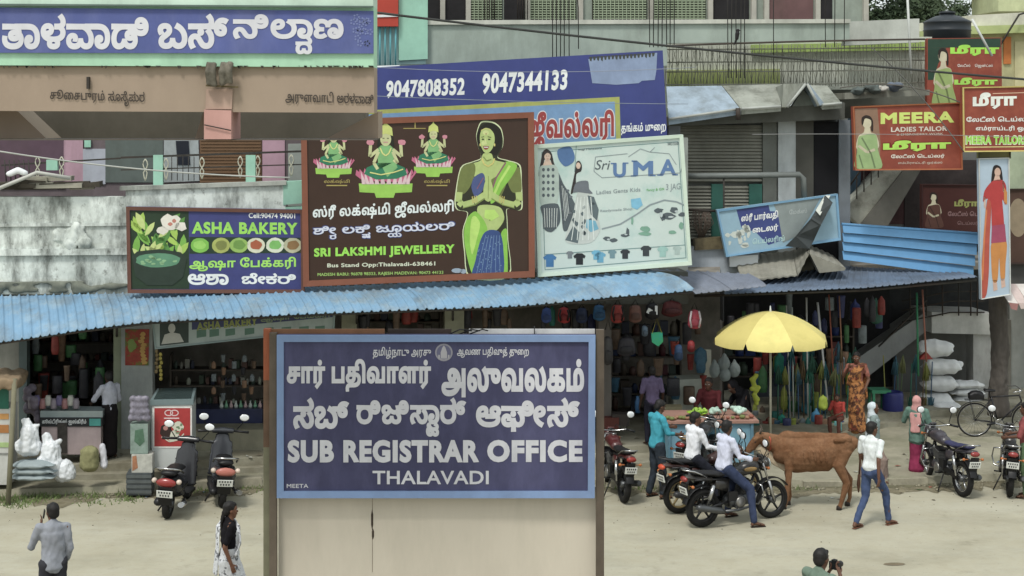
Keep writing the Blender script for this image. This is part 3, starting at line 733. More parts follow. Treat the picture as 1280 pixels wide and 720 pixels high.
m = MB(); quadbox(PS, [(836, 308), (945, 304), (945, 345), (836, 345)], .25, .2, m); m.build('ledge_wall', mat((182, 192, 204), stain=.3), CB)
m = MB(); quadbox(PS, [(864, 297), (905, 294), (905, 309), (864, 311)], .35, .2, m); m.build('ledge', mat((116, 104, 76), var=.4, scale=8, stain=.5), CB)
m = MB(); quadbox(PS, [(905, 318), (940, 316), (940, 330), (905, 331)], .45, .05, m); m.build('white_box', WHITE, CB)
# rusty wire bundle hanging on the shutter
m = MB()
for i in range(26):
    a = 874 + rnd.uniform(-10, 10); m.tube([PS(a, 262, .12), PS(a + rnd.uniform(-6, 6), 278, .2), PS(874 + rnd.uniform(-4, 4), 298, .12)], .008, 4)
m.build('wire_bundle', mat((110, 96, 86)), CB)
# grey roof sheets, folded, on top of the purple awning
GS = thing('roof_sheet', 'grey asbestos cement roofing bent into a peak below the torn blue banner', 'roof sheet', PS(990, 330))
asb = mat((150, 148, 136), rough=.95, var=.15, scale=3, stain=.5, sscale=1.6, stretch=1.001, scol=(96, 92, 84))
def rsheet(q, hs=12):
    m = MB(); P3 = [Vector(p) for p in q]; rows = []
    for i in range(25):
        t = i / 24; a = P3[0].lerp(P3[1], t); b = P3[3].lerp(P3[2], t); w = math.sin(t * hs * 6.283) * .012
        rows += [a + Vector((0, 0, w)), b + Vector((0, 0, w))]
    N = len(rows); rows += [v - Vector((0, 0, .03)) for v in rows]
    fs = [(2 * i, 2 * i + 1, 2 * i + 3, 2 * i + 2) for i in range(24)]; fs += [tuple(N + v for v in reversed(f_)) for f_ in fs] + [(2 * i + 1, 2 * i + 3, N + 2 * i + 3, N + 2 * i + 1) for i in range(24)]
    m.add(rows, fs); m.build('sheet', asb, GS)
P1, P2, P3_ = Plane(31.0), Plane(29.7), Plane(29.5)
rsheet([P1(918, 322), P1(990, 312), P2(996, 343), P2(928, 351)], 7)
rsheet([P1(990, 312), P1(1012, 306), P2(1011, 316), P2(997, 344)], 3)
rsheet([P1(1012, 306), P1(1040, 318), P2(1057, 335), P2(1012, 317)], 4)
m = MB(); m.hexa([P2(1012, 317, .02), P2(1057, 335, .02), P2(1055, 338, .02), P2(1024, 341, .02)] + [v + Vector((0, .3, .02)) for v in (P2(1012, 317), P2(1057, 335), P2(1055, 338), P2(1024, 341))]); m.build('sheet', asb, GS)

# ---------------------------------------------------------------- right building (tailor, stairs, brooms shop)
RB = thing('tailor_building', 'grey building on the right with the outdoor concrete staircase and the tailor shop', 'building', PR(1150, 500))
m = MB(); quadbox(PR, [(1050, 150), (1420, 150), (1420, 300), (1050, 300)], 0, .25, m); m.build('upper_wall', mat((116, 118, 116), stain=.5), RB)
m = MB(); quadbox(Plane(33), [(1060, 148), (1074, 148), (1074, 280), (1060, 280)], .1, .2, m); m.build('column', mat((84, 112, 134), stain=.3), RB)
m = MB(); quadbox(PR, [(1066, 196), (1130, 196), (1130, 280), (1066, 280)], .02, .05, m); m.build('doorway', mat((84, 58, 60), rough=.9, var=.3), RB)
m = MB(); quadbox(PR, [(1130, 200), (1225, 200), (1225, 300), (1130, 300)], .04, .05, m); m.build('doorway', mat((70, 62, 62), rough=.9, var=.3), RB)
# outdoor stair flight seen from the side
m = MB(); stc = mat((186, 186, 172), rough=.95, var=.15, stain=.6, sscale=1.6, stretch=1.001)
m.hexa([Plane(32.2)(1055, 262), Plane(32.2)(1110, 208), Plane(32.2)(1135, 206), Plane(32.2)(1075, 282)] + [Plane(32.2)(x, y) + Vector((0, .9, 0)) for x, y in ((1055, 262), (1110, 208), (1135, 206), (1075, 282))]); m.build('stair_flight', stc, RB)
m = MB(); m.hexa([Plane(32.1)(1075, 282), Plane(32.1)(1135, 206), Plane(32.1)(1156, 204), Plane(32.1)(1110, 282)] + [Plane(32.1)(x, y) + Vector((0, .9, 0)) for x, y in ((1075, 282), (1135, 206), (1156, 204), (1110, 282))]); m.build('stair_side', mat((116, 114, 106), stain=.3), RB)
m = MB()
for i in range(5):
    m.tube([Plane(32.0)(1062 + i * 9, 240 - i * 9 + 18), Plane(32.0)(1062 + i * 9, 240 - i * 9 - 10)], .015, 5)
m.tube([Plane(32.0)(1058, 238), Plane(32.0)(1085, 200)], .02, 6); m.build('stair_railing', IRON, RB)
# lower floor: back wall, pale stair block, dark shop
PRb = Plane(34.0)
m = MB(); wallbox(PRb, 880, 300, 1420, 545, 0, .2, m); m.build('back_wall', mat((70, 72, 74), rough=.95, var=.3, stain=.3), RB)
a0, b0, a1, b1 = Plane(30.9)(905, 350), Plane(31.5)(1225, 350), PRb(905, 350), PRb(1225, 350)
m = MB(); m.hexa([(p.x, p.y, 3.3) for p in (a0, b0, b1, a1)] + [(p.x, p.y, 3.45) for p in (a0, b0, b1, a1)]); m.build('ceiling', DARKWALL, RB)
wst = mat((168, 170, 168), rough=.9, var=.1, stain=.35)
PSt = Plane(32.6)
m = MB(); m.prism([PSt(1066, 452), PSt(1160, 388), PSt(1160, 412), PSt(1086, 470)], (0, .9, 0)); m.build('stair_flight', wst, RB)
m = MB(); quadbox(PSt, [(1158, 388), (1236, 390), (1236, 416), (1158, 414)], .3, 1.2, m); m.build('landing', mat((206, 206, 200), stain=.3), RB)
m = MB(); quadbox(PSt, [(1212, 414), (1236, 416), (1236, 500), (1212, 498)], .2, .4, m); m.build('pillar', mat((190, 190, 186), stain=.4), RB)
m = MB(); quadbox(Plane(33.3), [(1120, 412), (1214, 414), (1214, 508), (1120, 508)], 0, .2, m); m.build('side_wall', mat((120, 120, 116), stain=.3), RB)
m = MB(); quadbox(Plane(33.4), [(1262, 370), (1420, 370), (1420, 512), (1262, 512)], 0, .2, m); m.build('side_wall', mat((150, 152, 146), stain=.3), RB)
m = MB(); quadbox(Plane(33.3), [(1236, 400), (1264, 400), (1264, 510), (1236, 510)], 0, .2, m); m.build('side_wall', mat((120, 116, 106), stain=.5), RB)
m = MB()
for i, y in enumerate((362, 374, 388)): m.tube([PSt(1120, y + 12, .35), PSt(1180, y, .35), PSt(1222, y, .35)], .016, 6)
for x in (1130, 1150, 1170, 1190, 1205, 1213): m.tube([PSt(x, 350, .36), PSt(x, 392, .36)], .016, 6)
m.tube([PSt(1090, 430, .4), PSt(1150, 372, .4)], .02, 6); m.build('landing_rail', IRON, RB)
# shop ceiling beam and dark recess behind brooms
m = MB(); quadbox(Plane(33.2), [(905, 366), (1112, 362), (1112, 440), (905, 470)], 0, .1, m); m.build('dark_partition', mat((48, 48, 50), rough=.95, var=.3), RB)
m = MB(); quadbox(Plane(33.1), [(940, 465), (1075, 470), (1075, 540), (940, 540)], 0, .1, m); m.build('low_wall', mat((96, 104, 114), stain=.4), RB)

# ---------------------------------------------------------------- blue sheet fence on the right
BF = thing('sheet_fence', 'bright blue ribbed sheet screen between the torn banner and the red dress standee', 'screen', Plane(30.4)(1135, 347))
bs = mat((96, 158, 208), rough=.5, var=.08, scale=2, stain=.2, stretch=1.001)
for i in range(4):
    t0, t1 = i / 4, (i + 1) / 4 - .02
    def e(t, r): return (1052 + (1 if not r else 0), 280 + 45 * t) if not r else (1223 - 8 * t, 292 + 55 * t)
    a, b, c, d = e(t0, 0), e(t0, 1), e(t1, 1), e(t1, 0)
    m = MB(); P = Plane(30.4); A, B, C_, D = P(*a), P(*b), P(*c, .07), P(*d, .07); k = Vector((0, .03, 0))
    m.hexa([D, C_, C_ + k, D + k, A, B, B + k, A + k]); m.build('panel', bs, BF)
m = MB(); m.tube([P(1052, 280), P(1223, 292)], .03, 6); m.build('top_rail', bs, BF)

# ---------------------------------------------------------------- things on the skyline at the top right
YB = thing('yellow_building', 'pale yellow building with a green band at the top right corner behind the tailor signs', 'building', Plane(42)(1240, 200))
m = MB(); quadbox(Plane(42), [(1190, 44), (1420, 38), (1420, 330), (1190, 330)], 0, 4, m); m.build('wall', mat((196, 190, 140), stain=.3), YB)
m = MB(); quadbox(Plane(42), [(1186, 34), (1420, 28), (1420, 38), (1186, 44)], .4, 4.6, m); m.build('roof_slab', mat((184, 196, 128), stain=.3), YB)
m = MB(); quadbox(Plane(42), [(1206, 20), (1420, 8), (1420, 30), (1206, 36)], .2, 4.2, m); m.build('parapet', mat((216, 214, 196), stain=.3), YB)
m = MB(); quadbox(Plane(42), [(1254, 46), (1263, 46), (1263, 80), (1254, 80)], .05, .08, m); m.build('pillar', mat((206, 120, 50)), YB)
m = MB(); quadbox(Plane(42), [(1268, 52), (1420, 50), (1420, 110), (1268, 110)], .03, .08, m); m.build('wall_panel', mat((206, 198, 150)), YB)
m = MB(); quadbox(Plane(46), [(1248, -40), (1420, -40), (1420, 14), (1248, 14)], 0, 2, m); m.build('upper_block', mat((190, 196, 150), stain=.3), YB)
m = MB(); m.tube([Plane(42)(1236, 62, .6), Plane(42)(1262, 20, .6), Plane(42)(1275, 16, .6)], .03, 5); m.build('loose_pole', IRON, YB)
TK = thing('water_tank', 'black plastic rooftop water tank above the top tailor sign', 'tank', Plane(37)(1184, 52))
p = Plane(37)(1184, 54); tb = mat((44, 50, 56), rough=.5, var=.15)
m = MB(); m.lathe([(.58, 0), (.58, .30), (.60, .32), (.58, .34), (.58, .50), (.60, .52), (.56, .56), (.3, .68), (.18, .70), (.18, .76), (.0, .77)], p, 20); m.build('tank_body', tb, TK)
m = MB(); m.lathe([(.2, .74), (.2, .79), (.02, .82)], p, 16); m.build('lid', tb, TK)
m = MB(); m.hexa([p + Vector(v) for v in ((-.7, -.7, -.9), (.7, -.7, -.9), (.7, .7, -.9), (-.7, .7, -.9), (-.7, -.7, -.002), (.7, -.7, -.002), (.7, .7, -.002), (-.7, .7, -.002))]); m.build('tank_stand', mat((120, 118, 108), stain=.5), TK)
# distant tree
def tree(name, label, base, h, cr, n, seed, mt, th=.16):
    r = random.Random(seed); t = thing(name, label, 'tree', base)
    m = MB(); top = Vector(base) + Vector((0, 0, h * .75)); m.tube([base, Vector(base) + Vector((.1, 0, h * .35)), top], [th * 1.4, th, th * .5], 8)
    for i in range(6):
        a = r.uniform(0, 6.28); s_ = Vector(base).lerp(top, r.uniform(.5, .95)); m.tube([s_, s_ + Vector((math.cos(a) * cr * .7, math.sin(a) * cr * .7, r.uniform(.2, 1)))], [th * .4, th * .12], 6)
    m.build('trunk', WOOD, t); m = MB()
    cl = [(Vector(base) + Vector((r.gauss(0, cr * .42), r.gauss(0, cr * .42), h * .78 + r.gauss(0, cr * .3))), r.uniform(.35, .7) * cr * .5) for _ in range(22)]
    for _ in range(n):
        c, s_ = r.choice(cl); q = c + Vector((r.gauss(0, s_ * .6), r.gauss(0, s_ * .6), r.gauss(0, s_ * .45))); l = r.uniform(.05, .13)
        u = Vector((r.gauss(0, 1), r.gauss(0, 1), r.gauss(0, .6))).normalized() * l; w = Vector((r.gauss(0, 1), r.gauss(0, 1), r.gauss(0, 1))).normalized() * l * .5
        m.add([q - u, q + w, q + u, q - w], [(0, 1, 2, 3)])
    m.build('crown', mt, t); return t
leafm = mat((96, 116, 84), rough=.8, var=.5, scale=.9, alb=.6)
tree('leafy_tree', 'dark green tree on the skyline behind the terrace, left of the water tank', Plane(50)(1118, HY + 1900 * 6.6 / 50), 13.2, 2.0, 16000, 3, leafm)
tree('leafy_tree', 'dark green tree beyond the terrace end, close to the black water tank', Plane(56)(1160, HY + 1900 * 6.6 / 56), 13.6, 1.3, 9000, 5, leafm)
m = MB(); m.add([(-900, 900, -1), (900, 900, -1), (900, 900, 14), (500, 900, 20), (200, 900, 12), (-300, 900, 18), (-900, 900, 12), ], [(0, 1, 2, 3, 4, 5, 6)])
hp = [(x, 700 + 40 * math.sin(x * .01), 12 + 8 * noise.noise(Vector((x * .006, 1, 2)))) for x in range(-900, 901, 60)]
m = MB()
n = len(hp); m.add([(a, b - 60, -.5) for a, b, c in hp] + hp + [(a, b + 200, -.5) for a, b, c in hp], [(i, i + 1, n + i + 1, n + i) for i in range(n - 1)] + [(n + i, n + i + 1, 2 * n + i + 1, 2 * n + i) for i in range(n - 1)], True)
m.build('hills', mat((84, 100, 76), rough=1, var=.3, scale=.02), kind='structure')

# ---------------------------------------------------------------- bus stand upper storey at the top left (nearer than the shops)
BS = thing('bus_stand', 'pale green and tan bus stand frontage carrying the long blue name board', 'bus stand', (-4.2, 15, 0))
Q = Plane(14.6, 0.0)
tan = mat((170, 150, 130), rough=.9, var=.07, scale=1.2, stain=.22, sscale=.8, scol=(120, 104, 88)); pinkp = mat((206, 156, 146), rough=.85, var=.06, stain=.25, scol=(150, 96, 86)); minty = mat((178, 226, 192), rough=.8, var=.08, stain=.3, scol=(110, 140, 118))
m = MB(); quadbox(Q, [(-120, -60), (467, -60), (467, 8), (-120, 8)], .04, .45, m); m.build('upper_wall', mat((206, 232, 212), stain=.2, sscale=2), BS)
m = MB(); quadbox(Q, [(-120, 4.5), (467, 8), (467, 10), (-120, 7)], .07, .03, m); m.build('trim', mat((96, 116, 108)), BS)
m = MB(); quadbox(Q, [(-120, 8), (467, 8), (467, 84), (-120, 81)], 0, .4, m); m.build('fascia', minty, BS)
m = MB(); quadbox(Q, [(-120, 82), (467, 84), (467, 141), (-120, 138)], -.05, .35, m); m.build('beam', tan, BS)
m = MB(); quadbox(Q, [(-120, 136), (440, 139), (440, 176), (-120, 176)], -1.4, .3, m); m.build('shaded_recess_wall', mat((104, 98, 90), stain=.3), BS)  # back panel, shade of the recess put into its dark colour
m = MB(); quadbox(Q, [(-120, 174), (467, 174), (467, 175.5), (-120, 175.5)], -.08, .5, m); m.build('ledge', mat((96, 88, 80), stain=.4), BS)
m = MB(); quadbox(Q, [(255, 137), (289, 138), (289, 174), (255, 174)], .0, .5, m); m.build('pillar', pinkp, BS)
m = MB(); quadbox(Q, [(257, 111), (290, 111), (289, 136.5), (256, 136.5)], -.03, .04, m); m.build('pillar_head', mat((190, 160, 142), rough=.9, var=.07, stain=.25), BS)
m = MB(); m.prism([Q(-120, 138, -.5), Q(0, 138, -.5), Q(38, 174, -.5), Q(-120, 174, -.5)], (0, .5, 0)); m.build('brace', tan, BS)
m = MB(); m.prism([Q(467, 139, -.5), Q(467, 174, -.5), Q(400, 174, -.5)], (0, .5, 0)); m.build('brace', tan, BS)
m = MB(); m.prism([Q(233, 174, -.4), Q(244, 139, -.4), Q(255, 139, -.4), Q(255, 174, -.4)], (0, .5, 0)); m.build('brace', tan, BS)
m = MB(); m.tube([Q(256, 156, .02), Q(289, 163, .02)], .006, 5); m.build('wire', IRON, BS)
m = MB()   # leftover stubs of pipe and broken plaster above the pillar
for x, l in ((262, 106), (268, 108), (279, 107), (288, 105)): m.tube([Q(x + 2, 78, .06), Q(x, 90, .08), Q(x + 1, l, .05)], .03, 8)
m.blob('pipe_stubs', mat((120, 114, 100), var=.4, scale=12, stain=.5), BS, voxel=.012, world=True, fold=.01)
m = MB(); quadbox(Q, [(258, 106), (298, 108), (298, 110), (258, 108)], .03, .03, m)
m.build('clamp', mat((110, 96, 62)), BS)
m = MB(); quadbox(Q, [(108, 96), (111, 96), (111, 111), (108, 111)], .0, .06, m); m.build('spout', IRON, BS)
m = MB()
for _ in range(60):
    x = rnd.choice([rnd.uniform(260, 380), rnd.uniform(380, 467), rnd.uniform(0, 260)]); l = rnd.uniform(1, 4); quadbox(Q, [(x, 82), (x + rnd.uniform(1, 7), 82.2), (x + rnd.uniform(1, 5), 82 + l), (x + 1, 82 + l)], .006, .004, m)
m.build('chipped_edge', mat((70, 66, 56), var=.3), BS, kind='stuff')
m = MB(); quadbox(Q, [(-120, 8), (-119, 8), (467, 8), (467, 8)], 0, .001, MB())
# the column that carries it, outside the picture on the left
m = MB(); m.box((-5.6, 15.4, 3.2), (.45, .45, 6.4)); m.build('column', pinkp, BS)
BD = Sign('name_board', 'long blue painted board with big white Kannada letters on the bus stand', 'sign', Q, [(-60, 9), (467, 14), (467, 67), (-60, 66)], mat((86, 98, 160), rough=.8, var=.16, scale=3, stain=.22, sscale=2, scol=(150, 155, 190)), thick=.01)
WL = mat((222, 222, 228), rough=.8, var=.05, scale=5, stain=.2, scol=(150, 150, 170))
BD.text('ತಾಳವಾಡಿ', 4, 187, 17, 62, WL, bold=.035); BD.text('ಬಸ್', 198, 287, 17, 62, WL, bold=.035); BD.text('ನಿಲಾ_ದಣ', 292, 430, 18, 68, WL, bold=.035)
def flowers(p, mb):
    for i in range(16):
        cx, cy = rnd.uniform(437, 464), rnd.uniform(20, 62)
        for k in range(5): p.oval(mb, cx + 3 * math.cos(k * 1.257), cy + 3 * math.sin(k * 1.257), 1.3, 1.3, 2, 6)
BD.draw('flower_motif', mat((122, 134, 186)), flowers)
BT = Print(Plane(14.65, 0.0), .01)
for t, x0, x1, y0, y1 in (('சூசைபுரம்-ಸೂಸೈಪುರ', 63, 181, 111, 130), ('அருளவாடி-ಅರಳವಾಡಿ', 357, 467, 113, 130)):
    m = MB(); BT.text(m, t, x0, x1, y0, y1, .03, .012, 2); m.build('lettering', mat((70, 62, 56)), BS)
# ================================================================ SIGNS
TW = prn(236, 240, 240); NAVY = prn(56, 62, 130); BROWN = prn(64, 44, 34)
LIME = prn(160, 226, 70); PINKP = prn(226, 130, 160); SKIN1 = prn(186, 196, 96); GRN = prn(92, 190, 80)
# -------- sub registrar office board on its two posts, nearest thing to the viewer
QS = Plane(17.2, 0.0)
SR = Sign('office_board', 'big navy office signboard with three scripts on posts before a beige panel', 'sign', QS, [(347, 418), (744, 418), (743, 621), (347, 621)], mat((66, 66, 100), rough=.7, var=.18, scale=2.5, stain=.3, sscale=1.6, scol=(120, 120, 160)), mat((124, 152, 196), rough=.6, var=.1, stain=.25, scol=(100, 104, 120)), 8.5, .05)
SL = mat((212, 212, 218), rough=.7, var=.09, scale=6, stain=.3, scol=(130, 130, 150))
for t, x0, x1, y0, y1, b in (('தமிழ்நாடு அரசு', 466.5, 539, 433, 448, .015), ('ஆவண பதிவுத் துறை', 571.5, 661, 433, 446.5, .015), ('சார் பதிவாளர்', 359, 539, 448, 489, .05), ('அலுவலகம்', 552, 730, 448, 496, .05),
                          ('ಸಬ್', 367, 437, 496, 536, .04), ('ರಿಜಿಸಾ_ಟರ್', 446, 583, 496, 545, .04), ('ಆಫೀಸ್', 595, 725, 496, 539, .04), ('SUB REGISTRAR', 360, 599, 549, 577.5, .055), ('OFFICE', 609, 728, 549, 577, .055), ('THALAVADI', 466, 611, 587.5, 604.5, .02), ('MEETA', 359, 386, 604, 609, .01)):
    SR.text(t, x0, x1, y0, y1, SL, bold=b, slope=0.0)
def emblem(p, mb):
    p.oval(mb, 555, 440, 11, 11, 2, 24)
SR.draw('emblem', mat((150, 148, 160)), emblem)
def emb2(p, mb):
    p.oval(mb, 555, 440, 9, 9, 3, 24)
SR.draw('emblem_centre', mat((104, 104, 132)), emb2)
def emb3(p, mb):
    p.poly(mb, [(551, 447), (551, 440), (553, 434), (555, 431), (557, 434), (559, 440), (559, 447)], 4); p.rect(mb, 548, 443, 550, 447, 4); p.rect(mb, 560, 443, 562, 447, 4); p.line(mb, [(548, 448), (562, 448)], 1, 4)
SR.draw('emblem_tower', mat((176, 174, 180)), emb3)
def rustdots(p, mb):
    for _ in range(70):
        x = rnd.uniform(348, 742); p.oval(mb, x, 620.5 + rnd.uniform(-1.2, .5), rnd.uniform(.5, 2.5), rnd.uniform(.4, 1), 10, 6, .3)
SR.draw('rust_stain', RUST, rustdots)['kind'] = 'stuff'
# posts and beige panel
gr = Vector((0, 0, 0))
def post(x0, x1, mt, y0=412, off=.02, dp=.07, name='post', to=None):
    a, b = QS(x0, y0), QS(x1, y0); m = MB(); z0 = -.02 if to is None else to
    yb, yf = a.y + dp - off, a.y - off
    m.hexa([Vector((a.x, yf, z0)), Vector((b.x, yf, z0)), Vector((b.x, yb, z0)), Vector((a.x, yb, z0)), Vector((a.x, yf, a.z)), Vector((b.x, yf, a.z)), Vector((b.x, yb, a.z)), Vector((a.x, yb, a.z))]); return m.build(name, mt, SR.o)
pm = mat((104, 92, 78), rough=.7, var=.2, scale=4, stain=.5, scol=(60, 50, 44)); post(337, 346, pm, 416); post(745, 755, pm, 412)
RP = thing('gate_pier', 'narrow rust orange and olive painted pier at the left edge of the navy office board', 'pillar', QS(333, 640))
def pier(y0, y1, mt, name):
    a, b, c, d = QS(328.5, y1, -.04), QS(337, y1, -.04), QS(337, y0, -.04), QS(328.5, y0, -.04); k = Vector((0, .1, 0)); m = MB(); m.hexa([a, b, b + k, a + k, d, c, c + k, d + k]); m.build(name, mt, RP)
pier(412, 476, mat((176, 98, 62), rough=.8, var=.25, stain=.4, scol=(90, 50, 44)), 'upper_block'); pier(476, 560, mat((118, 92, 72), rough=.8, var=.3, stain=.4), 'middle_block')
pier(560, 1000, mat((132, 130, 104), rough=.8, var=.2, stain=.3), 'lower_block')
a, b = QS(346, 612, -.12), QS(745.5, 612, -.12); m = MB(); k = Vector((0, .12, 0))
m.hexa([Vector((a.x, a.y, -.02)), Vector((b.x, a.y, -.02)), Vector((b.x, a.y + .12, -.02)), Vector((a.x, a.y + .12, -.02)), a, b, b + k, a + k])
bei = mat((208, 198, 180), rough=.8, var=.05, scale=1.2, stain=.16, sscale=1.4, stretch=.25, scol=(130, 122, 104)); m.build('beige_panel', bei, SR.o)
for x, w in ((464, .5),):
    m = MB(); wallbox(QS, x, 624, x + w, 719, -.117, .003, m); m.build('panel_seam', mat((120, 108, 92), var=.4, scale=8), SR.o)
m = MB()
for x, y0, l in ((464, 640, 26), (465, 664, 14)): m.ell(QS(x, y0 + l / 2, -.117), (.014, .004, l * .009 / 2), 6)
m.build('seam_rust', mat((66, 54, 44)), SR.o, kind='stuff')
# strip of boarding showing above the board
for i, (x0, x1, c) in enumerate(((338, 480, (150, 104, 72)), (484, 564, (66, 54, 50)), (586, 744, (206, 206, 206)))):
    m = MB(); wallbox(QS, x0, 412.5, x1, 470, -.07, .03, m); m.build('boarding', mat(c, rough=.8, var=.2, stain=.3), SR.o)
m = MB()
for i in range(3): m.tube([QS(560 + i * 12, 419, -.03), QS(575 + i * 14, 412, -.03), QS(590 + i * 10, 414, -.03)], .008, 5)
m.tube([QS(668, 419, -.03), QS(668, 408, -.03)], .006, 5)
m.build('loose_wire', BLACK, SR.o, kind='stuff')

# -------- bakery board
frm = mat((112, 74, 62), rough=.5, var=.12, stain=.1)
BK = Sign('bakery_board', 'blue and green bakery board with a row of food dishes, left of the jewellery board', 'sign', PJ, [(158, 258), (380, 262), (381, 366), (160, 366)], prn(60, 66, 138), frm, 4.5, .08)
def f(p, mb): p.poly(mb, [(163, 263), (236, 264), (237, 361), (164, 361)], 1)
BK.draw('picture_ground', prn(40, 64, 42), f)
leafs = [prn(120, 190, 60), prn(170, 214, 70), prn(84, 150, 58), prn(200, 220, 120)]
for i, c in enumerate(leafs):
    def f(p, mb, i=i):
        for k in range(9):
            cx, cy = rnd.uniform(168, 232), rnd.uniform(274, 318); an = rnd.uniform(-1, 1); L = rnd.uniform(8, 15); w = L * .34
            p.poly(mb, [(min(236, max(164, cx + L * math.sin(an) * t + w * s_ * math.cos(an) * (1 - t * t))), max(265, cy - L * math.cos(an) * t + w * s_ * math.sin(an) * (1 - t * t))) for t, s_ in ((-1, 0), (-.5, 1), (0, 1), (.5, 1), (1, 0), (.5, -1), (0, -1), (-.5, -1))], 2 + i)
    BK.draw('leaf_print', c, f)
def f(p, mb):
    for cx, cy, r in ((213, 277, 13), (203, 288, 7), (226, 283, 8)): p.oval(mb, cx, cy, r, r * .7, 7, 14, .2)
BK.draw('flower_print', prn(232, 226, 210), f)
def f(p, mb):
    for cx, cy in ((213, 280), (218, 276)): p.oval(mb, cx, cy, 3, 2.5, 8, 8, .2)
BK.draw('flower_print', prn(206, 120, 100), f)
def f(p, mb): p.poly(mb, [(165, 320), (172, 314), (200, 311), (226, 315), (234, 322), (229, 346), (216, 356), (184, 356), (170, 345)], 8)
BK.draw('bowl_print', prn(44, 62, 50), f)
def f(p, mb): p.oval(mb, 198, 325, 28, 9, 9, 20, .05)
BK.draw('bowl_print', prn(86, 150, 110), f)
def f(p, mb):
    for _ in range(14): p.oval(mb, 198 + rnd.uniform(-22, 22), 325 + rnd.uniform(-5, 5), 3, 1.6, 10, 7, .3)
BK.draw('bowl_print', prn(136, 190, 130), f)
def f(p, mb): p.poly(mb, [(237, 296), (377, 297), (377, 316), (237, 317)], 1)
BK.draw('food_band', prn(36, 62, 44), f)
for cx, c1, c2 in ((250, (120, 200, 60), (150, 220, 80)), (276.5, (176, 186, 80), (130, 140, 60)), (299, (150, 196, 80), (110, 160, 60)), (320, (220, 220, 190), (190, 90, 50)), (344, (220, 228, 200), (120, 200, 90)), (366, (190, 190, 150), (150, 110, 60))):
    def f(p, mb, cx=cx): p.oval(mb, cx, 306.5, 11.5, 9.5, 2, 16, .04)
    BK.draw('dish_print', prn(*c1), f)
    def f(p, mb, cx=cx):
        p.oval(mb, cx, 306, 7.5, 6, 3, 12, .15)
    BK.draw('dish_print', prn(*c2), f)
BK.text('Cell:90474 94001', 311, 369, 266, 272.5, TW, slope=.01, bold=.02)
BK.text('ASHA BAKERY', 240, 372, 277, 292, prn(150, 232, 70), slope=.008, bold=.045)
BK.text('ஆஷா பேக்கரி', 237, 370, 322, 339, prn(160, 236, 80), bold=.03, slope=-.01)
BK.text('ಆಶಾ', 235, 286, 342, 356, TW, bold=.03); BK.text('ಬೇಕರಿ', 302, 370, 341, 355, TW, bold=.03)

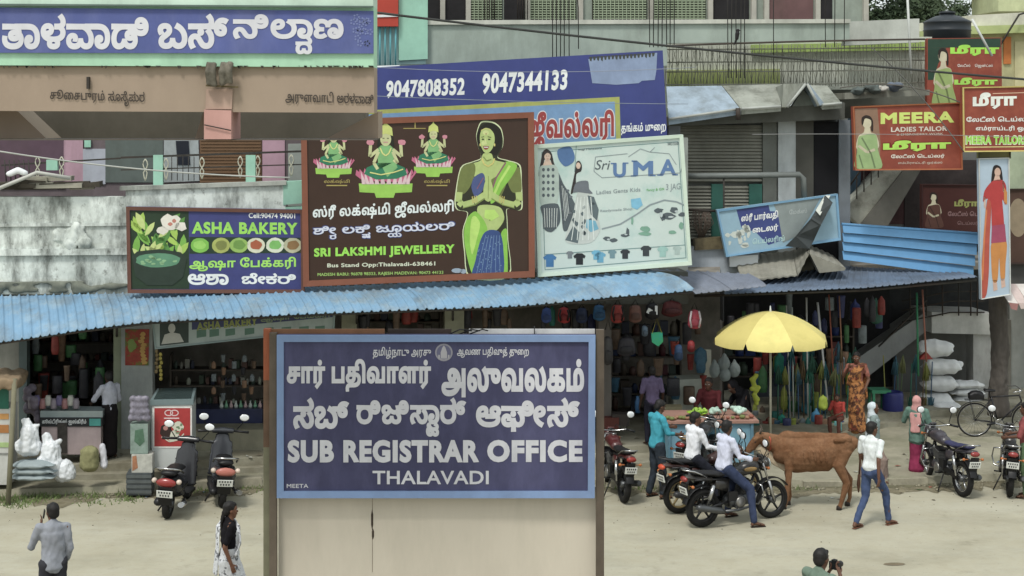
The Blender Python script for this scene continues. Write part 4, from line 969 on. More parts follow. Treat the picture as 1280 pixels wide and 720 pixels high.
# -------- jewellery board
PJ2 = Plane(28.05)
JW = Sign('jewellery_board', 'large brown jewellery board with three seated goddesses and a woman in green sari', 'sign', PJ2, [(376, 151), (667, 140), (668, 346), (379, 358)], mat((70, 50, 40), rough=.4, var=.1, scale=2, stain=.1), mat((140, 84, 62), rough=.5, var=.1), 7.5, .12)
def goddess(cx, y0, y1):
    h = y1 - y0; k = h / 94.0; X = lambda v: cx + v * k; Y = lambda v: y0 + v * k
    D = JW.draw
    D('figure_print', prn(150, 214, 62), lambda p, mb: [p.poly(mb, [(X(-34), Y(76)), (X(34), Y(76)), (X(33), Y(87)), (X(12), Y(88)), (X(10), Y(94)), (X(-12), Y(94)), (X(-14), Y(88)), (X(-33), Y(87))], 2)])
    def petals(p, mb):
        for i in range(11):
            a = -1.25 + i * .25; p.poly(mb, [(X(30 * math.sin(a) * .9 - 4), Y(72)), (X(38 * math.sin(a) - 2), Y(60 + 8 * (1 - math.cos(a)))), (X(39 * math.sin(a)), Y(52 + 7 * abs(math.sin(a)))), (X(38 * math.sin(a) + 3), Y(62)), (X(30 * math.sin(a) * .9 + 4), Y(75))], 2.5 + (i % 2) * .5)
    D('lotus_print', prn(214, 96, 136), petals)
    def petals2(p, mb):
        for i in range(10):
            a = -1.12 + i * .25; p.poly(mb, [(X(30 * math.sin(a) - 3), Y(77)), (X(35 * math.sin(a)), Y(60)), (X(30 * math.sin(a) + 3), Y(77))], 4)
    D('lotus_print', prn(226, 190, 196), petals2)
    D('figure_print', prn(36, 132, 92), lambda p, mb: p.poly(mb, [(X(-27), Y(64)), (X(-24), Y(56)), (X(-10), Y(50)), (X(10), Y(50)), (X(24), Y(56)), (X(27), Y(65)), (X(14), Y(70)), (X(-12), Y(71))], 5))
    D('figure_print', prn(120, 190, 110), lambda p, mb: [p.poly(mb, [(X(-9), Y(58)), (X(-11), Y(33)), (X(-6), Y(28)), (X(6), Y(28)), (X(11), Y(33)), (X(9), Y(58))], 5), p.poly(mb, [(X(-4), Y(56)), (X(12), Y(48)), (X(15), Y(56)), (X(2), Y(68))], 6)])
    sk = prn(202, 206, 140)
    def arms(p, mb):
        for s_ in (-1, 1):
            p.line(mb, [(X(9 * s_), Y(33)), (X(20 * s_), Y(42)), (X(19 * s_), Y(27))], 4 * k, 5.5); p.line(mb, [(X(9 * s_), Y(36)), (X(15 * s_), Y(50)), (X(10 * s_), Y(46) if s_ > 0 else Y(58))], 4 * k, 6.5)
        p.oval(mb, X(0), Y(20), 7 * k, 9 * k, 6, 14)
    D('figure_print', sk, arms)
    D('crown_print', prn(206, 216, 100), lambda p, mb: [p.poly(mb, [(X(-9), Y(16)), (X(-8), Y(6)), (X(-2), Y(1)), (X(0), Y(-3)), (X(2), Y(1)), (X(8), Y(6)), (X(9), Y(16)), (X(0), Y(13))], 7)])
    D('hair_print', prn(40, 40, 30), lambda p, mb: [p.poly(mb, [(X(-9), Y(14)), (X(-6), Y(15)), (X(-7), Y(28)), (X(-11), Y(30))], 5.8), p.poly(mb, [(X(9), Y(14)), (X(6), Y(15)), (X(7), Y(28)), (X(11), Y(30))], 5.8), p.line(mb, [(X(-4), Y(19)), (X(-1.5), Y(19))], .8 * k, 8), p.line(mb, [(X(1.5), Y(19)), (X(4), Y(19))], .8 * k, 8)])
    D('flower_print', prn(220, 130, 150), lambda p, mb: [p.oval(mb, X(-20), Y(24), 5 * k, 4 * k, 7, 8, .2), p.oval(mb, X(20), Y(24), 5 * k, 4 * k, 7, 8, .2), p.line(mb, [(X(-3), Y(24)), (X(3), Y(24))], 1 * k, 8)])
    D('necklace_print', prn(226, 226, 120), lambda p, mb: [p.line(mb, [(X(-7), Y(31)), (X(-4), Y(38)), (X(0), Y(41)), (X(4), Y(38)), (X(7), Y(31))], 1.6 * k, 8), p.line(mb, [(X(-20), Y(62)), (X(-6), Y(65)), (X(10), Y(62)), (X(22), Y(58))], 1.5 * k, 8)])
goddess(482, 154, 247); goddess(541.5, 154, 221); goddess(417, 159, 222)
GOLD = prn(176, 156, 70)
for x in (421, 546): JW.text('A SHOPPING' if 0 else 'லக்ஷ்மி', x - 16, x + 16, 224, 230, GOLD, bold=.01); JW.draw('lettering', GOLD, lambda p, mb, x=x: p.rect(mb, x - 13, 231, x + 13, 232.5, 3))
JW.draw('ornament', GOLD, lambda p, mb: [p.rect(mb, 504, 160, 532, 161, 3), p.rect(mb, 518, 152, 519.5, 160, 3)])
# the woman on the board
Print.SM = True
wl_ = [(600, 153), (608, 151), (618, 153), (626, 160), (629, 172), (628, 184), (622, 196), (634, 200), (650, 206), (652, 228), (653, 258), (648, 263), (634, 261), (634, 274), (635, 300), (636, 346), (587, 347), (580, 315), (578, 288), (584, 266), (571, 262), (568, 250), (575, 210), (590, 202), (601, 197), (597, 182), (595, 168)]
JW.draw('figure_edge', prn(214, 230, 170), lambda p, mb: p.poly(mb, wl_, 1.5))
ws = [(610 + (x - 610) * .962, 250 + (y - 250) * .982) for x, y in wl_]
JW.draw('figure_print', prn(50, 52, 34), lambda p, mb: p.poly(mb, ws, 2.2))
LM = prn(134, 206, 52); LM2 = prn(184, 230, 90); DK1 = prn(84, 128, 40)
SKN = prn(180, 204, 108); SKD = prn(130, 150, 66)
JW.draw('skin_print', SKN, lambda p, mb: [p.poly(mb, [(588, 206), (600, 201), (604, 192), (614, 192), (618, 200), (634, 205), (630, 222), (612, 226), (594, 222)], 2.6), p.poly(mb, [(597, 258), (612, 256), (626, 260), (630, 274), (620, 288), (606, 287), (598, 276)], 2.6)])
JW.draw('blouse_print', prn(70, 88, 150), lambda p, mb: [p.poly(mb, [(589, 234), (592, 222), (602, 216), (606, 222), (603, 238), (594, 246)], 3)])
JW.draw('blouse_print', prn(116, 128, 56), lambda p, mb: [p.poly(mb, [(575, 214), (582, 206), (592, 204), (594, 214), (588, 232), (580, 242), (571, 240)], 3), p.poly(mb, [(637, 214), (648, 209), (651, 222), (651, 240), (640, 240), (634, 226)], 3), p.poly(mb, [(614, 224), (628, 216), (632, 232), (626, 246), (614, 246)], 2.9)])
JW.draw('sari_print', LM, lambda p, mb: [p.poly(mb, [(584, 272), (594, 264), (604, 274), (609, 288), (600, 304), (595, 326), (592, 344), (587, 334), (581, 308), (580, 288)], 3.2), p.poly(mb, [(614, 236), (622, 218), (632, 202), (646, 206), (640, 220), (628, 236), (620, 250), (613, 254)], 3.6), p.poly(mb, [(626, 292), (633, 286), (634, 310), (634, 345), (627, 345), (629, 318)], 3.2)])
JW.draw('sari_print', LM2, lambda p, mb: [p.poly(mb, [(589, 274), (594, 270), (600, 280), (596, 298), (590, 318), (587, 300)], 3.9), p.line(mb, [(637, 207), (624, 228), (617, 244)], 3, 4.2), p.poly(mb, [(606, 262), (618, 262), (624, 270), (614, 276), (605, 272)], 4.2)])
JW.draw('sari_print', prn(150, 84, 110), lambda p, mb: [p.line(mb, [(632, 203), (620, 222), (613, 242)], 1.8, 4.4), p.line(mb, [(604, 222), (596, 236)], 1.2, 4.4)])
JW.draw('sari_print', prn(48, 80, 150), lambda p, mb: [p.poly(mb, [(605, 291), (614, 287), (625, 291), (629, 312), (627, 345), (591, 346), (594, 326), (599, 304)], 3.5)])
JW.draw('sari_print', prn(104, 142, 190), lambda p, mb: [p.line(mb, [(607 + i * 3.4, 294), (601 + i * 4.6, 318), (595 + i * 6, 344)], .7, 5) for i in range(6)] + [p.oval(mb, 596 + rnd.random() * 30, 296 + rnd.random() * 48, .8, .8, 5, 6) for _ in range(50)])
def uparm(p, mb):
    p.line(mb, [(574, 240), (573, 252), (578, 256)], 8, 3.5); p.line(mb, [(578, 256), (592, 252), (607, 242)], 7, 4.6); p.line(mb, [(648, 240), (649, 251), (643, 256)], 8, 3.5); p.line(mb, [(643, 256), (628, 252), (613, 242)], 7, 4.6)
    p.poly(mb, [(605, 248), (604, 236), (607, 224), (610, 218), (613, 224), (616, 236), (615, 248), (610, 252)], 5)
JW.draw('skin_print', SKN, uparm)
JW.draw('skin_shade', SKD, lambda p, mb: [p.line(mb, [(610.3, 220), (610, 248)], .8, 5.6), p.line(mb, [(578, 260), (594, 256), (606, 248)], 1.1, 5.4), p.line(mb, [(643, 260), (628, 256), (614, 248)], 1.1, 5.4), p.line(mb, [(604, 196), (608, 201), (614, 199)], 1.4, 5.2), p.oval(mb, 612, 275, .9, .9, 5)])
JW.draw('bangle_print', prn(206, 190, 90), lambda p, mb: [p.line(mb, [(x, 245 + abs(x - 610) * .22 - 4), (x + (1 if x < 610 else -1), 254 + abs(x - 610) * .2 - 4)], 1.1, 5.8) for x in (590, 592.5, 595, 625, 627.5, 630)])
JW.draw('hair_print', prn(34, 32, 24), lambda p, mb: [p.poly(mb, [(598, 180), (596, 168), (600, 159), (608, 154), (617, 155), (625, 162), (627, 174), (625, 186), (619, 194), (612, 190), (604, 190)], 5.0)])
JW.draw('face_print', SKN, lambda p, mb: [p.poly(mb, [(599.5, 172), (601, 164), (606, 160), (612, 161), (617, 167), (618, 176), (615, 186), (609, 192), (604, 189), (600.5, 181)], 5.6)])
JW.draw('face_print', prn(206, 218, 130), lambda p, mb: [p.oval(mb, 604, 179, 2.4, 2.6, 6), p.oval(mb, 607, 166, 4, 3, 6), p.poly(mb, [(606.5, 172), (607.4, 176), (608.6, 180), (606.2, 180.4), (605.8, 176), (606, 173)], 6.2)])
JW.draw('face_print', prn(44, 40, 28), lambda p, mb: [p.line(mb, [(601.5, 171.5), (604.8, 170.8)], .8, 6.8), p.line(mb, [(609.3, 170.8), (613.6, 171.8)], .8, 6.8), p.oval(mb, 603.4, 174, 1.6, .9, 6.8, 10), p.oval(mb, 611.2, 174.2, 1.7, .9, 6.8, 10)])
JW.draw('lips_print', prn(160, 70, 60), lambda p, mb: [p.poly(mb, [(603.6, 183), (607, 182.4), (611, 183), (609.6, 186), (607, 187), (604.8, 186)], 6.8), p.oval(mb, 607.3, 167.4, .8, .8, 6.8, 8)]); JW.draw('teeth_print', TW, lambda p, mb: p.line(mb, [(604.6, 184), (610, 184)], .9, 7.2))
JW.draw('necklace_print', prn(220, 206, 100), lambda p, mb: [p.line(mb, [(602, 198), (605, 205), (610, 208), (616, 204), (618, 198)], 1.7, 6), p.line(mb, [(601, 163), (606.5, 160.5), (613, 162)], .9, 6.9), p.oval(mb, 600, 181, .9, 2, 6.9, 8), p.oval(mb, 618, 181, .9, 2, 6.9, 8)])
Print.SM = False
BLO = prn(70, 84, 150)
JW.text('ஸ்ரீ லக்ஷ்மி ஜீவல்லரி', 391, 567, 257, 277, prn(226, 236, 236), slope=-.045, bold=.03, outline=None)
JW.text('ಶೀ_ರ ಲಕಿ_ಷ ಜೂ_ಯಯಲರಿ', 392, 568, 282, 300, prn(214, 220, 240), slope=-.035, bold=.02, outline=BLO, layer=5, ow=.03)
JW.text('SRI LAKSHMI JEWELLERY', 392.5, 568, 310, 324, prn(150, 236, 60), slope=-.028, bold=.05)
JW.text('Bus Stand Opp:Thalavadi-638461', 409, 544, 329, 335.5, prn(214, 220, 190), slope=-.018, bold=.03)
JW.text('MADESH BABU: 96878 98333, RAJESH MADEVAN: 90473 44133', 397, 554, 341, 346, prn(160, 210, 90), slope=-.018, bold=.02)
JW.draw('badge_print', prn(150, 170, 190), lambda p, mb: [p.oval(mb, 571, 338, 7, 3, 3, 10), p.oval(mb, 579, 339, 4, 3, 3, 8)])

# -------- big blue phone number banner behind
BB = Sign('cloth_banner', 'wide royal blue banner with two long phone numbers behind the jewellery board', 'banner', PB, [(440, 86), (828, 63), (834, 176), (440, 186)], mat((60, 70, 138), rough=.6, var=.12, scale=2, stain=.15, scol=(96, 104, 150)), None, 4, .04)
BB.text('9047808352', 482, 580, 101, 123, TW, slope=-.04, bold=.04, shear=.05); BB.text('9047344133', 602, 708, 92, 118, TW, slope=-.05, bold=.04, shear=.05)
BB.draw('panel_border', prn(176, 182, 80), lambda p, mb: p.poly(mb, [(440, 139), (774, 121), (776, 186), (440, 190)], 1))
BB.draw('panel_print', prn(112, 160, 210), lambda p, mb: p.poly(mb, [(440, 144), (768, 127), (770, 184), (440, 188)], 2))
BB.text('ஜீவல்லரி', 660, 767, 140, 185, prn(180, 58, 56), bold=.04, slope=-.03, outline=prn(226, 226, 226), layer=5)
BB.text('ஸ்ரீ லக்ஷ்மி', 470, 650, 150, 190, prn(180, 58, 56), bold=.04, slope=-.03)
BB.text('தங்கம் முறை', 776, 832, 154, 169, TW, bold=.03, slope=-.04)
BB.draw('silver_patch', mat((150, 170, 206), rough=.4, var=.15, scale=3, stain=.3, scol=(110, 120, 140)), lambda p, mb: p.poly(mb, [(735, 74), (760, 71), (790, 70), (821, 66), (820, 88), (818, 100), (802, 101), (798, 104), (770, 106), (740, 104)], 3))
BB.draw('patch_fringe', mat((74, 78, 74)), lambda p, mb: [p.poly(mb, [(736 + i * 4.6, 71 - i * .3), (740 + i * 4.6, 71 - i * .3), (739 + i * 4.6, 76 - i * .3 + rnd.uniform(-1, 2)), (737 + i * 4.6, 76 - i * .3)], 4) for i in range(18)])

# -------- UMA board
UM = Sign('clothing_board', 'pale mint clothing shop board with a model in patterned dress and small goods pictures', 'sign', Plane(28.3), [(667, 181), (853, 168), (864, 331), (672, 346)], mat((208, 224, 218), rough=.5, var=.05, scale=1.4, patch=((160, 206, 200), .8, .6, .5, .68)), mat((214, 232, 214), rough=.5, var=.04), 4.5, .10)
US = -.07
GY = prn(84, 96, 104); GYL = prn(140, 156, 160); BLU = prn(64, 140, 196)
UM.draw('border_line', prn(110, 150, 150), lambda p, mb: [p.line(mb, [(677, 190), (847, 177), (857, 322), (681, 337), (677, 190)], .9, 2), p.line(mb, [(681, 318), (856, 306)], 1, 2), p.line(mb, [(720, 182), (718, 215)], .8, 2)])
UB = prn(86, 128, 186); UM.text('U', 766, 782, 204, 222, UB, bold=.045); UM.text('M', 791, 816, 201, 220, UB, bold=.04); UM.text('A', 824, 845, 199, 219, UB, bold=.04)
UM.draw('serif_print', UB, lambda p, mb: [p.rect(mb, x, y, x + 7, y + 1.6, 3) for x, y in ((763, 203.5), (778, 203), (788, 219), (812, 218.5), (821, 218), (840, 217.5), (789, 200.5))])
UM.text('Sri', 743, 760, 200, 212, GY, bold=.0, shear=.25); UM.text('Vogl Menzzone', 722, 752, 186, 189, GY, slope=US); UM.text('9443155508', 834, 848, 178, 182, GY, slope=US)
UM.text('Ladies Gents Kids', 745, 800, 238, 243, GYL, slope=US); UM.text('Readymade Shop', 750, 790, 262, 266, GYL, slope=US); UM.text('3 JAG', 832, 850, 230, 240, GYL, slope=US); UM.text('Fancy & Gift', 808, 830, 236, 240, GRN, slope=US)
Print.SM = True
UM.draw('swoosh_print', GYL, lambda p, mb: [p.line(mb, [(752, 286), (775, 280), (795, 268), (812, 256), (830, 250), (845, 252), (856, 257)], 1.8, 3), p.line(mb, [(742, 214), (752, 222), (850, 216), (852, 208)], .8, 3), p.line(mb, [(785, 196), (800, 186), (812, 190), (836, 192), (845, 206)], .8, 3), p.line(mb, [(812, 190), (818, 184)], .8, 3), p.line(mb, [(742, 214), (744, 196), (784, 192)], .8, 3)])
UM.draw('badge_print', prn(72, 116, 176), lambda p, mb: [p.poly(mb, [(697, 187), (712, 183), (718, 194), (716, 203), (706, 208), (698, 199)], 3)])
UM.draw('badge_print', prn(110, 190, 226), lambda p, mb: [p.poly(mb, [(788, 249), (800, 247), (803, 256), (796, 262), (789, 259)], 3)])
UM.draw('figure_print', prn(54, 50, 50), lambda p, mb: [p.poly(mb, [(673, 220), (676, 200), (678, 190), (683, 186), (689, 191), (692, 203), (696, 216), (690, 216), (688, 200), (680, 200), (679, 216)], 3), p.poly(mb, [(718, 216), (720, 203), (724, 201), (727, 207), (726, 214), (720, 218), (719, 236), (713, 242)], 3)])
UM.draw('skin_print', prn(222, 190, 166), lambda p, mb: [p.oval(mb, 684, 195, 4, 6, 4, 12), p.poly(mb, [(681, 200), (687, 200), (690, 206), (678, 207)], 4), p.oval(mb, 722.5, 207, 2.8, 4, 4, 10)])
UM.draw('hair_print', prn(60, 56, 56), lambda p, mb: [p.poly(mb, [(679, 197), (680, 190), (684, 188), (688, 191), (689, 197), (687, 192.5), (684, 191), (681, 193)], 5), p.line(mb, [(682, 195), (683.4, 195)], .5, 5.2), p.line(mb, [(685, 195), (686.4, 195)], .5, 5.2)])
UM.draw('lips_print', prn(170, 90, 90), lambda p, mb: p.line(mb, [(683, 198.6), (685.4, 198.6)], .6, 5.2))
UM.draw('dress_print', prn(176, 196, 186), lambda p, mb: [p.poly(mb, [(675, 208), (692, 206), (698, 216), (696, 254), (676, 256), (674, 232)], 3.5)])
UM.draw('dress_print', GY, lambda p, mb: [p.oval(mb, 679 + (i % 3) * 6, 212 + (i // 3) * 8, 1.8, 2.2, 4, 8) for i in range(15)] + [p.poly(mb, [(676, 257), (697, 255), (700, 276), (694, 286), (688, 290), (680, 286), (678, 270)], 4), p.poly(mb, [(697, 216), (704, 230), (714, 246), (720, 262), (712, 284), (704, 288), (701, 262)], 3.2)])
UM.draw('dress_print', prn(110, 118, 128), lambda p, mb: [p.poly(mb, [(720, 228), (734, 226), (736, 236), (740, 242), (722, 240), (716, 240)], 4.4)] + [p.oval(mb, 700 + rnd.uniform(0, 14), 238 + i * 4, 2, 1.4, 4.5, 6, .3) for i in range(10)])
UM.draw('dress_print', prn(196, 206, 200), lambda p, mb: [p.poly(mb, [(722, 240), (736, 240), (744, 262), (750, 286), (740, 302), (722, 305), (706, 300), (716, 268)], 3.3)])
UM.draw('dress_print', prn(92, 110, 116), lambda p, mb: [p.poly(mb, [(734, 244), (742, 246), (748, 262), (746, 276), (738, 268)], 4), p.poly(mb, [(706, 300), (716, 282), (724, 290), (722, 304)], 4)] + [p.oval(mb, 716 + rnd.uniform(0, 26), 250 + rnd.uniform(0, 48), 2, 2.4, 4.2, 6, .4) for _ in range(18)])
UM.draw('dress_print', prn(104, 180, 210), lambda p, mb: [p.poly(mb, [(733, 274), (744, 276), (748, 286), (738, 290), (732, 284)], 4.8)])
UM.draw('goods_print', GY, lambda p, mb: [p.oval(mb, x, y, rx, ry, 3, 10, .25) for x, y, rx, ry in ((823, 263, 6, 3), (842, 262, 5, 4), (836, 270, 9, 4), (852, 268, 4, 3), (828, 272, 3, 4), (758, 298, 5, 2.5), (766, 300, 5, 2.5), (780, 294, 6, 2), (784, 290, 2, 5))])
UM.draw('goods_print', prn(120, 176, 150), lambda p, mb: [p.oval(mb, x, y, rx, ry, 3, 10, .25) for x, y, rx, ry in ((806, 286, 6, 4), (806, 292, 7, 2.5), (790, 276, 1.5, 5), (840, 290, 5, 2), (851, 282, 3, 4))])
UM.draw('dress_print', prn(72, 80, 88), lambda p, mb: [p.line(mb, [(678 + i * 3, 258), (679 + i * 2.6, 286)], .7, 4.6) for i in range(7)] + [p.line(mb, [(699 + i * 1.5, 222 + i * 4), (704 + i * 2, 280 - i * 3)], .7, 4.6) for i in range(6)])
UM.draw('dress_print', prn(226, 236, 230), lambda p, mb: [p.line(mb, [(680 + i * 3.2, 260), (681 + i * 2.8, 284)], .6, 4.9) for i in range(6)] + [p.line(mb, [(722 + i * 4, 246), (714 + i * 7, 300)], .9, 4.9) for i in range(5)] + [p.line(mb, [(702 + i * 2, 232 + i * 3), (706 + i * 1.6, 276 - i * 3)], .5, 4.9) for i in range(4)])
UM.draw('goods_print', prn(190, 206, 206), lambda p, mb: [p.oval(mb, x, y, rx, ry, 4, 10, .25) for x, y, rx, ry in ((826, 268, 2, 3), (845, 264, 2, 1.4), (838, 271, 4, 1.2), (760, 299, 2, 1), (782, 293, 2, .8))])
Print.SM = False
def shirt(p, mb, cx, cy, s_): p.poly(mb, [(cx - 3 * s_, cy - 6 * s_), (cx + 3 * s_, cy - 6 * s_), (cx + 7 * s_, cy - 3 * s_), (cx + 5.5 * s_, cy), (cx + 4 * s_, cy - 1 * s_), (cx + 4 * s_, cy + 7 * s_), (cx - 4 * s_, cy + 7 * s_), (cx - 4 * s_, cy - 1 * s_), (cx - 5.5 * s_, cy), (cx - 7 * s_, cy - 3 * s_)], 3)
for cx, cy, s_, c in ((687, 325, 1.2, (52, 124, 190)), (724, 323, 1.1, (40, 44, 50)), (750, 321, 1.0, (90, 170, 206)), (745, 318, .9, (96, 180, 216)), (712, 318, .7, (120, 130, 136)), (765, 317, .8, (110, 150, 160)), (781, 317, .9, (54, 58, 64)), (807, 313, 1.0, (60, 66, 72)), (828, 314, 1.0, (150, 200, 190)), (846, 312, .8, (170, 196, 190))):
    UM.draw('goods_print', prn(*c), lambda p, mb, a=(cx, cy, s_): shirt(p, mb, *a))

# -------- torn blue banner
TP = Plane(30.4)
TB = Sign('torn_banner', 'torn pale blue tailoring banner folding down over the grey roof sheets', 'banner', TP, [(895, 262), (1046, 242), (1050, 300), (907, 321)], mat((150, 186, 206), rough=.6, var=.1, scale=3), mat((120, 170, 206), rough=.5, var=.08), 2.5, .05)
TB.draw('panel_print', prn(54, 70, 146), lambda p, mb: [p.poly(mb, [(920, 262), (960, 256), (962, 264), (974, 264), (978, 300), (960, 306), (944, 290), (926, 284)], 1.5)])
TB.draw('wear_patch', prn(206, 216, 206), lambda p, mb: [p.oval(mb, 912 + rnd.uniform(-5, 26), 295 + rnd.uniform(-14, 14), rnd.uniform(2, 6), rnd.uniform(2, 5), 2.4, 9, .4) for _ in range(18)])
TB.text('ஸ்ரீ பார்வதி', 926, 972, 268, 280, TW, slope=-.12, bold=.03, layer=4); TB.text('டைலர்', 940, 972, 283, 293, TW, slope=-.12, bold=.03, layer=4); TB.text('டெய்லரிங்', 940, 980, 298, 307, prn(176, 220, 220), slope=-.12, bold=.02, layer=4)
TB.draw('faded_panel', prn(136, 150, 150), lambda p, mb: p.poly(mb, [(965, 252), (1026, 245), (1012, 270), (994, 296), (978, 303), (972, 268)], 3)); TB.text('மேக்ஸ்', 986, 1008, 262, 268, prn(176, 186, 186), slope=-.1, layer=4.5)
m = MB(); P = TP
q = [P(1030, 244, .08), P(1034, 252, .35), P(1020, 280, .32), P(1015, 300, .12), P(1008, 310, .2), P(979, 307, .16), P(990, 294, .26), P(1008, 272, .3)]
m.add(q + [v + P.n * -.02 for v in q], [(0, 1, 2, 7), (7, 2, 3, 6), (6, 3, 4, 5), (15, 10, 9, 8), (14, 11, 10, 15), (13, 12, 11, 14), (0, 8, 9, 1), (1, 9, 10, 2), (2, 10, 11, 3), (3, 11, 12, 4), (4, 12, 13, 5), (5, 13, 14, 6), (6, 14, 15, 7), (7, 15, 8, 0)])
m.build('torn_flap', mat((72, 78, 80), rough=.8, var=.2), TB.o)
m = MB(); q = [P(1030, 244, .06), P(1036, 244, .1), P(1018, 268, .36), P(1014, 262, .3)]; m.add(q + [v + P.n * -.02 for v in q], [(0, 1, 2, 3), (7, 6, 5, 4), (0, 4, 5, 1), (1, 5, 6, 2), (2, 6, 7, 3), (3, 7, 4, 0)]); m.build('torn_edge', prn(206, 210, 200), TB.o)

# -------- tailor signs
ORB = mat((146, 66, 48), rough=.55, var=.16, scale=2.5, stain=.3, scol=(120, 70, 54), patch=((190, 110, 84), 3, .4, .5, .7)); GLD = prn(206, 214, 90); REDD = mat((120, 30, 26), rough=.6)
Print.SM = True
def lady(sg, cx, y0, y1, sari, w=1.0):
    k = (y1 - y0) / 80; X = lambda v: cx + v * k * w; Y = lambda v: y0 + v * k
    sg.draw('skin_print', prn(206, 196, 160), lambda p, mb: [p.oval(mb, X(0), Y(11), 7 * k, 9 * k, 4, 14), p.poly(mb, [(X(-3), Y(18)), (X(4), Y(18)), (X(6), Y(26)), (X(14), Y(30)), (X(17), Y(50)), (X(-15), Y(52)), (X(-13), Y(32)), (X(-5), Y(26))], 3)])
    sg.draw('hair_print', prn(46, 34, 28), lambda p, mb: [p.poly(mb, [(X(-8), Y(14)), (X(-8), Y(4)), (X(-2), Y(0)), (X(5), Y(2)), (X(9), Y(9)), (X(9), Y(24)), (X(6), Y(22)), (X(6), Y(8)), (X(-3), Y(5)), (X(-6), Y(14))], 5)])
    sg.draw('sari_print', prn(*sari), lambda p, mb: [p.poly(mb, [(X(-13), Y(34)), (X(-4), Y(30)), (X(10), Y(28)), (X(15), Y(34)), (X(17), Y(54)), (X(22), Y(80)), (X(-18), Y(80)), (X(-15), Y(56))], 4)])
    sg.draw('skin_print', prn(196, 186, 150), lambda p, mb: [p.line(mb, [(X(-13), Y(46)), (X(0), Y(56)), (X(12), Y(52))], 4 * k, 5)])
    sg.draw('sari_print', prn(*[min(255, int(v * .72)) for v in sari]), lambda p, mb: [p.line(mb, [(X(-8), Y(34)), (X(6), Y(58)), (X(12), Y(80))], 2.5 * k, 5), p.line(mb, [(X(-12), Y(60)), (X(-6), Y(80))], 2 * k, 5)])
PM = Plane(29.6)
T1 = Sign('tailor_board', 'orange red tailor board in two scripts with a woman in a green sari', 'sign', PM, [(1065, 133), (1200, 128), (1202, 212), (1068, 213)], ORB, mat((170, 96, 54), rough=.5), 1.6, .08)
T1.draw('picture_ground', prn(150, 110, 84), lambda p, mb: p.poly(mb, [(1068, 136), (1096, 135), (1100, 180), (1098, 211), (1070, 211)], 1)); lady(T1, 1083, 144, 210, (146, 180, 110))
T1.text('MEERA', 1100, 1192, 141, 155, prn(206, 226, 90), slope=-.02, bold=.05); T1.text('LADIES TAILOR', 1113, 1183, 159, 165, prn(216, 206, 190), slope=-.02, bold=.03)
T1.text('& EMBROIDERY WORK', 1120, 1178, 167, 169.5, prn(206, 190, 170), slope=-.02, bold=.01)
T1.text('மீரா', 1103, 1188, 176, 190, prn(170, 230, 60), slope=-.02, bold=.06, outline=REDD); T1.text('லேடீஸ் டெய்லர்', 1113, 1180, 193, 199, prn(226, 216, 200), slope=-.015, bold=.03); T1.text('& எம்பிராய்டரி ஒர்க்ஸ்', 1117, 1177, 202, 206, prn(206, 190, 170), slope=-.01, bold=.01)
T2 = Sign('tailor_board', 'tall red tailor board with bright green Tamil lettering, below the water tank', 'sign', Plane(31.4), [(1158, 48), (1251, 47), (1252, 135), (1158, 135)], ORB, None, 1.6, .08)
T2.draw('panel_print', prn(36, 70, 52), lambda p, mb: [p.poly(mb, [(1159, 49), (1250, 48), (1250, 59), (1159, 60)], 1), p.poly(mb, [(1159, 60), (1182, 60), (1172, 80), (1166, 100), (1159, 100)], 1)]); lady(T2, 1178, 60, 132, (150, 176, 90), .8)
T2.text('மீரா', 1187, 1248, 56, 70, prn(160, 236, 50), bold=.06); T2.text('லேடீஸ் & ஜென்ட்ஸ்', 1196, 1240, 80, 85, prn(226, 210, 200), bold=.02); T2.text('மீரா', 1192, 1246, 97, 108, prn(160, 226, 60), bold=.06); T2.text('டெய்லர்ஸ்', 1200, 1240, 114, 120, prn(226, 210, 200), bold=.02)
T3 = Sign('tailor_board', 'orange tailor board with white Tamil lettering cut by the right edge', 'sign', Plane(29.3), [(1202, 109), (1310, 107), (1311, 189), (1203, 190)], ORB, mat((214, 196, 110), rough=.5), 1.5, .08)
T3.text('மீரா', 1215, 1270, 116, 137, prn(232, 236, 226), slope=-.02, bold=.05); T3.text('லேடீஸ் டெய்லர்ஸ்', 1207, 1300, 146, 154, prn(226, 222, 214), bold=.03, slope=-.01); T3.text('& எம்ராய்டரி ஒர்க்', 1211, 1292, 157, 165, prn(226, 222, 214), bold=.03); T3.text('MEERA TAILORS', 1207, 1282, 170, 180, prn(150, 226, 60), bold=.05, outline=prn(226, 232, 190), ow=.02, layer=4)
T3.draw('line_print', prn(226, 176, 140), lambda p, mb: p.line(mb, [(1240, 117), (1308, 115)], 1, 2))
T3.draw('line_print', prn(226, 206, 120), lambda p, mb: p.line(mb, [(1206, 184), (1308, 183)], 1.2, 2))
T4 = Sign('tailor_board', 'dark maroon tailor board in the shade beside the standee', 'sign', Plane(31.6), [(1151, 230), (1226, 231), (1226, 290), (1151, 286)], mat((74, 36, 32), rough=.5, var=.1), mat((60, 30, 28)), 1.5, .06)
T4.text('மீரா', 1192, 1222, 249, 260, prn(150, 156, 70), bold=.05); T4.text('லேடீஸ் டெ', 1184, 1222, 264, 270, prn(150, 110, 110), bold=.02); T4.text('டெய்லர்', 1196, 1222, 276, 282, prn(140, 100, 100)); lady(T4, 1166, 240, 284, (96, 56, 46))
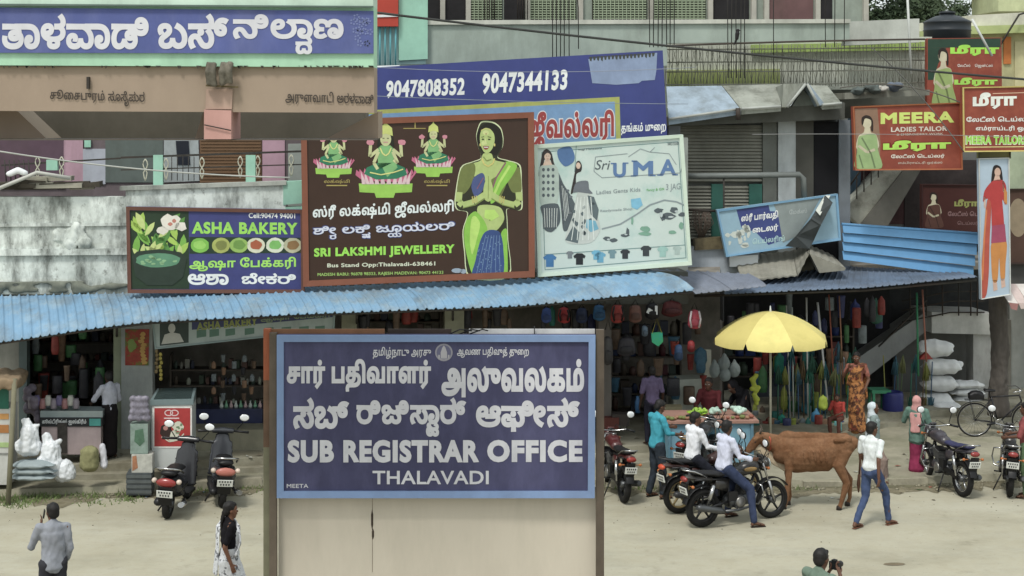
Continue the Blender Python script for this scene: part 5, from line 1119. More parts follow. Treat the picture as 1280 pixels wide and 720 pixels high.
# box ribbon of canopy between (green striped frame above standee)
T5 = Sign('light_board', 'small olive framed board just above the red dress standee', 'sign', Plane(29.8), [(1222, 189), (1262, 188), (1262, 198), (1222, 198)], mat((150, 150, 96)), mat((96, 96, 70)), 1.2, .05)
T6 = Sign('shop_board', 'dull brown board with cream oval at the right edge behind the standee', 'sign', Plane(31.8), [(1256, 236), (1330, 235), (1330, 330), (1256, 330)], mat((84, 60, 50), var=.2), mat((60, 46, 40)), 2, .05)
T6.draw('picture_print', prn(150, 130, 100), lambda p, mb: p.oval(mb, 1272, 272, 12, 24, 2, 16))
m = MB(); quadbox(Plane(31.9), [(1262, 190), (1340, 190), (1340, 236), (1262, 236)], 0, .1, m); m.build('window_panel', mat((176, 190, 160), stain=.3), RB)
m = MB(); quadbox(Plane(31.9), [(1262, 330), (1340, 330), (1340, 372), (1262, 372)], 0, .1, m); m.build('wall_panel', mat((84, 84, 84), stain=.3), RB)

# -------- standee of a woman in a red dress
PN = Plane(29.4)
ST = Sign('dress_standee', 'tall narrow pale poster of a woman in a red and orange dress', 'poster', PN, [(1222, 198), (1260, 197), (1262, 368), (1225, 374)], mat((176, 196, 214), rough=.45, var=.05), mat((206, 210, 206)), 1.0, .05)
D = ST.draw
D('hair_print', prn(40, 30, 28), lambda p, mb: p.poly(mb, [(1239, 216), (1241, 208), (1245, 206), (1250, 209), (1252, 218), (1252, 230), (1240, 234), (1238, 228)], 2))
D('skin_print', prn(216, 172, 150), lambda p, mb: [p.oval(mb, 1246, 215, 3.8, 5.4, 3, 12), p.poly(mb, [(1243, 219), (1248, 219), (1250, 226), (1241, 226)], 3), p.line(mb, [(1230, 246), (1230, 258), (1236, 266)], 2.2, 3), p.line(mb, [(1254, 240), (1253, 226)], 2.2, 3), p.poly(mb, [(1240, 350), (1245, 350), (1246, 362), (1241, 364)], 3), p.poly(mb, [(1250, 348), (1255, 348), (1256, 358), (1251, 360)], 3)])
D('dress_print', prn(200, 44, 44), lambda p, mb: [p.poly(mb, [(1240, 226), (1252, 225), (1257, 234), (1256, 256), (1252, 250), (1254, 290), (1240, 292), (1238, 256), (1233, 248), (1228, 252), (1230, 238)], 3)])
D('dress_print', prn(176, 60, 96), lambda p, mb: [p.poly(mb, [(1239, 282), (1255, 280), (1257, 302), (1238, 304)], 4)])
D('dress_print', prn(214, 130, 44), lambda p, mb: [p.poly(mb, [(1239, 303), (1257, 301), (1256, 330), (1255, 348), (1250, 349), (1248, 322), (1246, 350), (1240, 351), (1238, 325)], 3), p.poly(mb, [(1254, 234), (1258, 240), (1258, 256), (1254, 252)], 4)])
D('dress_print', prn(196, 72, 50), lambda p, mb: [p.poly(mb, [(1233, 250), (1238, 256), (1236, 300), (1235, 340), (1232, 368), (1225, 372), (1226, 330), (1230, 280)], 5)])
D('dress_print', prn(224, 120, 50), lambda p, mb: [p.line(mb, [(1232, 262), (1229, 300), (1227, 350)], 2, 6)])
Print.SM = False
# -------- long sign under the awning
U2 = Sign('bakery_board', 'faded white bakery board half hidden under the left part of the awning', 'sign', Plane(28.3), [(190, 396), (420, 372), (418, 412), (194, 436)], mat((176, 190, 186), rough=.6, var=.12, stain=.3), mat((150, 170, 168), rough=.6), 1.5, .05)
U2.draw('panel_print', prn(58, 66, 116), lambda p, mb: p.poly(mb, [(240, 396), (416, 378), (416, 396), (240, 412)], 1))
U2.text('ASHA BAKERY', 246, 322, 403, 413, prn(150, 160, 70), slope=-.09, bold=.05); U2.text('ஆஷா பேக்கரி', 326, 412, 393, 404, prn(130, 150, 110), slope=-.06, bold=.03)
U2.draw('picture_print', prn(50, 66, 60), lambda p, mb: [p.poly(mb, [(200, 404), (236, 400), (236, 428), (200, 432)], 2)])
U2.draw('figure_print', prn(196, 196, 186), lambda p, mb: [p.oval(mb, 215, 410, 4.5, 6, 3, 12), p.poly(mb, [(202, 430), (206, 418), (215, 415), (225, 417), (230, 427)], 3)])
U2.draw('goods_print', prn(86, 130, 110), lambda p, mb: [p.poly(mb, [(x, 412 - (x - 250) * .03), (x + 12, 411 - (x - 250) * .03), (x + 12, 420 - (x - 250) * .06), (x, 422 - (x - 250) * .06)], 2) for x in (246, 262, 282, 306, 330, 352, 374, 394)])
# ================================================================ VEHICLES
AMBER = mat((190, 110, 50), rough=.3); TAILRED = mat((150, 40, 36), rough=.25, spec=.6); PLATE = mat((226, 228, 222), rough=.5, var=.05)
GREYM = mat((96, 98, 100), rough=.4, metal=.6, var=.2); DKM = mat((48, 48, 50), rough=.4, metal=.4, var=.2)
def L(mb, name, m, p, **k): return mb.build(name, m, p, world=False, **k)
def wheel(root, x, z, R_, tr, rimm, spokes=5, y=0, thin=False, name='wheel'):
    m = MB(); m.torus((x, y, z), R_ - tr * 1.9, tr * .45, 28, 6, 1.6); w = L(m, name, rimm, root)
    m = MB(); m.torus((x, y, z), R_ - tr, tr, 32, 10); L(m, 'tyre', RUBBER, w)
    m = MB(); m.lathe([(.02, -.07), (.055, -.06), (.055, .06), (.02, .07)] if not thin else [(.012, -.05), (.02, -.045), (.02, .045), (.012, .05)], (x, y, z), 12, 'Y'); L(m, 'hub', GREYM, w)
    for i in range(spokes):
        a = 2 * math.pi * i / spokes + .3; e = Vector((math.cos(a), 0, math.sin(a))); m = MB(); c = Vector((x, y, z))
        m.tube([c + e * .03, c + e * (R_ - tr * 1.9)], .0025 if thin else [.022, .014], 4 if thin else 6); L(m, 'spoke', CHROME if thin else rimm, w)
    return w
def plate(root, c, tilt=-.25, w=.2, h=.11, face=-1):
    m = MB(); m.box(c, (.012, w, h), ry=tilt); p = L(m, 'number_plate', PLATE, root)
    m = MB()
    for r_, n in ((.025, 5), (-.022, 4)):
        for i in range(n): m.box(Vector(c) + Vector((-.008 + r_ * math.sin(tilt), (i - (n - 1) / 2) * w * .17, r_)), (.003, w * .085, h * .26), ry=tilt)
    L(m, 'plate_marks', mat((50, 50, 56)), p, kind='stuff')
def mirrors(root, x, y, z0, z1, out=.05, round_=True):
    for s_ in (-1, 1):
        m = MB(); m.tube([(x, s_ * y, z0), (x + .03, s_ * (y + out), (z0 + z1) / 2), (x - .0, s_ * (y + out + .01), z1 - .03)], .007, 6); k = L(m, 'mirror', BLACK, root)
        m = MB(); m.ell((x + .01, s_ * (y + out + .02), z1), (.02, .07, .06), 14); L(m, 'mirror_shell', BLACK, k)
        m = MB(); m.ell((x - .012, s_ * (y + out + .02), z1), (.010, .064, .054), 14); L(m, 'mirror_glass', MIRROR, k)
def motorcycle(label, loc, yaw, body, seatc=(34, 34, 36), rim=DKM, steer=0.0, group=None, chrome=CHROME, tank2=None, lean=0.06, tail=TAILRED):
    t = thing('motorcycle', label, 'motorcycle', loc, yaw, group); t.rotation_euler = (lean, 0, yaw)
    B = mat(body, rough=.3, var=.12, spec=.5, scale=4, stain=.25, sscale=5, stretch=1.001, scol=(120, 112, 96)); SE = mat(seatc, rough=.55, var=.15)
    wheel(t, 0, .30, .30, .05, rim); wheel(t, 1.27, .30, .30, .042, rim)
    m = MB()
    for s_ in (-1, 1): m.tube([(0, .085 * s_, .30), (.46, .085 * s_, .38)], .02, 8); m.tube([(-.02, .12 * s_, .33), (.14, .12 * s_, .68)], .014, 6)
    m.tube([(1.02, 0, .86), (.78, 0, .40), (.45, 0, .27)], .022, 8); m.tube([(1.02, 0, .86), (.7, 0, .78), (.42, 0, .70), (-.18, 0, .76)], .022, 8)
    for s_ in (-1, 1): m.tube([(.42, .07 * s_, .70), (.42, .09 * s_, .30)], .018, 6); m.tube([(.45, .09 * s_, .72), (-.2, .09 * s_, .76)], .015, 6)
    L(m, 'frame', DKM, t)
    for s_ in (-1, 1): m = MB(); m.tube([(.0, .13 * s_, .35), (.04, .13 * s_, .44), (.04, .13 * s_, .45), (.12, .13 * s_, .66)], [.018, .018, .034, .034], 10); L(m, 'shock_absorber', chrome, t)
    m = MB(); m.cone((.50, 0, .36), (.14, .12), (.78, 0, .38), (.13, .11), 12, (0, 1, 0)); m.lathe([(.10, -.145), (.105, -.12), (.105, .12), (.10, .145)], (.60, 0, .36), 16, 'Y'); e = L(m, 'engine', GREYM, t)
    m = MB()
    for i in range(7): m.box((.72 + i * .008, 0, .48 + i * .024), (.19, .19, .010), ry=-.3)
    L(m, 'cooling_fins', mat((110, 110, 108), rough=.5, metal=.5), e, kind='stuff')
    m = MB(); m.box((.77, 0, .57), (.14, .14, .20), ry=-.3); L(m, 'cylinder', DKM, e)
    m = MB(); m.tube([(.82, -.05, .54), (.92, -.10, .44), (.86, -.13, .28), (.55, -.15, .24), (.30, -.16, .25)], .022, 8); m.tube([(.30, -.16, .25), (.22, -.17, .27), (-.18, -.19, .36), (-.22, -.19, .37)], [.024, .048, .052, .03], 12); L(m, 'exhaust', chrome if chrome is not CHROME else GREYM, t)
    m = MB(); m.cone((.62, 0, .80), (.115, .09), (.92, 0, .84), (.125, .11), 12, (0, 1, 0)); m.cone((.55, 0, .77), (.07, .05), (.75, 0, .86), (.10, .07), 12, (0, 1, 0)); m.ell((.84, 0, .88), (.18, .12, .07)); L(MB(), 'x', None, t) if 0 else None
    tk = m.blob('tank', B, t, voxel=.018, smooth=4)
    m = MB(); m.lathe([(.03, 0), (.03, .02), (.02, .025)], (.84, 0, .945), 10); L(m, 'fuel_cap', CHROME, tk)
    if tank2:
        for s_ in (-1, 1): m = MB(); m.ell((.80, .118 * s_, .84), (.13, .014, .035), 10); L(m, 'tank_stripe', mat(tank2, rough=.3), tk)
    m = MB(); m.cone((.50, 0, .80), (.10, .045), (.22, 0, .80), (.13, .05), 12, (0, 1, 0)); m.cone((.22, 0, .81), (.13, .05), (-.18, 0, .86), (.10, .04), 12, (0, 1, 0)); m.blob('seat', SE, t, voxel=.018, smooth=3)
    for s_ in (-1, 1): m = MB(); m.cone((.38, .10 * s_, .62), (.09, .022), (.18, .105 * s_, .66), (.07, .02), 10, (0, 0, 1)); L(m, 'side_panel', B, t)
    m = MB(); m.cone((.10, 0, .74), (.12, .05), (-.30, 0, .80), (.075, .04), 12, (0, 1, 0)); tc = L(m, 'tail_cowl', B, t)
    m = MB(); m.ell((-.335, 0, .775), (.045, .085, .045), 12); L(m, 'tail_light', tail, tc)
    m = MB(); m.tube([(.0, .13, .80), (-.22, .12, .90), (-.34, .08, .92), (-.36, 0, .92), (-.34, -.08, .92), (-.22, -.12, .90), (0, -.13, .80)], .012, 8); L(m, 'grab_rail', chrome, t)
    m = MB(); m.arc((0, 0, .30), .345, .012, 55, 165, 14, 8, 6.0); m.box((-.31, 0, .60), (.03, .14, .24), ry=-.25); L(m, 'rear_mudguard', BLACK, t)
    plate(t, (-.35, 0, .60))
    m = MB(); m.arc((1.27, 0, .30), .345, .010, 35, 150, 14, 8, 6.5); L(m, 'front_mudguard', B if chrome is not CHROME else BLACK, t)
    for x, z in ((-.28, .68), (1.10, .84)):
        for s_ in (-1, 1):
            m = MB(); m.cone((x, .10 * s_, z), .009, (x, .15 * s_, z), .009, 6); m.ell((x, .17 * s_, z), (.025, .03, .025), 8); L(m, 'indicator', AMBER, t)
    f = MB()
    for s_ in (-1, 1): f.tube([(1.27, .085 * s_, .30), (1.16, .085 * s_, .62)], .026, 8); f.tube([(1.16, .085 * s_, .60), (1.045, .085 * s_, .93)], .017, 8)
    f.box((1.07, 0, .84), (.06, .2, .03)); f.box((1.04, 0, .93), (.06, .2, .03)); L(f, 'fork', CHROME, t)
    m = MB(); m.ell((1.12, 0, .88), (.10, .11, .12), 14); m.cone((1.10, 0, .94), (.09, .03), (1.04, 0, 1.02), (.07, .02), 10, (0, 1, 0)); h = L(m, 'headlight', B, t)
    m = MB(); m.ell((1.195, 0, .88), (.03, .085, .085), 14); L(m, 'headlight_lens', GLASS, h)
    m = MB(); m.tube([(.86, -.36, 1.0), (.93, -.24, 1.02), (1.02, -.10, .98), (1.02, .10, .98), (.93, .24, 1.02), (.86, .36, 1.0)], .012, 8); hb = L(m, 'handlebar', CHROME, t)
    for s_ in (-1, 1):
        m = MB(); m.tube([(.93, .245 * s_, 1.02), (.85, .375 * s_, .998)], .019, 8); L(m, 'grip', BLACK, hb)
        m = MB(); m.tube([(.96, .22 * s_, 1.01), (.93, .37 * s_, 1.0)], .006, 6); L(m, 'lever', CHROME, hb)
    m = MB(); m.lathe([(.05, 0), (.055, .03), (.04, .045)], (1.06, 0, .98), 14); L(m, 'speedometer', BLACK, t)
    mirrors(t, .95, .24, 1.02, 1.27); t.scale = (1.04, 1.04, 1.04)
    for s_ in (-1, 1):
        m = MB(); m.tube([(.92, .03 * s_, .62), (.93, .24 * s_, .60), (.95, .26 * s_, .45), (.88, .22 * s_, .32), (.78, .05 * s_, .30)], .013, 8); L(m, 'leg_guard', chrome, t)
        m = MB(); m.tube([(.48, .10 * s_, .30), (.48, .24 * s_, .30)], .014, 6); L(m, 'footrest', BLACK, t)
    m = MB()
    for s_ in (-1, 1): m.tube([(.94, .22 * s_, 1.0), (1.14, .12 * s_, 1.06), (1.16, .04 * s_, .92), (1.02, .02 * s_, .74)], .006, 5)
    L(m, 'control_cable', BLACK, t, kind='stuff')
    for s_ in (-1, 1):
        m = MB(); m.lathe([(.0, 0), (.085, 0), (.09, .01 * s_), (.06, .02 * s_), (.0, .022 * s_)], (.60, .145 * s_, .36), 16, 'Y'); L(m, 'engine_cover', mat((150, 148, 144), rough=.35, metal=.7, var=.2), e)
        m = MB(); m.box((.46, .13 * s_, .46), (.16, .05, .14)); L(m, 'battery_box', DKM, t)
    m = MB(); m.tube([(.42, .12, .28), (.36, .24, .0)], .012, 6); L(m, 'side_stand', DKM, t)
    m = MB(); m.box((.24, .11, .36), (.5, .02, .09), ry=-.15); L(m, 'chain_guard', BLACK, t)
    return t
def g2(px, py, z=0.0):
    p = G(px, py, z); return (p.x, p.y, z)
def yaw_of(a, b): return math.atan2(b[1] - a[1], b[0] - a[0])
# the pair ridden by the two men in white shirts
pA = (3.06, 24.4, 0); yA = R(25)
bikeA = motorcycle('black motorcycle in front, carrying the rider nearest the street, five spoke wheels', pA, yA, (40, 38, 38), tank2=(150, 120, 70), lean=0.0)
pB = (2.78, 25.25, 0); yB = R(27)
bikeB = motorcycle('black and orange motorcycle behind the nearest one, carrying the further rider', pB, yB, (64, 36, 34), rim=mat((150, 132, 90), rough=.5, metal=.3), lean=0.0, tail=mat((206, 76, 36), rough=.3), chrome=mat((60, 60, 62), rough=.4))
pC = (1.90, 25.95, 0)
bikeC = motorcycle('dark red motorcycle seen from behind beside the right post of the navy board', pC, R(101), (84, 34, 36), tail=mat((150, 44, 36), rough=.3))
pD = (7.80, 26.35, 0)
bikeD = motorcycle('chrome trimmed motorcycle with a dark blue seat beside the woman in pink headscarf', pD, R(104), (66, 62, 70), seatc=(58, 60, 96), rim=CHROME)
pF = (3.02, 26.55, .12)
bikeF = motorcycle('motorcycle with a tan seat cover beside the man in the cyan shirt', pF, R(62), (40, 40, 44), seatc=(176, 146, 100))
pE = (8.62, 26.35, 0)
bikeE = motorcycle('dark motorcycle half cut by the right edge beside the man in green trousers', pE, R(75), (46, 44, 44))
# scooters
def scooter(label, loc, yaw, body, lean=.08, tail=TAILRED, cargo=False):
    t = thing('scooter', label, 'scooter', loc, yaw); t.rotation_euler = (lean, 0, yaw)
    B = mat(body, rough=.25, var=.08, spec=.6)
    wheel(t, 0, .22, .22, .045, GREYM, 5); wheel(t, 1.22, .22, .22, .045, GREYM, 5)
    m = MB(); m.cone((.05, 0, .48), (.17, .14), (.42, 0, .46), (.16, .14), 12, (0, 1, 0)); m.cone((-.16, 0, .58), (.12, .09), (.1, 0, .56), (.17, .12), 12, (0, 1, 0)); m.cone((.3, 0, .34), (.16, .10), (.42, 0, .30), (.15, .06), 10, (0, 1, 0)); m.blob('rear_body', B, t, voxel=.022, smooth=4)
    m = MB(); m.box((.66, 0, .27), (.42, .34, .05)); L(m, 'floorboard', BLACK, t)
    m = MB(); m.cone((.90, 0, .32), (.19, .035), (1.02, 0, .80), (.16, .05), 12, (0, 1, 0)); m.cone((1.02, 0, .80), (.12, .05), (1.05, 0, .92), (.1, .05), 12, (0, 1, 0)); m.cone((1.08, 0, .5), (.10, .08), (1.1, 0, .75), (.08, .06), 12, (0, 1, 0)); m.blob('front_apron', B, t, voxel=.022, smooth=3)
    m = MB(); m.arc((1.22, 0, .22), .26, .012, 20, 165, 12, 8, 6); L(m, 'front_mudguard', B, t)
    m = MB(); m.tube([(1.22, .07, .22), (1.12, .07, .5)], .02, 8); m.tube([(1.22, -.07, .22), (1.12, -.07, .5)], .02, 8); L(m, 'fork', DKM, t)
    m = MB(); m.cone((.42, 0, .70), (.12, .05), (-.16, 0, .72), (.11, .05), 12, (0, 1, 0)); m.blob('seat', BLACK, t, voxel=.02, smooth=3)
    m = MB(); m.cone((1.02, 0, 1.0), (.13, .06), (1.1, 0, .98), (.10, .05), 12, (0, 1, 0)); m.tube([(1.0, -.15, 1.0), (1.0, .15, 1.0)], .045, 10); hc = m.blob('handlebar_cover', B, t, voxel=.02, smooth=2)
    for s_ in (-1, 1):
        m = MB(); m.tube([(1.0, .14 * s_, 1.0), (.95, .34 * s_, .99)], .02, 8); L(m, 'grip', BLACK, hc)
        m = MB(); m.tube([(1.02, .18 * s_, 1.0), (1.0, .33 * s_, 1.0)], .006, 6); L(m, 'lever', CHROME, hc)
    m = MB(); m.ell((1.15, 0, .98), (.02, .07, .045), 12); L(m, 'headlight', GLASS, t)
    mirrors(t, 1.0, .18, 1.02, 1.22, .07)
    m = MB(); m.ell((-.25, 0, .60), (.05, .13, .07), 12); L(m, 'tail_light', tail, t)
    for s_ in (-1, 1): m = MB(); m.ell((-.22, .155 * s_, .62), (.05, .035, .04), 10); L(m, 'indicator', mat((214, 196, 180), rough=.3), t)
    m = MB(); m.tube([(.05, .15, .70), (-.2, .15, .80), (-.28, .08, .82), (-.29, 0, .82), (-.28, -.08, .82), (-.2, -.15, .80), (.05, -.15, .70)], .014, 8); L(m, 'grab_rail', CHROME, t)
    m = MB(); m.box((-.25, 0, .40), (.02, .17, .30), ry=-.3); L(m, 'rear_mudguard', BLACK, t); plate(t, (-.30, 0, .44), -.3)
    m = MB(); m.tube([(.3, -.14, .24), (.1, -.18, .22), (-.22, -.2, .28)], [.02, .045, .04], 10); L(m, 'exhaust', CHROME, t)
    m = MB(); m.cone((-.05, .12, .25), .06, (.35, .12, .28), .08, 10); L(m, 'engine', DKM, t)
    m = MB(); m.tube([(.45, .1, .22), (.36, .2, .0)], .012, 6); L(m, 'side_stand', DKM, t)
    t.scale = (1.06, 1.3, 1.08)
    return t
s1 = G(209, 648, 0); scooter('black scooter with a red tail light parked before the ice cream freezer', (s1.x, s1.y, 0), R(88), (40, 40, 44))
s2 = G(277, 634, 0); scooter('black and silver scooter with a pale tail lamp, right of the red tailed scooter', (s2.x, s2.y, 0), R(104), (52, 54, 60), tail=mat((186, 110, 96), rough=.3))
# bicycle
def bicycle(label, loc, yaw):
    t = thing('bicycle', label, 'bicycle', loc, yaw); t.rotation_euler = (.06, 0, yaw)
    for x in (0, 1.08): wheel(t, x, .35, .35, .018, CHROME, 20, thin=True)
    FR = mat((36, 36, 40), rough=.4)
    m = MB(); P = dict(bb=(.47, 0, .29), st=(.32, 0, .82), hd=(.88, 0, .86), h2=(.92, 0, .74), r=(0, 0, .35))
    for a, b in (('bb', 'st'), ('bb', 'h2'), ('st', 'hd'), ('hd', 'h2')): m.tube([P[a], P[b]], .016, 8)
    for s_ in (-.05, .05): m.tube([(0, s_, .35), (.47, s_ * .6, .29)], .009, 6); m.tube([(0, s_, .35), (.33, s_ * .5, .78)], .008, 6); m.tube([(1.08, s_, .35), (.93, s_ * .8, .72)], .010, 6)
    L(m, 'frame', FR, t)
    m = MB(); m.cone((.2, 0, .96), (.10, .03), (.38, 0, .95), (.04, .025), 10, (0, 1, 0)); m.tube([(.30, 0, .8), (.28, 0, .93)], .013, 6); L(m, 'saddle', BLACK, t)
    m = MB(); m.tube([(.68, -.27, .98), (.86, -.22, 1.0), (.90, 0, .98), (.86, .22, 1.0), (.68, .27, .98)], .011, 8); m.tube([(.88, 0, .84), (.89, 0, .98)], .013, 6); L(m, 'handlebar', CHROME, t)
    for x in (0, 1.08): m = MB(); m.arc((x, 0, .35), .375, .006, 20, 170, 14, 6, 4); L(m, 'mudguard', FR, t)
    m = MB(); m.lathe([(.085, -.01), (.09, 0), (.085, .01)], (.47, -.05, .29), 18, 'Y'); m.tube([(.47, -.06, .29), (.56, -.07, .15)], .009, 6); m.tube([(.47, .06, .29), (.38, .07, .43)], .009, 6); m.box((.57, -.11, .145), (.09, .08, .02)); m.box((.37, .11, .435), (.09, .08, .02)); L(m, 'crank', CHROME, t)
    m = MB()
    for y in (-.06, 0, .06): m.tube([(-.2, y, .76), (.26, y, .76)], .006, 5)
    m.tube([(-.2, -.06, .76), (-.2, .06, .76)], .006, 5); m.tube([(0, .06, .37), (-.1, .06, .75)], .006, 5); m.tube([(0, -.06, .37), (-.1, -.06, .75)], .006, 5); L(m, 'carrier', FR, t)
    m = MB(); m.box((.02, 0, .83), (.30, .18, .12)); m.ell((.02, 0, .90), (.14, .1, .05)); m.blob('carrier_bag', BLACK, t, voxel=.02)
    return t
bp = G(1218, 546, .12); bicycle('black bicycle with full chain wheel standing in front of the dark tree trunk', (bp.x, bp.y, .12), R(-4))
# ================================================================ PEOPLE (local: y forward, x to the person's right, z up)
def skinm(k=1.0): return mat((round(128 * k), round(86 * k), round(64 * k)), rough=.6, var=.08, scale=6)
HAIRM = mat((30, 27, 26), rough=.6, var=.25, scale=20)
STAND = dict(pel=(0, 0, .92), wst=(0, .01, 1.06), chs=(0, .01, 1.27), nck=(0, .0, 1.43), hd=(0, .03, 1.565),
             shR=(.175, 0, 1.385), elR=(.235, -.03, 1.10), wrR=(.25, .06, .86), shL=(-.175, 0, 1.385), elL=(-.235, -.03, 1.10), wrL=(-.25, .06, .86),
             hpR=(.09, 0, .90), knR=(.10, .02, .49), anR=(.10, -.02, .08), hpL=(-.09, 0, .90), knL=(-.10, .02, .49), anL=(-.10, -.02, .08),
             hf=(0, 1, 0), fR=(0.1, 1, 0), fL=(-.1, 1, 0))
def dirv(v): return Vector(v).normalized()
class Person:
    def __init__(s, label, loc, yaw, h=1.68, pose=None, skin=1.0, hair='short', group=None, tilt=None):
        s.P = {k: Vector(v) for k, v in {**STAND, **(pose or {})}.items()}; s.k = h / 1.7
        s.o = thing('person', label, 'person', loc, yaw, group); s.o.scale = (s.k,) * 3
        s.sk = skinm(skin); P = s.P; m = MB(); ax = s.ax = (P['shR'] - P['shL']).normalized(); hx = (P['hpR'] - P['hpL']).normalized(); s.hx = hx
        # torso
        m.cone(P['pel'] - Vector((0, 0, .0)), (.135, .10), P['wst'], (.12, .088), 14, hx); m.cone(P['wst'], (.12, .088), P['chs'], (.145, .10), 14, ax)
        m.cone(P['chs'], (.145, .10), P['chs'].lerp(P['nck'], .6), (.12, .075), 14, ax); m.cone(P['shR'], .052, P['shL'], .052, 12)
        m.cone(P['chs'].lerp(P['nck'], .8), .062, P['hd'] - Vector((0, 0, .06)), .050, 12)
        # head in its own frame
        f = dirv(P['hf']); r = f.cross(Vector((0, 0, 1))).normalized(); u = r.cross(f).normalized(); M = Matrix((r, f, u)).transposed(); s.M = M; H0 = P['hd']; s.H0 = H0
        T = lambda x, y, z: H0 + M @ Vector((x, y, z))
        s.T = T
        m.ell(T(0, -.008, .03), (.073, .092, .088), 16, M); m.ell(T(0, .015, -.03), (.060, .070, .075), 14, M); m.cone(T(0, .045, -.085), .030, T(0, .04, -.06), .042, 10)
        m.cone(T(0, .078, .012), .010, T(0, .094, -.018), .0145, 8); m.cone(T(-.03, .072, .028), .012, T(.03, .072, .028), .012, 8)
        m.cone(T(-.016, .079, -.052), .009, T(.016, .079, -.052), .009, 8)
        for sg in (-1, 1): m.ell(T(.074 * sg, -.005, .0), (.010, .020, .030), 8, M); m.ell(T(.035 * sg, .055, -.01), (.025, .02, .022), 8, M)
        # limbs
        for S_ in 'RL':
            sh, el, wr = P['sh' + S_], P['el' + S_], P['wr' + S_]
            m.cone(sh, .050, el, .037, 10); m.cone(el, .038, wr, .026, 10)
            hp, kn, an = P['hp' + S_], P['kn' + S_], P['an' + S_]
            m.cone(hp, .086, kn, .054, 12); m.cone(kn, .053, kn.lerp(an, .35), .055, 12); m.cone(kn.lerp(an, .35), .054, an, .034, 12)
            ft = dirv(P['f' + S_]); dn = Vector((0, 0, -1)); hl = an - ft * .03 + Vector((0, 0, -.035)); toe = an + ft * .15 + Vector((0, 0, -.052))
            m.cone(hl, .032, an, .036, 10); m.cone(an + ft * .01 + Vector((0, 0, -.02)), .036, toe, (.042, .022), 10, ft.cross(Vector((0, 0, 1))))
            for i in range(5): lt = ft.cross(Vector((0, 0, 1))) * ((i - 2) * .017); m.cone(toe + lt, .013, toe + lt + ft * (.038 - abs(i - 1.5) * .005), .010, 6)
            # hand: palm, four curled fingers and a thumb
            hd = (P.get('hd' + S_) and dirv(P['hd' + S_])) or (wr - el).normalized()
            side = Vector((0, 1, 0)) if abs(hd.y) < .8 else Vector((0, 0, 1)); side = (side - hd * side.dot(hd)).normalized(); nrm = hd.cross(side) * (1 if S_ == 'R' else -1)
            pc = wr + hd * .055; m.cone(wr + hd * .01, (.026, .017), wr + hd * .075, (.037, .015), 10, side)
            for i, l in enumerate((.062, .070, .066, .052)):
                b = wr + hd * .088 + side * (.028 - i * .019); c1 = b + hd * l * .5 + nrm * -.008; m.cone(b, .0095, c1, .009, 6); m.cone(c1, .009, c1 + hd * l * .38 - nrm * .022, .008, 6)
            tb = wr + hd * .03 + side * .026; t1 = tb + (hd * .6 + side * .75).normalized() * .036; m.cone(tb, .013, t1, .011, 6); m.cone(t1, .011, t1 + (hd * .95 + side * .2 - nrm * .2).normalized() * .03, .009, 6)
        m.blob('body', s.sk, s.o, voxel=.0105, smooth=2)
        for sg in (-1, 1):
            e = MB(); e.ell(T(.030 * sg, .079, .010), (.012, .006, .007), 8, M); L(e, 'eye', mat((226, 222, 214), rough=.3), s.o)
            e = MB(); e.ell(T(.030 * sg, .0845, .010), (.0055, .003, .0058), 8, M); L(e, 'iris', BLACK, s.o)
            e = MB(); e.cone(T(.016 * sg, .084, .030), .004, T(.045 * sg, .077, .032), .003, 6); L(e, 'eyebrow', HAIRM, s.o)
        e = MB(); e.cone(T(-.020, .084, -.053), .005, T(.020, .084, -.053), .005, 6); L(e, 'lips', mat((126, 62, 58), rough=.5), s.o)
        if hair:
            e = MB(); e.ell(T(0, -.022, .048), (.084, .094, .088), 16, M); e.cone(T(-.03, .05, .085), .026, T(.03, .05, .085), .026, 8); e.ell(T(0, -.055, .0), (.075, .06, .075), 14, M)
            if hair == 'bun': e.ell(T(0, -.115, -.03), (.045, .035, .045), 10, M)
            if hair == 'plait': e.cone(T(0, -.10, -.02), .032, T(0, -.13, -.16), .026, 8); e.cone(T(0, -.13, -.16), .026, T(0, -.12, -.42), .014, 8)
            e.blob('hair', HAIRM, s.o, voxel=.012, smooth=2, fold=.006, ff=30)
    def leg(s, m, S_, g=.024, cuff=1.0, low=None):
        P = s.P; hp, kn, an = P['hp' + S_], P['kn' + S_], P['an' + S_]; an = kn.lerp(an, cuff)
        m.cone(hp, .088 + g, kn, .056 + g, 12); m.cone(kn, .056 + g, kn.lerp(an, .4), .057 + g * .8, 12); m.cone(kn.lerp(an, .4), .057 + g * .8, an, (low or .040 + g), 12)
    def trousers(s, rgb, g=.02, cuff=.94, name='trousers', fold=.017, low=None):
        m = MB(); P = s.P; m.cone(P['pel'] + Vector((0, 0, -.03)), (.14 + g * .6, .108 + g * .6), P['pel'] + (P['wst'] - P['pel']) * .5, (.13 + g * .4, .10 + g * .4), 14, s.hx)
        s.leg(m, 'R', g, cuff, low); s.leg(m, 'L', g, cuff, low); return m.blob(name, cloth(*rgb), s.o, voxel=.015, smooth=2, fold=fold)
    def shirt(s, rgb, sleeve=1.0, g=.022, hem=-.06, name='shirt', fold=.019, m_=None, collar=True):
        m = MB(); P = s.P; sx = s.ax
        m.cone(P['pel'] + Vector((0, 0, hem + .11)) if hem < .15 else P['pel'] + Vector((0, 0, hem)), (.145 + g, .115 + g), P['wst'], (.13 + g, .10 + g), 16, s.hx); m.cone(P['wst'], (.13 + g, .10 + g), P['chs'], (.152 + g, .108 + g), 16, sx)
        m.cone(P['chs'], (.152 + g, .108 + g), P['chs'].lerp(P['nck'], .62), (.12 + g, .078 + g), 16, sx); m.cone(P['shR'] - sx * .015, .054 + g * .4, P['shL'] + sx * .015, .054 + g * .4, 12)
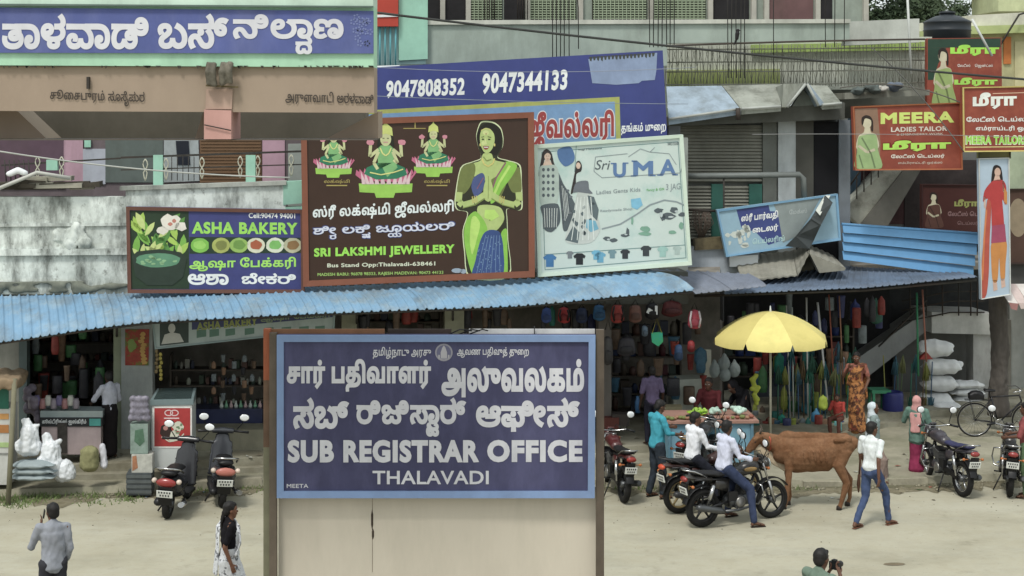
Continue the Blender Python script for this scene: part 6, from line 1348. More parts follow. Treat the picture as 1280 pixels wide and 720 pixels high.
        for S_ in 'RL':
            sh, el, wr = P['sh' + S_], P['el' + S_], P['wr' + S_]
            e1 = sh.lerp(el, min(1, sleeve * 2)); m.cone(sh, .055 + g * .5, e1, .042 + g * (.9 if sleeve < .5 else .5), 12)
            if sleeve > .5: m.cone(el, .042 + g * .5, el.lerp(wr, min(.97, (sleeve - .5) * 2)), .030 + g * .5, 12)
        if collar: m.cone(P['chs'].lerp(P['nck'], .8), .066, P['nck'] + Vector((0, 0, .012)), .060, 12)
        return m.blob(name, m_ or cloth(*rgb), s.o, voxel=.014, smooth=2, fold=fold)
    def skirt(s, rgb, bottom=.08, r=.20, name='skirt', m_=None, fold=.02, g=.03, c=None):
        m = MB(); P = s.P; lo = (P['anR'] + P['anL']) / 2; lo = Vector((lo.x, lo.y, bottom + .05)); kn = (P['knR'] + P['knL']) / 2
        m.cone(P['wst'] + Vector((0, 0, -.05)), (.13 + g, .10 + g), P['pel'] + Vector((0, 0, -.05)), (.155 + g, .125 + g), 16, s.hx)
        sp = abs((P['knR'] - P['knL']).y) * .5; m.cone(P['pel'] + Vector((0, 0, -.05)), (.155 + g, .125 + g), kn, (.15 + g, .12 + g + sp), 16, s.hx); sp = abs((P['anR'] - P['anL']).y) * .45
        m.cone(kn, (.15 + g, .12 + g + sp * .6), lo, (r * .95, r * .75 + sp), 18, s.hx); return m.blob(name, m_ or cloth(*rgb), s.o, voxel=.017, smooth=2, fold=fold)
    def drape(s, rgb, m_=None, side=-1, back=.55, name='sari_drape'):
        """sari end: from the hip across the chest, over one shoulder and down the back"""
        m = MB(); P = s.P; sh = P['shL'] if side < 0 else P['shR']; X = s.ax * (1 if side < 0 else -1)
        q = [P['pel'] + X * .15 + Vector((0, .06, .05)), P['wst'] + X * .08 + Vector((0, .115, .04)), P['chs'] - X * .03 + Vector((0, .125, .02)), sh + X * .05 + Vector((0, .07, .04)), sh + X * .03 + Vector((0, -.03, .06)), sh + X * .04 + Vector((0, -.12, -.08)), P['wst'] - X * .08 + Vector((0, -.15, .0)), P['pel'] - X * .09 + Vector((0, -.17, -back * .4))]
        w = (.09, .12, .11, .075, .075, .10, .12, .11)
        for i in range(len(q) - 1): m.cone(q[i], (w[i], .022), q[i + 1], (w[i + 1], .022), 12, (q[i + 1] - q[i]).cross(Vector((0, 1, 0)) if i not in (3, 4) else Vector((0, 0, 1))))
        m.cone(P['chs'] + Vector((0, .05, 0)), (.13, .085), P['wst'] + Vector((0, .02, 0)), (.13, .105), 14, s.ax)
        return m.blob(name, m_ or cloth(*rgb), s.o, voxel=.015, smooth=3, fold=.012)
    def scarf(s, rgb, m_=None, long=.3):
        T = s.T; m = MB(); m.ell(T(0, -.042, .035), (.098, .102, .106), 16, s.M); m.ell(T(0, -.055, -.05), (.090, .075, .10), 14, s.M)
        m.cone(s.P['nck'] + Vector((0, -.02, .02)), (.11, .09), s.P['chs'] + Vector((0, .0, .05)), (.185, .13), 14, s.ax); m.cone(s.P['chs'] + Vector((0, -.10, .06)), (.14, .03), s.P['wst'] + Vector((0, -.15, long * -.3)), (.11, .025), 12, s.ax)
        return m.blob('headscarf', m_ or cloth(*rgb), s.o, voxel=.014, smooth=3, fold=.01)
    def shoes(s, rgb, name='sandal'):
        for S_ in 'RL':
            an = s.P['an' + S_]; ft = dirv(s.P['f' + S_]); m = MB(); z = Vector((0, 0, -.078)); m.cone(an - ft * .045 + z, (.036, .010), an + ft * .19 + z, (.046, .010), 10, ft.cross(Vector((0, 0, 1)))); m.cone(an + ft * .10 + Vector((0, 0, -.035)) + ft.cross(Vector((0, 0, 1))) * .035, .010, an + ft * .10 + Vector((0, 0, -.035)) - ft.cross(Vector((0, 0, 1))) * .035, .010, 8); L(m, name, cloth(*rgb), s.o)
    def belt(s, rgb):
        m = MB(); p = s.P['pel'].lerp(s.P['wst'], .4); m.lathe([(.150, -.018), (.155, -.014), (.155, .014), (.150, .018)], p, 24, sx=1, sy=.80); L(m, 'belt', cloth(*rgb), s.o)
def at(px, py, z=0.0): p = G(px, py, z); return (p.x, p.y, z)
# yaw 0 looks away from the viewer; +90 looks left, -90 looks right
# --- man on the phone, bottom left (only his back above the waist in view)
zf = lambda px, Y: ((px - 640) * Y / F, Y, 0)
p = Person('man in a grey shirt seen from behind, holding a phone to his left ear', zf(66, 19.35), R(28), 1.68, dict(shL=(-.165, .02, 1.385), shR=(.165, -.01, 1.375), elL=(-.25, .12, 1.13), wrL=(-.135, .09, 1.385), hdL=(.18, -.04, 1), elR=(.22, -.02, 1.09), wrR=(.18, .12, .88), hf=(-.2, 1, 0)), .85)
p.shirt((152, 156, 166), .86, hem=-.12, m_=mat((150, 154, 164), rough=.95, var=.10, scale=14, spec=.1)); p.trousers((60, 60, 66)); p.shoes((50, 40, 34))
m = MB(); m.box((0, 0, 0), (.012, .05, .11), 0, .2); ph = L(m, 'mobile_phone', BLACK, None, label='black mobile phone held at the ear of the man in the grey shirt', cat='phone')
M_ = Matrix.Translation(Vector(zf(66, 19.35))) @ Matrix.Rotation(R(28), 4, 'Z'); ph.location = M_ @ Vector((-.094, .075, 1.53)); ph.rotation_euler = (0, .12, R(28))
# --- woman in black and white sari, bottom
patS = mat((226, 228, 232), rough=.9, var=.05, scale=5, patch=((70, 72, 84), 16.0, .85, .54, .58))
p = Person('woman in a white sari with dark flowers and black blouse, walking right along the road', zf(286, 19.75), R(-68), 1.60, dict(elR=(.22, -.10, 1.12), wrR=(.24, -.02, .90), elL=(-.22, -.04, 1.1), wrL=(-.24, .06, .88), knR=(.08, .15, .5), anR=(.08, .16, .08), anL=(-.08, -.16, .10), knL=(-.08, .02, .49)), 1.0, 'plait')
p.shirt((34, 32, 36), .38, g=.014, hem=.22, name='blouse'); p.skirt(None, .06, .22, 'sari_skirt', patS); p.drape(None, patS, -1)
m = MB(); m.cone((-.27, .05, .74), (.10, .05), (-.27, .05, .62), (.12, .06), 12, (0, 1, 0)); m.tube([(-.27, -.03, .76), (-.26, .05, .87), (-.27, .12, .76)], .008, 6)
b = m.blob('hand_bag', mat((66, 58, 60), rough=.6), None, voxel=.015, label='dark hand bag carried by the woman in the white flowered sari', cat='bag'); b.location = zf(286, 19.75); b.rotation_euler = (0, 0, R(-68))
# --- man with a camera, bottom edge
p = Person('man in a green grey shirt at the bottom edge, holding up a camera', zf(1024, 17.25), R(-48), 1.70, dict(elR=(.22, .12, 1.14), wrR=(.10, .26, 1.36), hdR=(-.4, .1, .7), elL=(-.22, .14, 1.14), wrL=(-.08, .28, 1.34), hdL=(.4, .1, .7), hd=(0, .05, 1.56)), .8)
p.shirt((112, 132, 116), .8); p.trousers((60, 60, 66))
m = MB(); m.box((0, .30, 1.44), (.13, .06, .085)); m.lathe([(.036, 0), (.04, .03), (.036, .09), (.03, .10)], (0, .32, 1.44), 14, 'Y'); m.box((0, .29, 1.495), (.05, .05, .03))
c_ = L(m, 'camera', BLACK, None, label='black camera held up by the man at the bottom edge', cat='camera'); c_.location = zf(1024, 17.25); c_.rotation_euler = (0, 0, R(-48))
# --- riders
def world_of(base, yaw, x, y=0): return (base[0] + math.cos(yaw) * x - math.sin(yaw) * y, base[1] + math.sin(yaw) * x + math.cos(yaw) * y, 0)
RIDE = dict(pel=(0, 0, .91), wst=(0, .01, 1.05), chs=(0, .03, 1.25), nck=(0, .04, 1.42), hd=(0, .07, 1.555), shR=(.175, .04, 1.375), shL=(-.175, .04, 1.375),
            elR=(.24, .14, 1.12), wrR=(.27, .36, 1.07), elL=(-.24, .14, 1.12), wrL=(-.27, .36, 1.07), hpR=(.10, .02, .90), hpL=(-.10, .02, .90),
            knR=(.23, .40, .80), anR=(.26, .24, .09), knL=(-.23, .40, .80), anL=(-.26, .26, .30), fR=(.15, 1, 0), fL=(-.1, 1, 0), hdR=(0, 1, -.1), hdL=(0, 1, -.1))
rA = {**RIDE, 'knR': (.24, .34, .60), 'anR': (.36, .34, .085), 'knL': (-.24, .34, .60), 'anL': (-.34, .30, .085), 'hf': (-.3, 1, 0)}
p = Person('rider in a pale lilac shirt and jeans astride the front black motorcycle', world_of(pA, yA, .40), yA - R(90), 1.70, rA, .8)
p.shirt((214, 218, 240), .95, hem=-.05, m_=cloth(214, 218, 240)); p.trousers((56, 66, 94)); p.shoes((60, 50, 44))
rB = {**RIDE, 'knR': (.24, .34, .60), 'anR': (.33, .30, .085), 'knL': (-.24, .34, .60), 'anL': (-.34, .30, .085), 'hf': (.25, 1, -.02)}
p = Person('rider in a plain white shirt astride the orange tailed motorcycle behind', world_of(pB, yB, .26), yB - R(90), 1.68, rB, .85)
p.shirt((236, 238, 244), .95, hem=-.05); p.trousers((44, 46, 56)); p.shoes((50, 44, 40))
# --- man in cyan shirt
p = Person('man in a bright cyan shirt and dark trousers, standing left of the parked riders', at(821, 622), R(-62), 1.70, dict(chs=(0, .03, 1.27), elR=(.24, .08, 1.14), wrR=(.20, .32, 1.10), elL=(-.25, .10, 1.14), wrL=(-.14, .34, 1.16), hf=(.1, 1, -.35), hd=(0, .07, 1.56), nck=(0, .03, 1.43), knR=(.1, .05, .49), anR=(.13, .03, .08), anL=(-.12, -.08, .08)), .8)
p.shirt((60, 166, 186), .72, hem=-.08); p.trousers((58, 66, 76)); p.shoes((40, 38, 36))
# --- walking man
p = Person('young man in a white short sleeved shirt and blue jeans walking past the cow', at(1089, 659), R(-50), 1.70, dict(knR=(.10, .25, .52), anR=(.10, .32, .085), fR=(.1, 1, 0), knL=(-.10, -.02, .48), anL=(-.10, -.28, .095), fL=(-.1, 1, 0), elL=(-.23, .04, 1.12), wrL=(-.24, .20, .92), elR=(.23, -.12, 1.12), wrR=(.25, -.14, .86), hf=(.25, 1, 0)), .85)
p.shirt((232, 238, 238), .36, hem=-.03, g=.018); p.trousers((70, 86, 122), g=.010, low=.046); p.shoes((120, 80, 62), 'shoe')
# --- women at the right
p = Person('woman in a pink headscarf, grey green tunic and magenta skirt', at(1146, 597, .0), R(-28), 1.50, dict(elR=(.25, .04, 1.12), wrR=(.22, .22, 1.14), elL=(-.28, .06, 1.14), wrL=(-.30, .24, 1.22), knR=(.08, .06, .49)), .9, None)
p.shirt((104, 136, 124), .60, hem=-.22, g=.035, name='tunic'); p.skirt((150, 48, 86), .16, .18, g=.0, fold=.012); p.scarf((206, 150, 146)); p.shoes((60, 40, 36))
p = Person('girl with a white headscarf and pale grey green dress, partly behind the walking man', at(1091, 604, .0), R(-100), 1.46, dict(knR=(.08, .16, .5), anR=(.08, .22, .08), anL=(-.08, -.2, .10), knL=(-.08, -.04, .48)), .8, None)
p.skirt((150, 130, 120), .12, .19, fold=.02); p.shirt((136, 152, 150), .6, hem=-.24, g=.035, name='tunic'); p.scarf((204, 214, 220)); p.shoes((60, 40, 36))
sar = mat((190, 126, 66), rough=.9, var=.15, scale=5, patch=(((66, 42, 40), 8.0, .9, .46, .54), ((150, 60, 50), 5.0, .6, .55, .62)))
p = Person('woman in an orange and brown patterned sari standing before the brooms', at(1071, 539, .36), R(150), 1.58, dict(elR=(.26, .06, 1.16), wrR=(.14, .16, 1.34), elL=(-.25, -.02, 1.12), wrL=(-.22, .12, .94), hf=(-.2, 1, -.1)), .85, 'bun')
p.shirt((160, 100, 86), .34, g=.008, hem=.22, name='blouse'); p.skirt(None, .05, .22, 'sari_skirt', sar); p.drape(None, sar, -1)
# --- man at the right edge
p = Person('man in a red checked shirt and green trousers, cut by the right edge', at(1284, 622), R(60), 1.66, dict(elL=(-.26, .08, 1.12), wrL=(-.22, .28, 1.08), elR=(.26, .1, 1.12), wrR=(.2, .28, 1.08)), .8)
p.shirt((150, 78, 78), .5); p.trousers((106, 130, 96), g=.03, low=.075); p.shoes((50, 40, 36))
# --- man at the counter, left
p = Person('man in a white shirt and dark lungi leaning at the corner shop counter', at(137, 573, .36), R(52), 1.60, dict(elL=(-.24, .16, 1.16), wrL=(-.16, .34, 1.05), elR=(.25, .04, 1.1), wrR=(.2, .2, 1.0), hf=(.3, 1, -.2)), .6)
p.shirt((206, 208, 222), .7, hem=-.1); p.skirt((44, 40, 42), .1, .17, 'lungi', fold=.01)
# --- seated vendors behind the stall, and shop people
SIT = dict(pel=(0, 0, .50), wst=(0, .03, .64), chs=(0, .05, .84), nck=(0, .08, 1.0), hd=(0, .12, 1.13), shR=(.175, .05, .955), shL=(-.175, .05, .955), elR=(.24, .16, .72), wrR=(.12, .36, .66), elL=(-.24, .16, .72), wrL=(-.12, .36, .66),
           hpR=(.10, .03, .48), hpL=(-.10, .03, .48), knR=(.15, .42, .50), knL=(-.15, .42, .50), anR=(.14, .40, .08), anL=(-.14, .40, .08))
p = Person('seated vendor in a maroon shirt behind the green bowls', at(888, 552, .36), R(155), 1.68, SIT, .7); p.shirt((92, 40, 44), .5); p.trousers((44, 40, 44))
p = Person('stooping figure in black clothes and headcloth behind the stall', at(930, 549, .36), R(110), 1.66, {**SIT, 'hd': (0, .26, 1.04), 'nck': (0, .16, .97), 'hf': (0, 1, -.7)}, .7, None); p.shirt((34, 34, 38), .95); p.skirt((34, 34, 38), .1, .24); p.scarf((36, 36, 40))
p = Person('shop customer in a mauve top standing in the dark bag shop', at(815, 556, .36), R(14), 1.50, dict(), .55); p.shirt((104, 92, 122), .4); p.trousers((42, 42, 54))
p = Person('small child in a red top crouching among the plastic goods', at(1048, 541, .36), R(150), 1.05, SIT, .8); p.shirt((170, 62, 54), .45); p.trousers((110, 70, 60))
# ================================================================ COW
cp = at(1012, 634); cow = thing('cow', 'brown cow with a pale chest standing side on behind the motorcycles, facing left', 'cow', cp, R(176))
cm = mat((136, 96, 64), rough=.9, var=.26, scale=14, bump=.6, patch=(((112, 74, 46), 2.6, .8, .42, .6), ((196, 160, 116), 3.1, .5, .6, .72), ((80, 58, 42), 30, .3, .5, .7)), stretch=1.001)
m = MB(); Yx = (0, 1, 0)
m.cone((-.56, 0, 1.05), (.20, .20), (-.20, 0, .92), (.26, .30), 16, Yx); m.cone((-.20, 0, .90), (.265, .315), (.20, 0, .88), (.25, .315), 16, Yx); m.cone((.20, 0, .92), (.22, .28), (.46, 0, .96), (.165, .25), 16, Yx)
m.cone((-.70, 0, 1.10), (.12, .12), (-.50, 0, 1.14), (.15, .12), 12, Yx); m.cone((-.5, 0, 1.20), .06, (.38, 0, 1.20), .075, 10); m.ell((.36, 0, 1.19), (.16, .07, .10), 12)
m.cone((.44, 0, 1.02), (.13, .21), (.74, 0, 1.12), (.085, .13), 14, Yx); m.cone((.74, 0, 1.15), (.09, .11), (.84, 0, 1.17), (.085, .10), 14, Yx)
m.cone((.84, 0, 1.17), (.085, .10), (.97, 0, 1.00), (.064, .075), 14, Yx); m.cone((.98, 0, 1.00), (.062, .07), (1.06, 0, .90), (.052, .052), 12, Yx)
for s_ in (-1, 1): m.cone((-.40, .19 * s_, 1.17), .035, (-.52, .17 * s_, 1.18), .05, 8); m.cone((.86, .07 * s_, 1.17), .028, (.96, .05 * s_, 1.08), .018, 8)
for i in range(5): m.tube([(-.22 + i * .09, -.258, 1.0), (-.25 + i * .09, -.262, .82)], .012, 6); m.tube([(-.22 + i * .09, .258, 1.0), (-.25 + i * .09, .262, .82)], .012, 6)
for s_ in (-1, 1):
    m.ell((-.60, .13 * s_, 1.18), (.09, .05, .06), 10)
    m.cone((.36, .13 * s_, .95), (.12, .07), (.36, .14 * s_, .66), (.075, .055), 12, (1, 0, 0)); m.cone((.36, .14 * s_, .66), .072, (.355 + .02 * s_, .14 * s_, .42), .055, 10); m.cone((.355 + .02 * s_, .14 * s_, .42), .055, (.36 + .05 * s_, .14 * s_, .14), .038, 10); m.cone((.36 + .05 * s_, .14 * s_, .14), .036, (.385 + .05 * s_, .14 * s_, .05), .042, 10)
    m.cone((-.54, .13 * s_, .98), (.17, .08), (-.46, .145 * s_, .74), (.12, .07), 12, (1, 0, 0)); m.cone((-.47, .145 * s_, .74), .10, (-.64 + .04 * s_, .145 * s_, .45), .060, 10); m.cone((-.64 + .04 * s_, .145 * s_, .45), .060, (-.60 + .09 * s_, .145 * s_, .14), .039, 10); m.cone((-.60 + .09 * s_, .145 * s_, .14), .036, (-.57 + .09 * s_, .145 * s_, .05), .042, 10)
    m.cone((.80, .08 * s_, 1.20), (.03, .014), (.74, .20 * s_, 1.17), (.035, .012), 8, (0, 0, 1)); m.cone((.93, .045 * s_, 1.14), .03, (.90, .055 * s_, 1.16), .03, 8)
m.cone((-.1, 0, .74), .06, (.02, 0, .70), .045, 8)
m.blob('body', cm, cow, voxel=.013, smooth=3, fold=.012, ff=5)
m = MB(); m.cone((.90, 0, 1.0), (.02, .05), (.62, 0, .84), (.022, .11), 12, Yx); m.cone((.62, 0, .84), (.022, .11), (.40, 0, .66), (.03, .08), 12, Yx); m.blob('dewlap', mat((196, 176, 146), rough=.9, var=.15, scale=5), cow, voxel=.013, smooth=3, fold=.01)
m = MB(); m.cone((1.05, 0, .91), (.050, .05), (1.085, 0, .885), (.042, .038), 10, Yx); L(m, 'muzzle', mat((56, 44, 40), rough=.5), cow)
for s_ in (-1, 1):
    m = MB(); m.cone((.83, .05 * s_, 1.25), .02, (.80, .085 * s_, 1.31), .016, 8); m.cone((.80, .085 * s_, 1.31), .016, (.81, .09 * s_, 1.36), .006, 8); L(m, 'horn', mat((90, 80, 70)), cow)
    m = MB(); m.ell((.915, .072 * s_, 1.10), (.016, .008, .013), 8); L(m, 'eye', BLACK, cow)
    for x in (.395 + .05 * s_, -.56 + .09 * s_): m = MB(); m.lathe([(.048, 0), (.045, .05), (.036, .07)], (x, .142 * s_, 0), 10); L(m, 'hoof', mat((54, 46, 40)), cow)
m = MB(); m.tube([(-.74, 0, 1.16), (-.82, 0, 1.08), (-.84, .02, .80), (-.82, .03, .56)], [.035, .026, .018, .016], 8); m.cone((-.82, .03, .56), .025, (-.81, .03, .40), .034, 8); m.cone((-.81, .03, .4), .034, (-.81, .03, .28), .012, 8); L(m, 'tail', mat((84, 56, 40), rough=.9), cow)
m = MB(); m.tube([(.70, .0, 1.24), (.66, .10, 1.15), (.66, .10, 1.0), (.68, 0, .93), (.66, -.10, 1.0), (.66, -.10, 1.15), (.70, 0, 1.24)], .012, 8); L(m, 'rope_collar', mat((196, 90, 60)), cow)
# ================================================================ STALLS, GOODS, STREET THINGS
# ---- yellow umbrella
up = at(963, 566, .12); up = (up[0], up[1], .12)
U = thing('umbrella', 'big pale yellow market umbrella with short valance on a thin pole', 'umbrella', up)
yel = mat((230, 216, 128), rough=.85, var=.09, scale=1.5, stain=.35, sscale=1.6, stretch=1.001, scol=(186, 174, 104), patch=((238, 230, 160), 1.6, .5, .5, .7))
N = 8; rr = 1.12; zt, zr = 2.72, 2.24
for i in range(N):
    a0, a1 = 2 * math.pi * i / N + .2, 2 * math.pi * (i + 1) / N + .2; rows = []; m = MB()
    for k in range(9):
        u = k / 8; r_ = rr * u; z = zt - (zt - zr) * (u ** 1.9)
        for j in range(7):
            t = j / 6; a = a0 + (a1 - a0) * t; sag = 1 - .075 * math.sin(math.pi * t) * u; rows.append((r_ * sag * math.cos(a), r_ * sag * math.sin(a), z - .03 * math.sin(math.pi * t) * u * u))
    for j in range(7):
        t = j / 6; a = a0 + (a1 - a0) * (t * .9 + .05); sag = 1 - .055 * math.sin(math.pi * t); rows.append((rr * 1.01 * sag * math.cos(a), rr * 1.01 * sag * math.sin(a), zr - .03 * math.sin(math.pi * t) - .12))
    m.add(rows, [(k * 7 + j, k * 7 + j + 1, (k + 1) * 7 + j + 1, (k + 1) * 7 + j) for k in range(9) for j in range(6)], True); L(m, 'canopy_panel', yel if i % 2 else mat((222, 206, 118), rough=.85, var=.1, scale=2, stain=.4, sscale=2, stretch=1.001, scol=(176, 164, 96)), U)
for i in range(N):
    a = 2 * math.pi * i / N + .2; m = MB(); m.tube([(0, 0, 2.30), (rr * .5 * math.cos(a), rr * .5 * math.sin(a), zt - .16)], .008, 5); m.tube([(rr * u * math.cos(a), rr * u * math.sin(a), zt - (zt - zr) * (u ** 1.9) - .015) for u in (0, .25, .5, .75, 1)], .007, 5); L(m, 'rib', CHROME, U)
m = MB(); m.tube([(0, 0, 0), (0, 0, 2.74)], .022, 10); L(m, 'pole', mat((206, 202, 180), rough=.5), U)
m = MB(); m.cone((0, 0, 2.74), .022, (0, 0, 2.82), .010, 8); L(m, 'finial', WHITE, U)
m = MB(); m.lathe([(.22, -.1), (.22, .02), (.05, .06), (.05, .2)], (0, 0, 0), 16); L(m, 'base', mat((120, 118, 110), stain=.4), U)
# ---- vendor stall
PV = Plane(27.55, .05)
V = thing('vegetable_stall', 'pale blue wooden stall table with a pinkish board top under the yellow umbrella', 'stall', PV(890, 575))
m = MB(); wallbox(PV, 835, 529, 942, 578, 0, .55, m); m.build('cabinet', mat((120, 168, 190), rough=.7, var=.12, stain=.3), V)
for x in (835, 888, 938):
    m = MB(); wallbox(PV, x, 528, x + 3.5, 580, .03, .05, m); m.build('batten', mat((96, 140, 160), stain=.3), V)
m = MB(); z = PV(880, 529).z; pts = [PV.z(830, z, .06), PV.z(948, z, .06), PV.z(948, z, -1.0), PV.z(830, z, -1.0)]; m.hexa([Vector(p) for p in pts] + [Vector(p) + Vector((0, 0, .05)) for p in pts]); m.build('table_top', mat((170, 128, 112), rough=.9, var=.15, stain=.3), V)
zt2 = z + .055
def onT(px, off): return PV.z(px, zt2, off)
bowl_p = [(.02, 0), (.09, .01), (.15, .06), (.17, .10), (.16, .10), (.13, .06), (.02, .03)]
for i, (px, off, c, s_, lab) in enumerate(((877, -.45, (176, 226, 60), 1.15, 'shallow lime green plastic bowl at the left of the stall table'), (898, -.5, (176, 206, 190), .8, 'small pale green vegetable heap between the lime bowl and the large heap'), (928, -.45, (186, 216, 200), 1.15, 'large pale green vegetable heap on the right half of the stall table'))):
    p = onT(px, off); m = MB()
    if i == 0:
        m.lathe([(.11, 0), (.17 * s_, .06), (.175 * s_, .065), (.15, .06), (.1, .05)], p, 20); m.build('bowl', mat(c, rough=.4, var=.12), None, cat='bowl', label=lab)
        q = MB()
        for _ in range(22): q.ell(p + Vector((rnd.gauss(0, .07), rnd.gauss(0, .06), .075 + rnd.uniform(0, .045))), (.035, .03, .028), 8)
        q.build('vegetable_heap', mat((160, 200, 70), rough=.6, var=.3, scale=9), None, cat='vegetables', label='heap of bright lime green vegetables filling the lime bowl'); continue
    for _ in range(26 if i == 2 else 14): m.ell(p + Vector((rnd.gauss(0, .075 * s_), rnd.gauss(0, .06), .04 + rnd.uniform(0, .09) * s_)), (.045, .04, .038), 8)
    m.blob('vegetable_heap', mat(c, rough=.6, var=.25, scale=14), None, voxel=.014, smooth=1, fold=.008, ff=20, world=True, cat='vegetables', label=lab)
for i in range(16):
    p = onT(836 + i * 4 if i < 9 else 905 + (i - 9) * 6, rnd.uniform(-.2, .0)); m = MB(); s_ = rnd.uniform(.03, .05); m.ell(p + Vector((0, 0, s_ * .8)), (s_ * 1.2, s_, s_ * .8), 10)
    m.build('vegetable', mat(rnd.choice([(150, 90, 70), (120, 130, 70), (160, 120, 90)]), rough=.6, var=.2), None, cat='vegetable', label='small loose vegetable lying along the front of the stall table', group='vegetables on the stall table')
m = MB(); quadbox(Plane(30.3), [(842, 475), (884, 473), (884, 520), (842, 522)], 0, .5, m); m.build('counter', mat((196, 202, 190), rough=.7, stain=.3), None, cat='counter', label='cream white shop counter behind the seated maroon vendor')
m = MB(); quadbox(Plane(30.6), [(880, 437), (889, 437), (889, 480), (880, 480)], 0, .1, m); m.build('door_post', mat((206, 206, 190), stain=.3), LB)
# tied white plastic sacks behind
for i, (px, py) in enumerate(((893, 463), (906, 468), (918, 462), (905, 455))):
    m = MB(); p = Plane(30.6)(px, py); m.ell(p, (.13, .10, .16), 10); m.ell(p + Vector((0, 0, .15)), (.05, .05, .08), 8); m.blob('plastic_bag', mat((160, 172, 172), rough=.4, var=.2), None, voxel=.02, fold=.02, world=True, cat='bag', label='pale tied plastic bag in the cluster above the seated vendors', group='tied plastic bags above the vendors')
m = MB()
for i in range(14): m.ell(Plane(29.4)(944 + rnd.uniform(-5, 5), 470 + i * 2.5 + rnd.uniform(-2, 2)), (.06, .05, .05), 8)
m.blob('packet_bunch', mat((196, 206, 60), rough=.5, var=.3), None, voxel=.02, world=True, cat='packets', label='hanging bunch of yellow green packets left of the umbrella pole')
# ---- brooms, sticks, pipes
def stick(px0, py0, px1, py1, P, c, r_, label, name='pole', cat='pole', head=None, hc=None, group=None):
    t = thing(name, label, cat, P(px1, py1), 0, group); m = MB(); m.tube([P(px0, py0), P(px1, py1)], r_, 8); m.build('shaft', mat(c, rough=.6), t)
    if head:
        a, b = P(px1, py1), P(px0, py0); d = (b - a).normalized() * (1 if head > 0 else -1); base = a if head > 0 else b; m = MB()
        for i in range(26):
            w = .012 + abs(head) * .22; o = Vector((rnd.gauss(0, w * .3), rnd.gauss(0, w * .3), 0)); m.tube([base + d * .02, base + d * abs(head) * .5 + o, base + d * abs(head) + o * 1.6], [.012, .012, .005], 4)
        m.build('bristles', mat(hc, rough=.95, var=.3), t, kind='stuff')
    return t
PQ = Plane(30.6)
for a in ((1008, 372, 1010, 520, (206, 206, 200), .018, 'long straight white plastic pipe, left one of the standing poles'), (1022, 378, 1034, 500, (214, 214, 214), .022, 'white pole leaning to the right among the brooms'), (1036, 368, 1044, 510, (150, 80, 56), .016, 'thin reddish wooden pole beside the leaning white pole'),
          (1049, 370, 1054, 480, (170, 120, 90), .014, 'thin tan stick hanging right of the reddish pole'), (983, 382, 988, 530, (196, 196, 190), .014, 'thin grey white stick just right of the umbrella pole'), (990, 384, 992, 528, (190, 200, 196), .016, 'pale pipe standing beside the thin grey stick'),
          (1146, 366, 1148, 470, (60, 140, 100), .022, 'green pole hanging before the stair wall'), (1153, 362, 1158, 452, (170, 110, 90), .018, 'long pinkish pole with a red dustpan hanging before the stair wall')):
    stick(*a[:4], PQ, a[4], a[5], a[6])
m = MB(); p = PQ(1158, 448); m.hexa([p + Vector(v) for v in ((-.02, 0, .12), (.02, 0, .12), (.02, .1, .12), (-.02, .1, .12), (-.14, 0, -.02), (.14, 0, -.02), (.14, .12, .0), (-.14, .12, .0))]); m.build('dustpan', mat((150, 50, 44), rough=.5), None, cat='dustpan', label='dull red dustpan at the foot of the pinkish pole')
bc = [((60, 110, 90), (52, 92, 76), 'dull green'), ((150, 150, 70), (130, 134, 66), 'olive yellow'), ((50, 100, 120), (50, 100, 104), 'dark teal'), ((90, 110, 70), (120, 124, 80), 'moss green'), ((60, 96, 130), (70, 110, 126), 'steel blue'), ((120, 96, 66), (110, 92, 64), 'brown'), ((50, 120, 100), (52, 116, 96), 'sea green')]
for i in range(16):
    px = 972 + i * 6.6; c, h, nm_ = bc[i % 7]; y1 = 538 - (i % 3) * 4; stick(px + rnd.uniform(-6, 6), 440 + rnd.uniform(-14, 20), px, y1, PQ, c, .013, f'{nm_} broom standing upright in the crowded rack behind the umbrella', 'broom', 'broom', -(.38), h, 'brooms in the rack behind the umbrella')
for i in range(9):
    px = 1108 + i * 7; c, h, nm_ = bc[(i * 3 + 1) % 7]; stick(px + rnd.uniform(-5, 5), 444 + rnd.uniform(-6, 14), px + rnd.uniform(-4, 4), 514, Plane(31.7), c, .012, f'{nm_} broom stacked against the stair wall by the white sacks', 'broom', 'broom', (-.4 if i % 2 else .3), h, 'brooms against the stair wall')
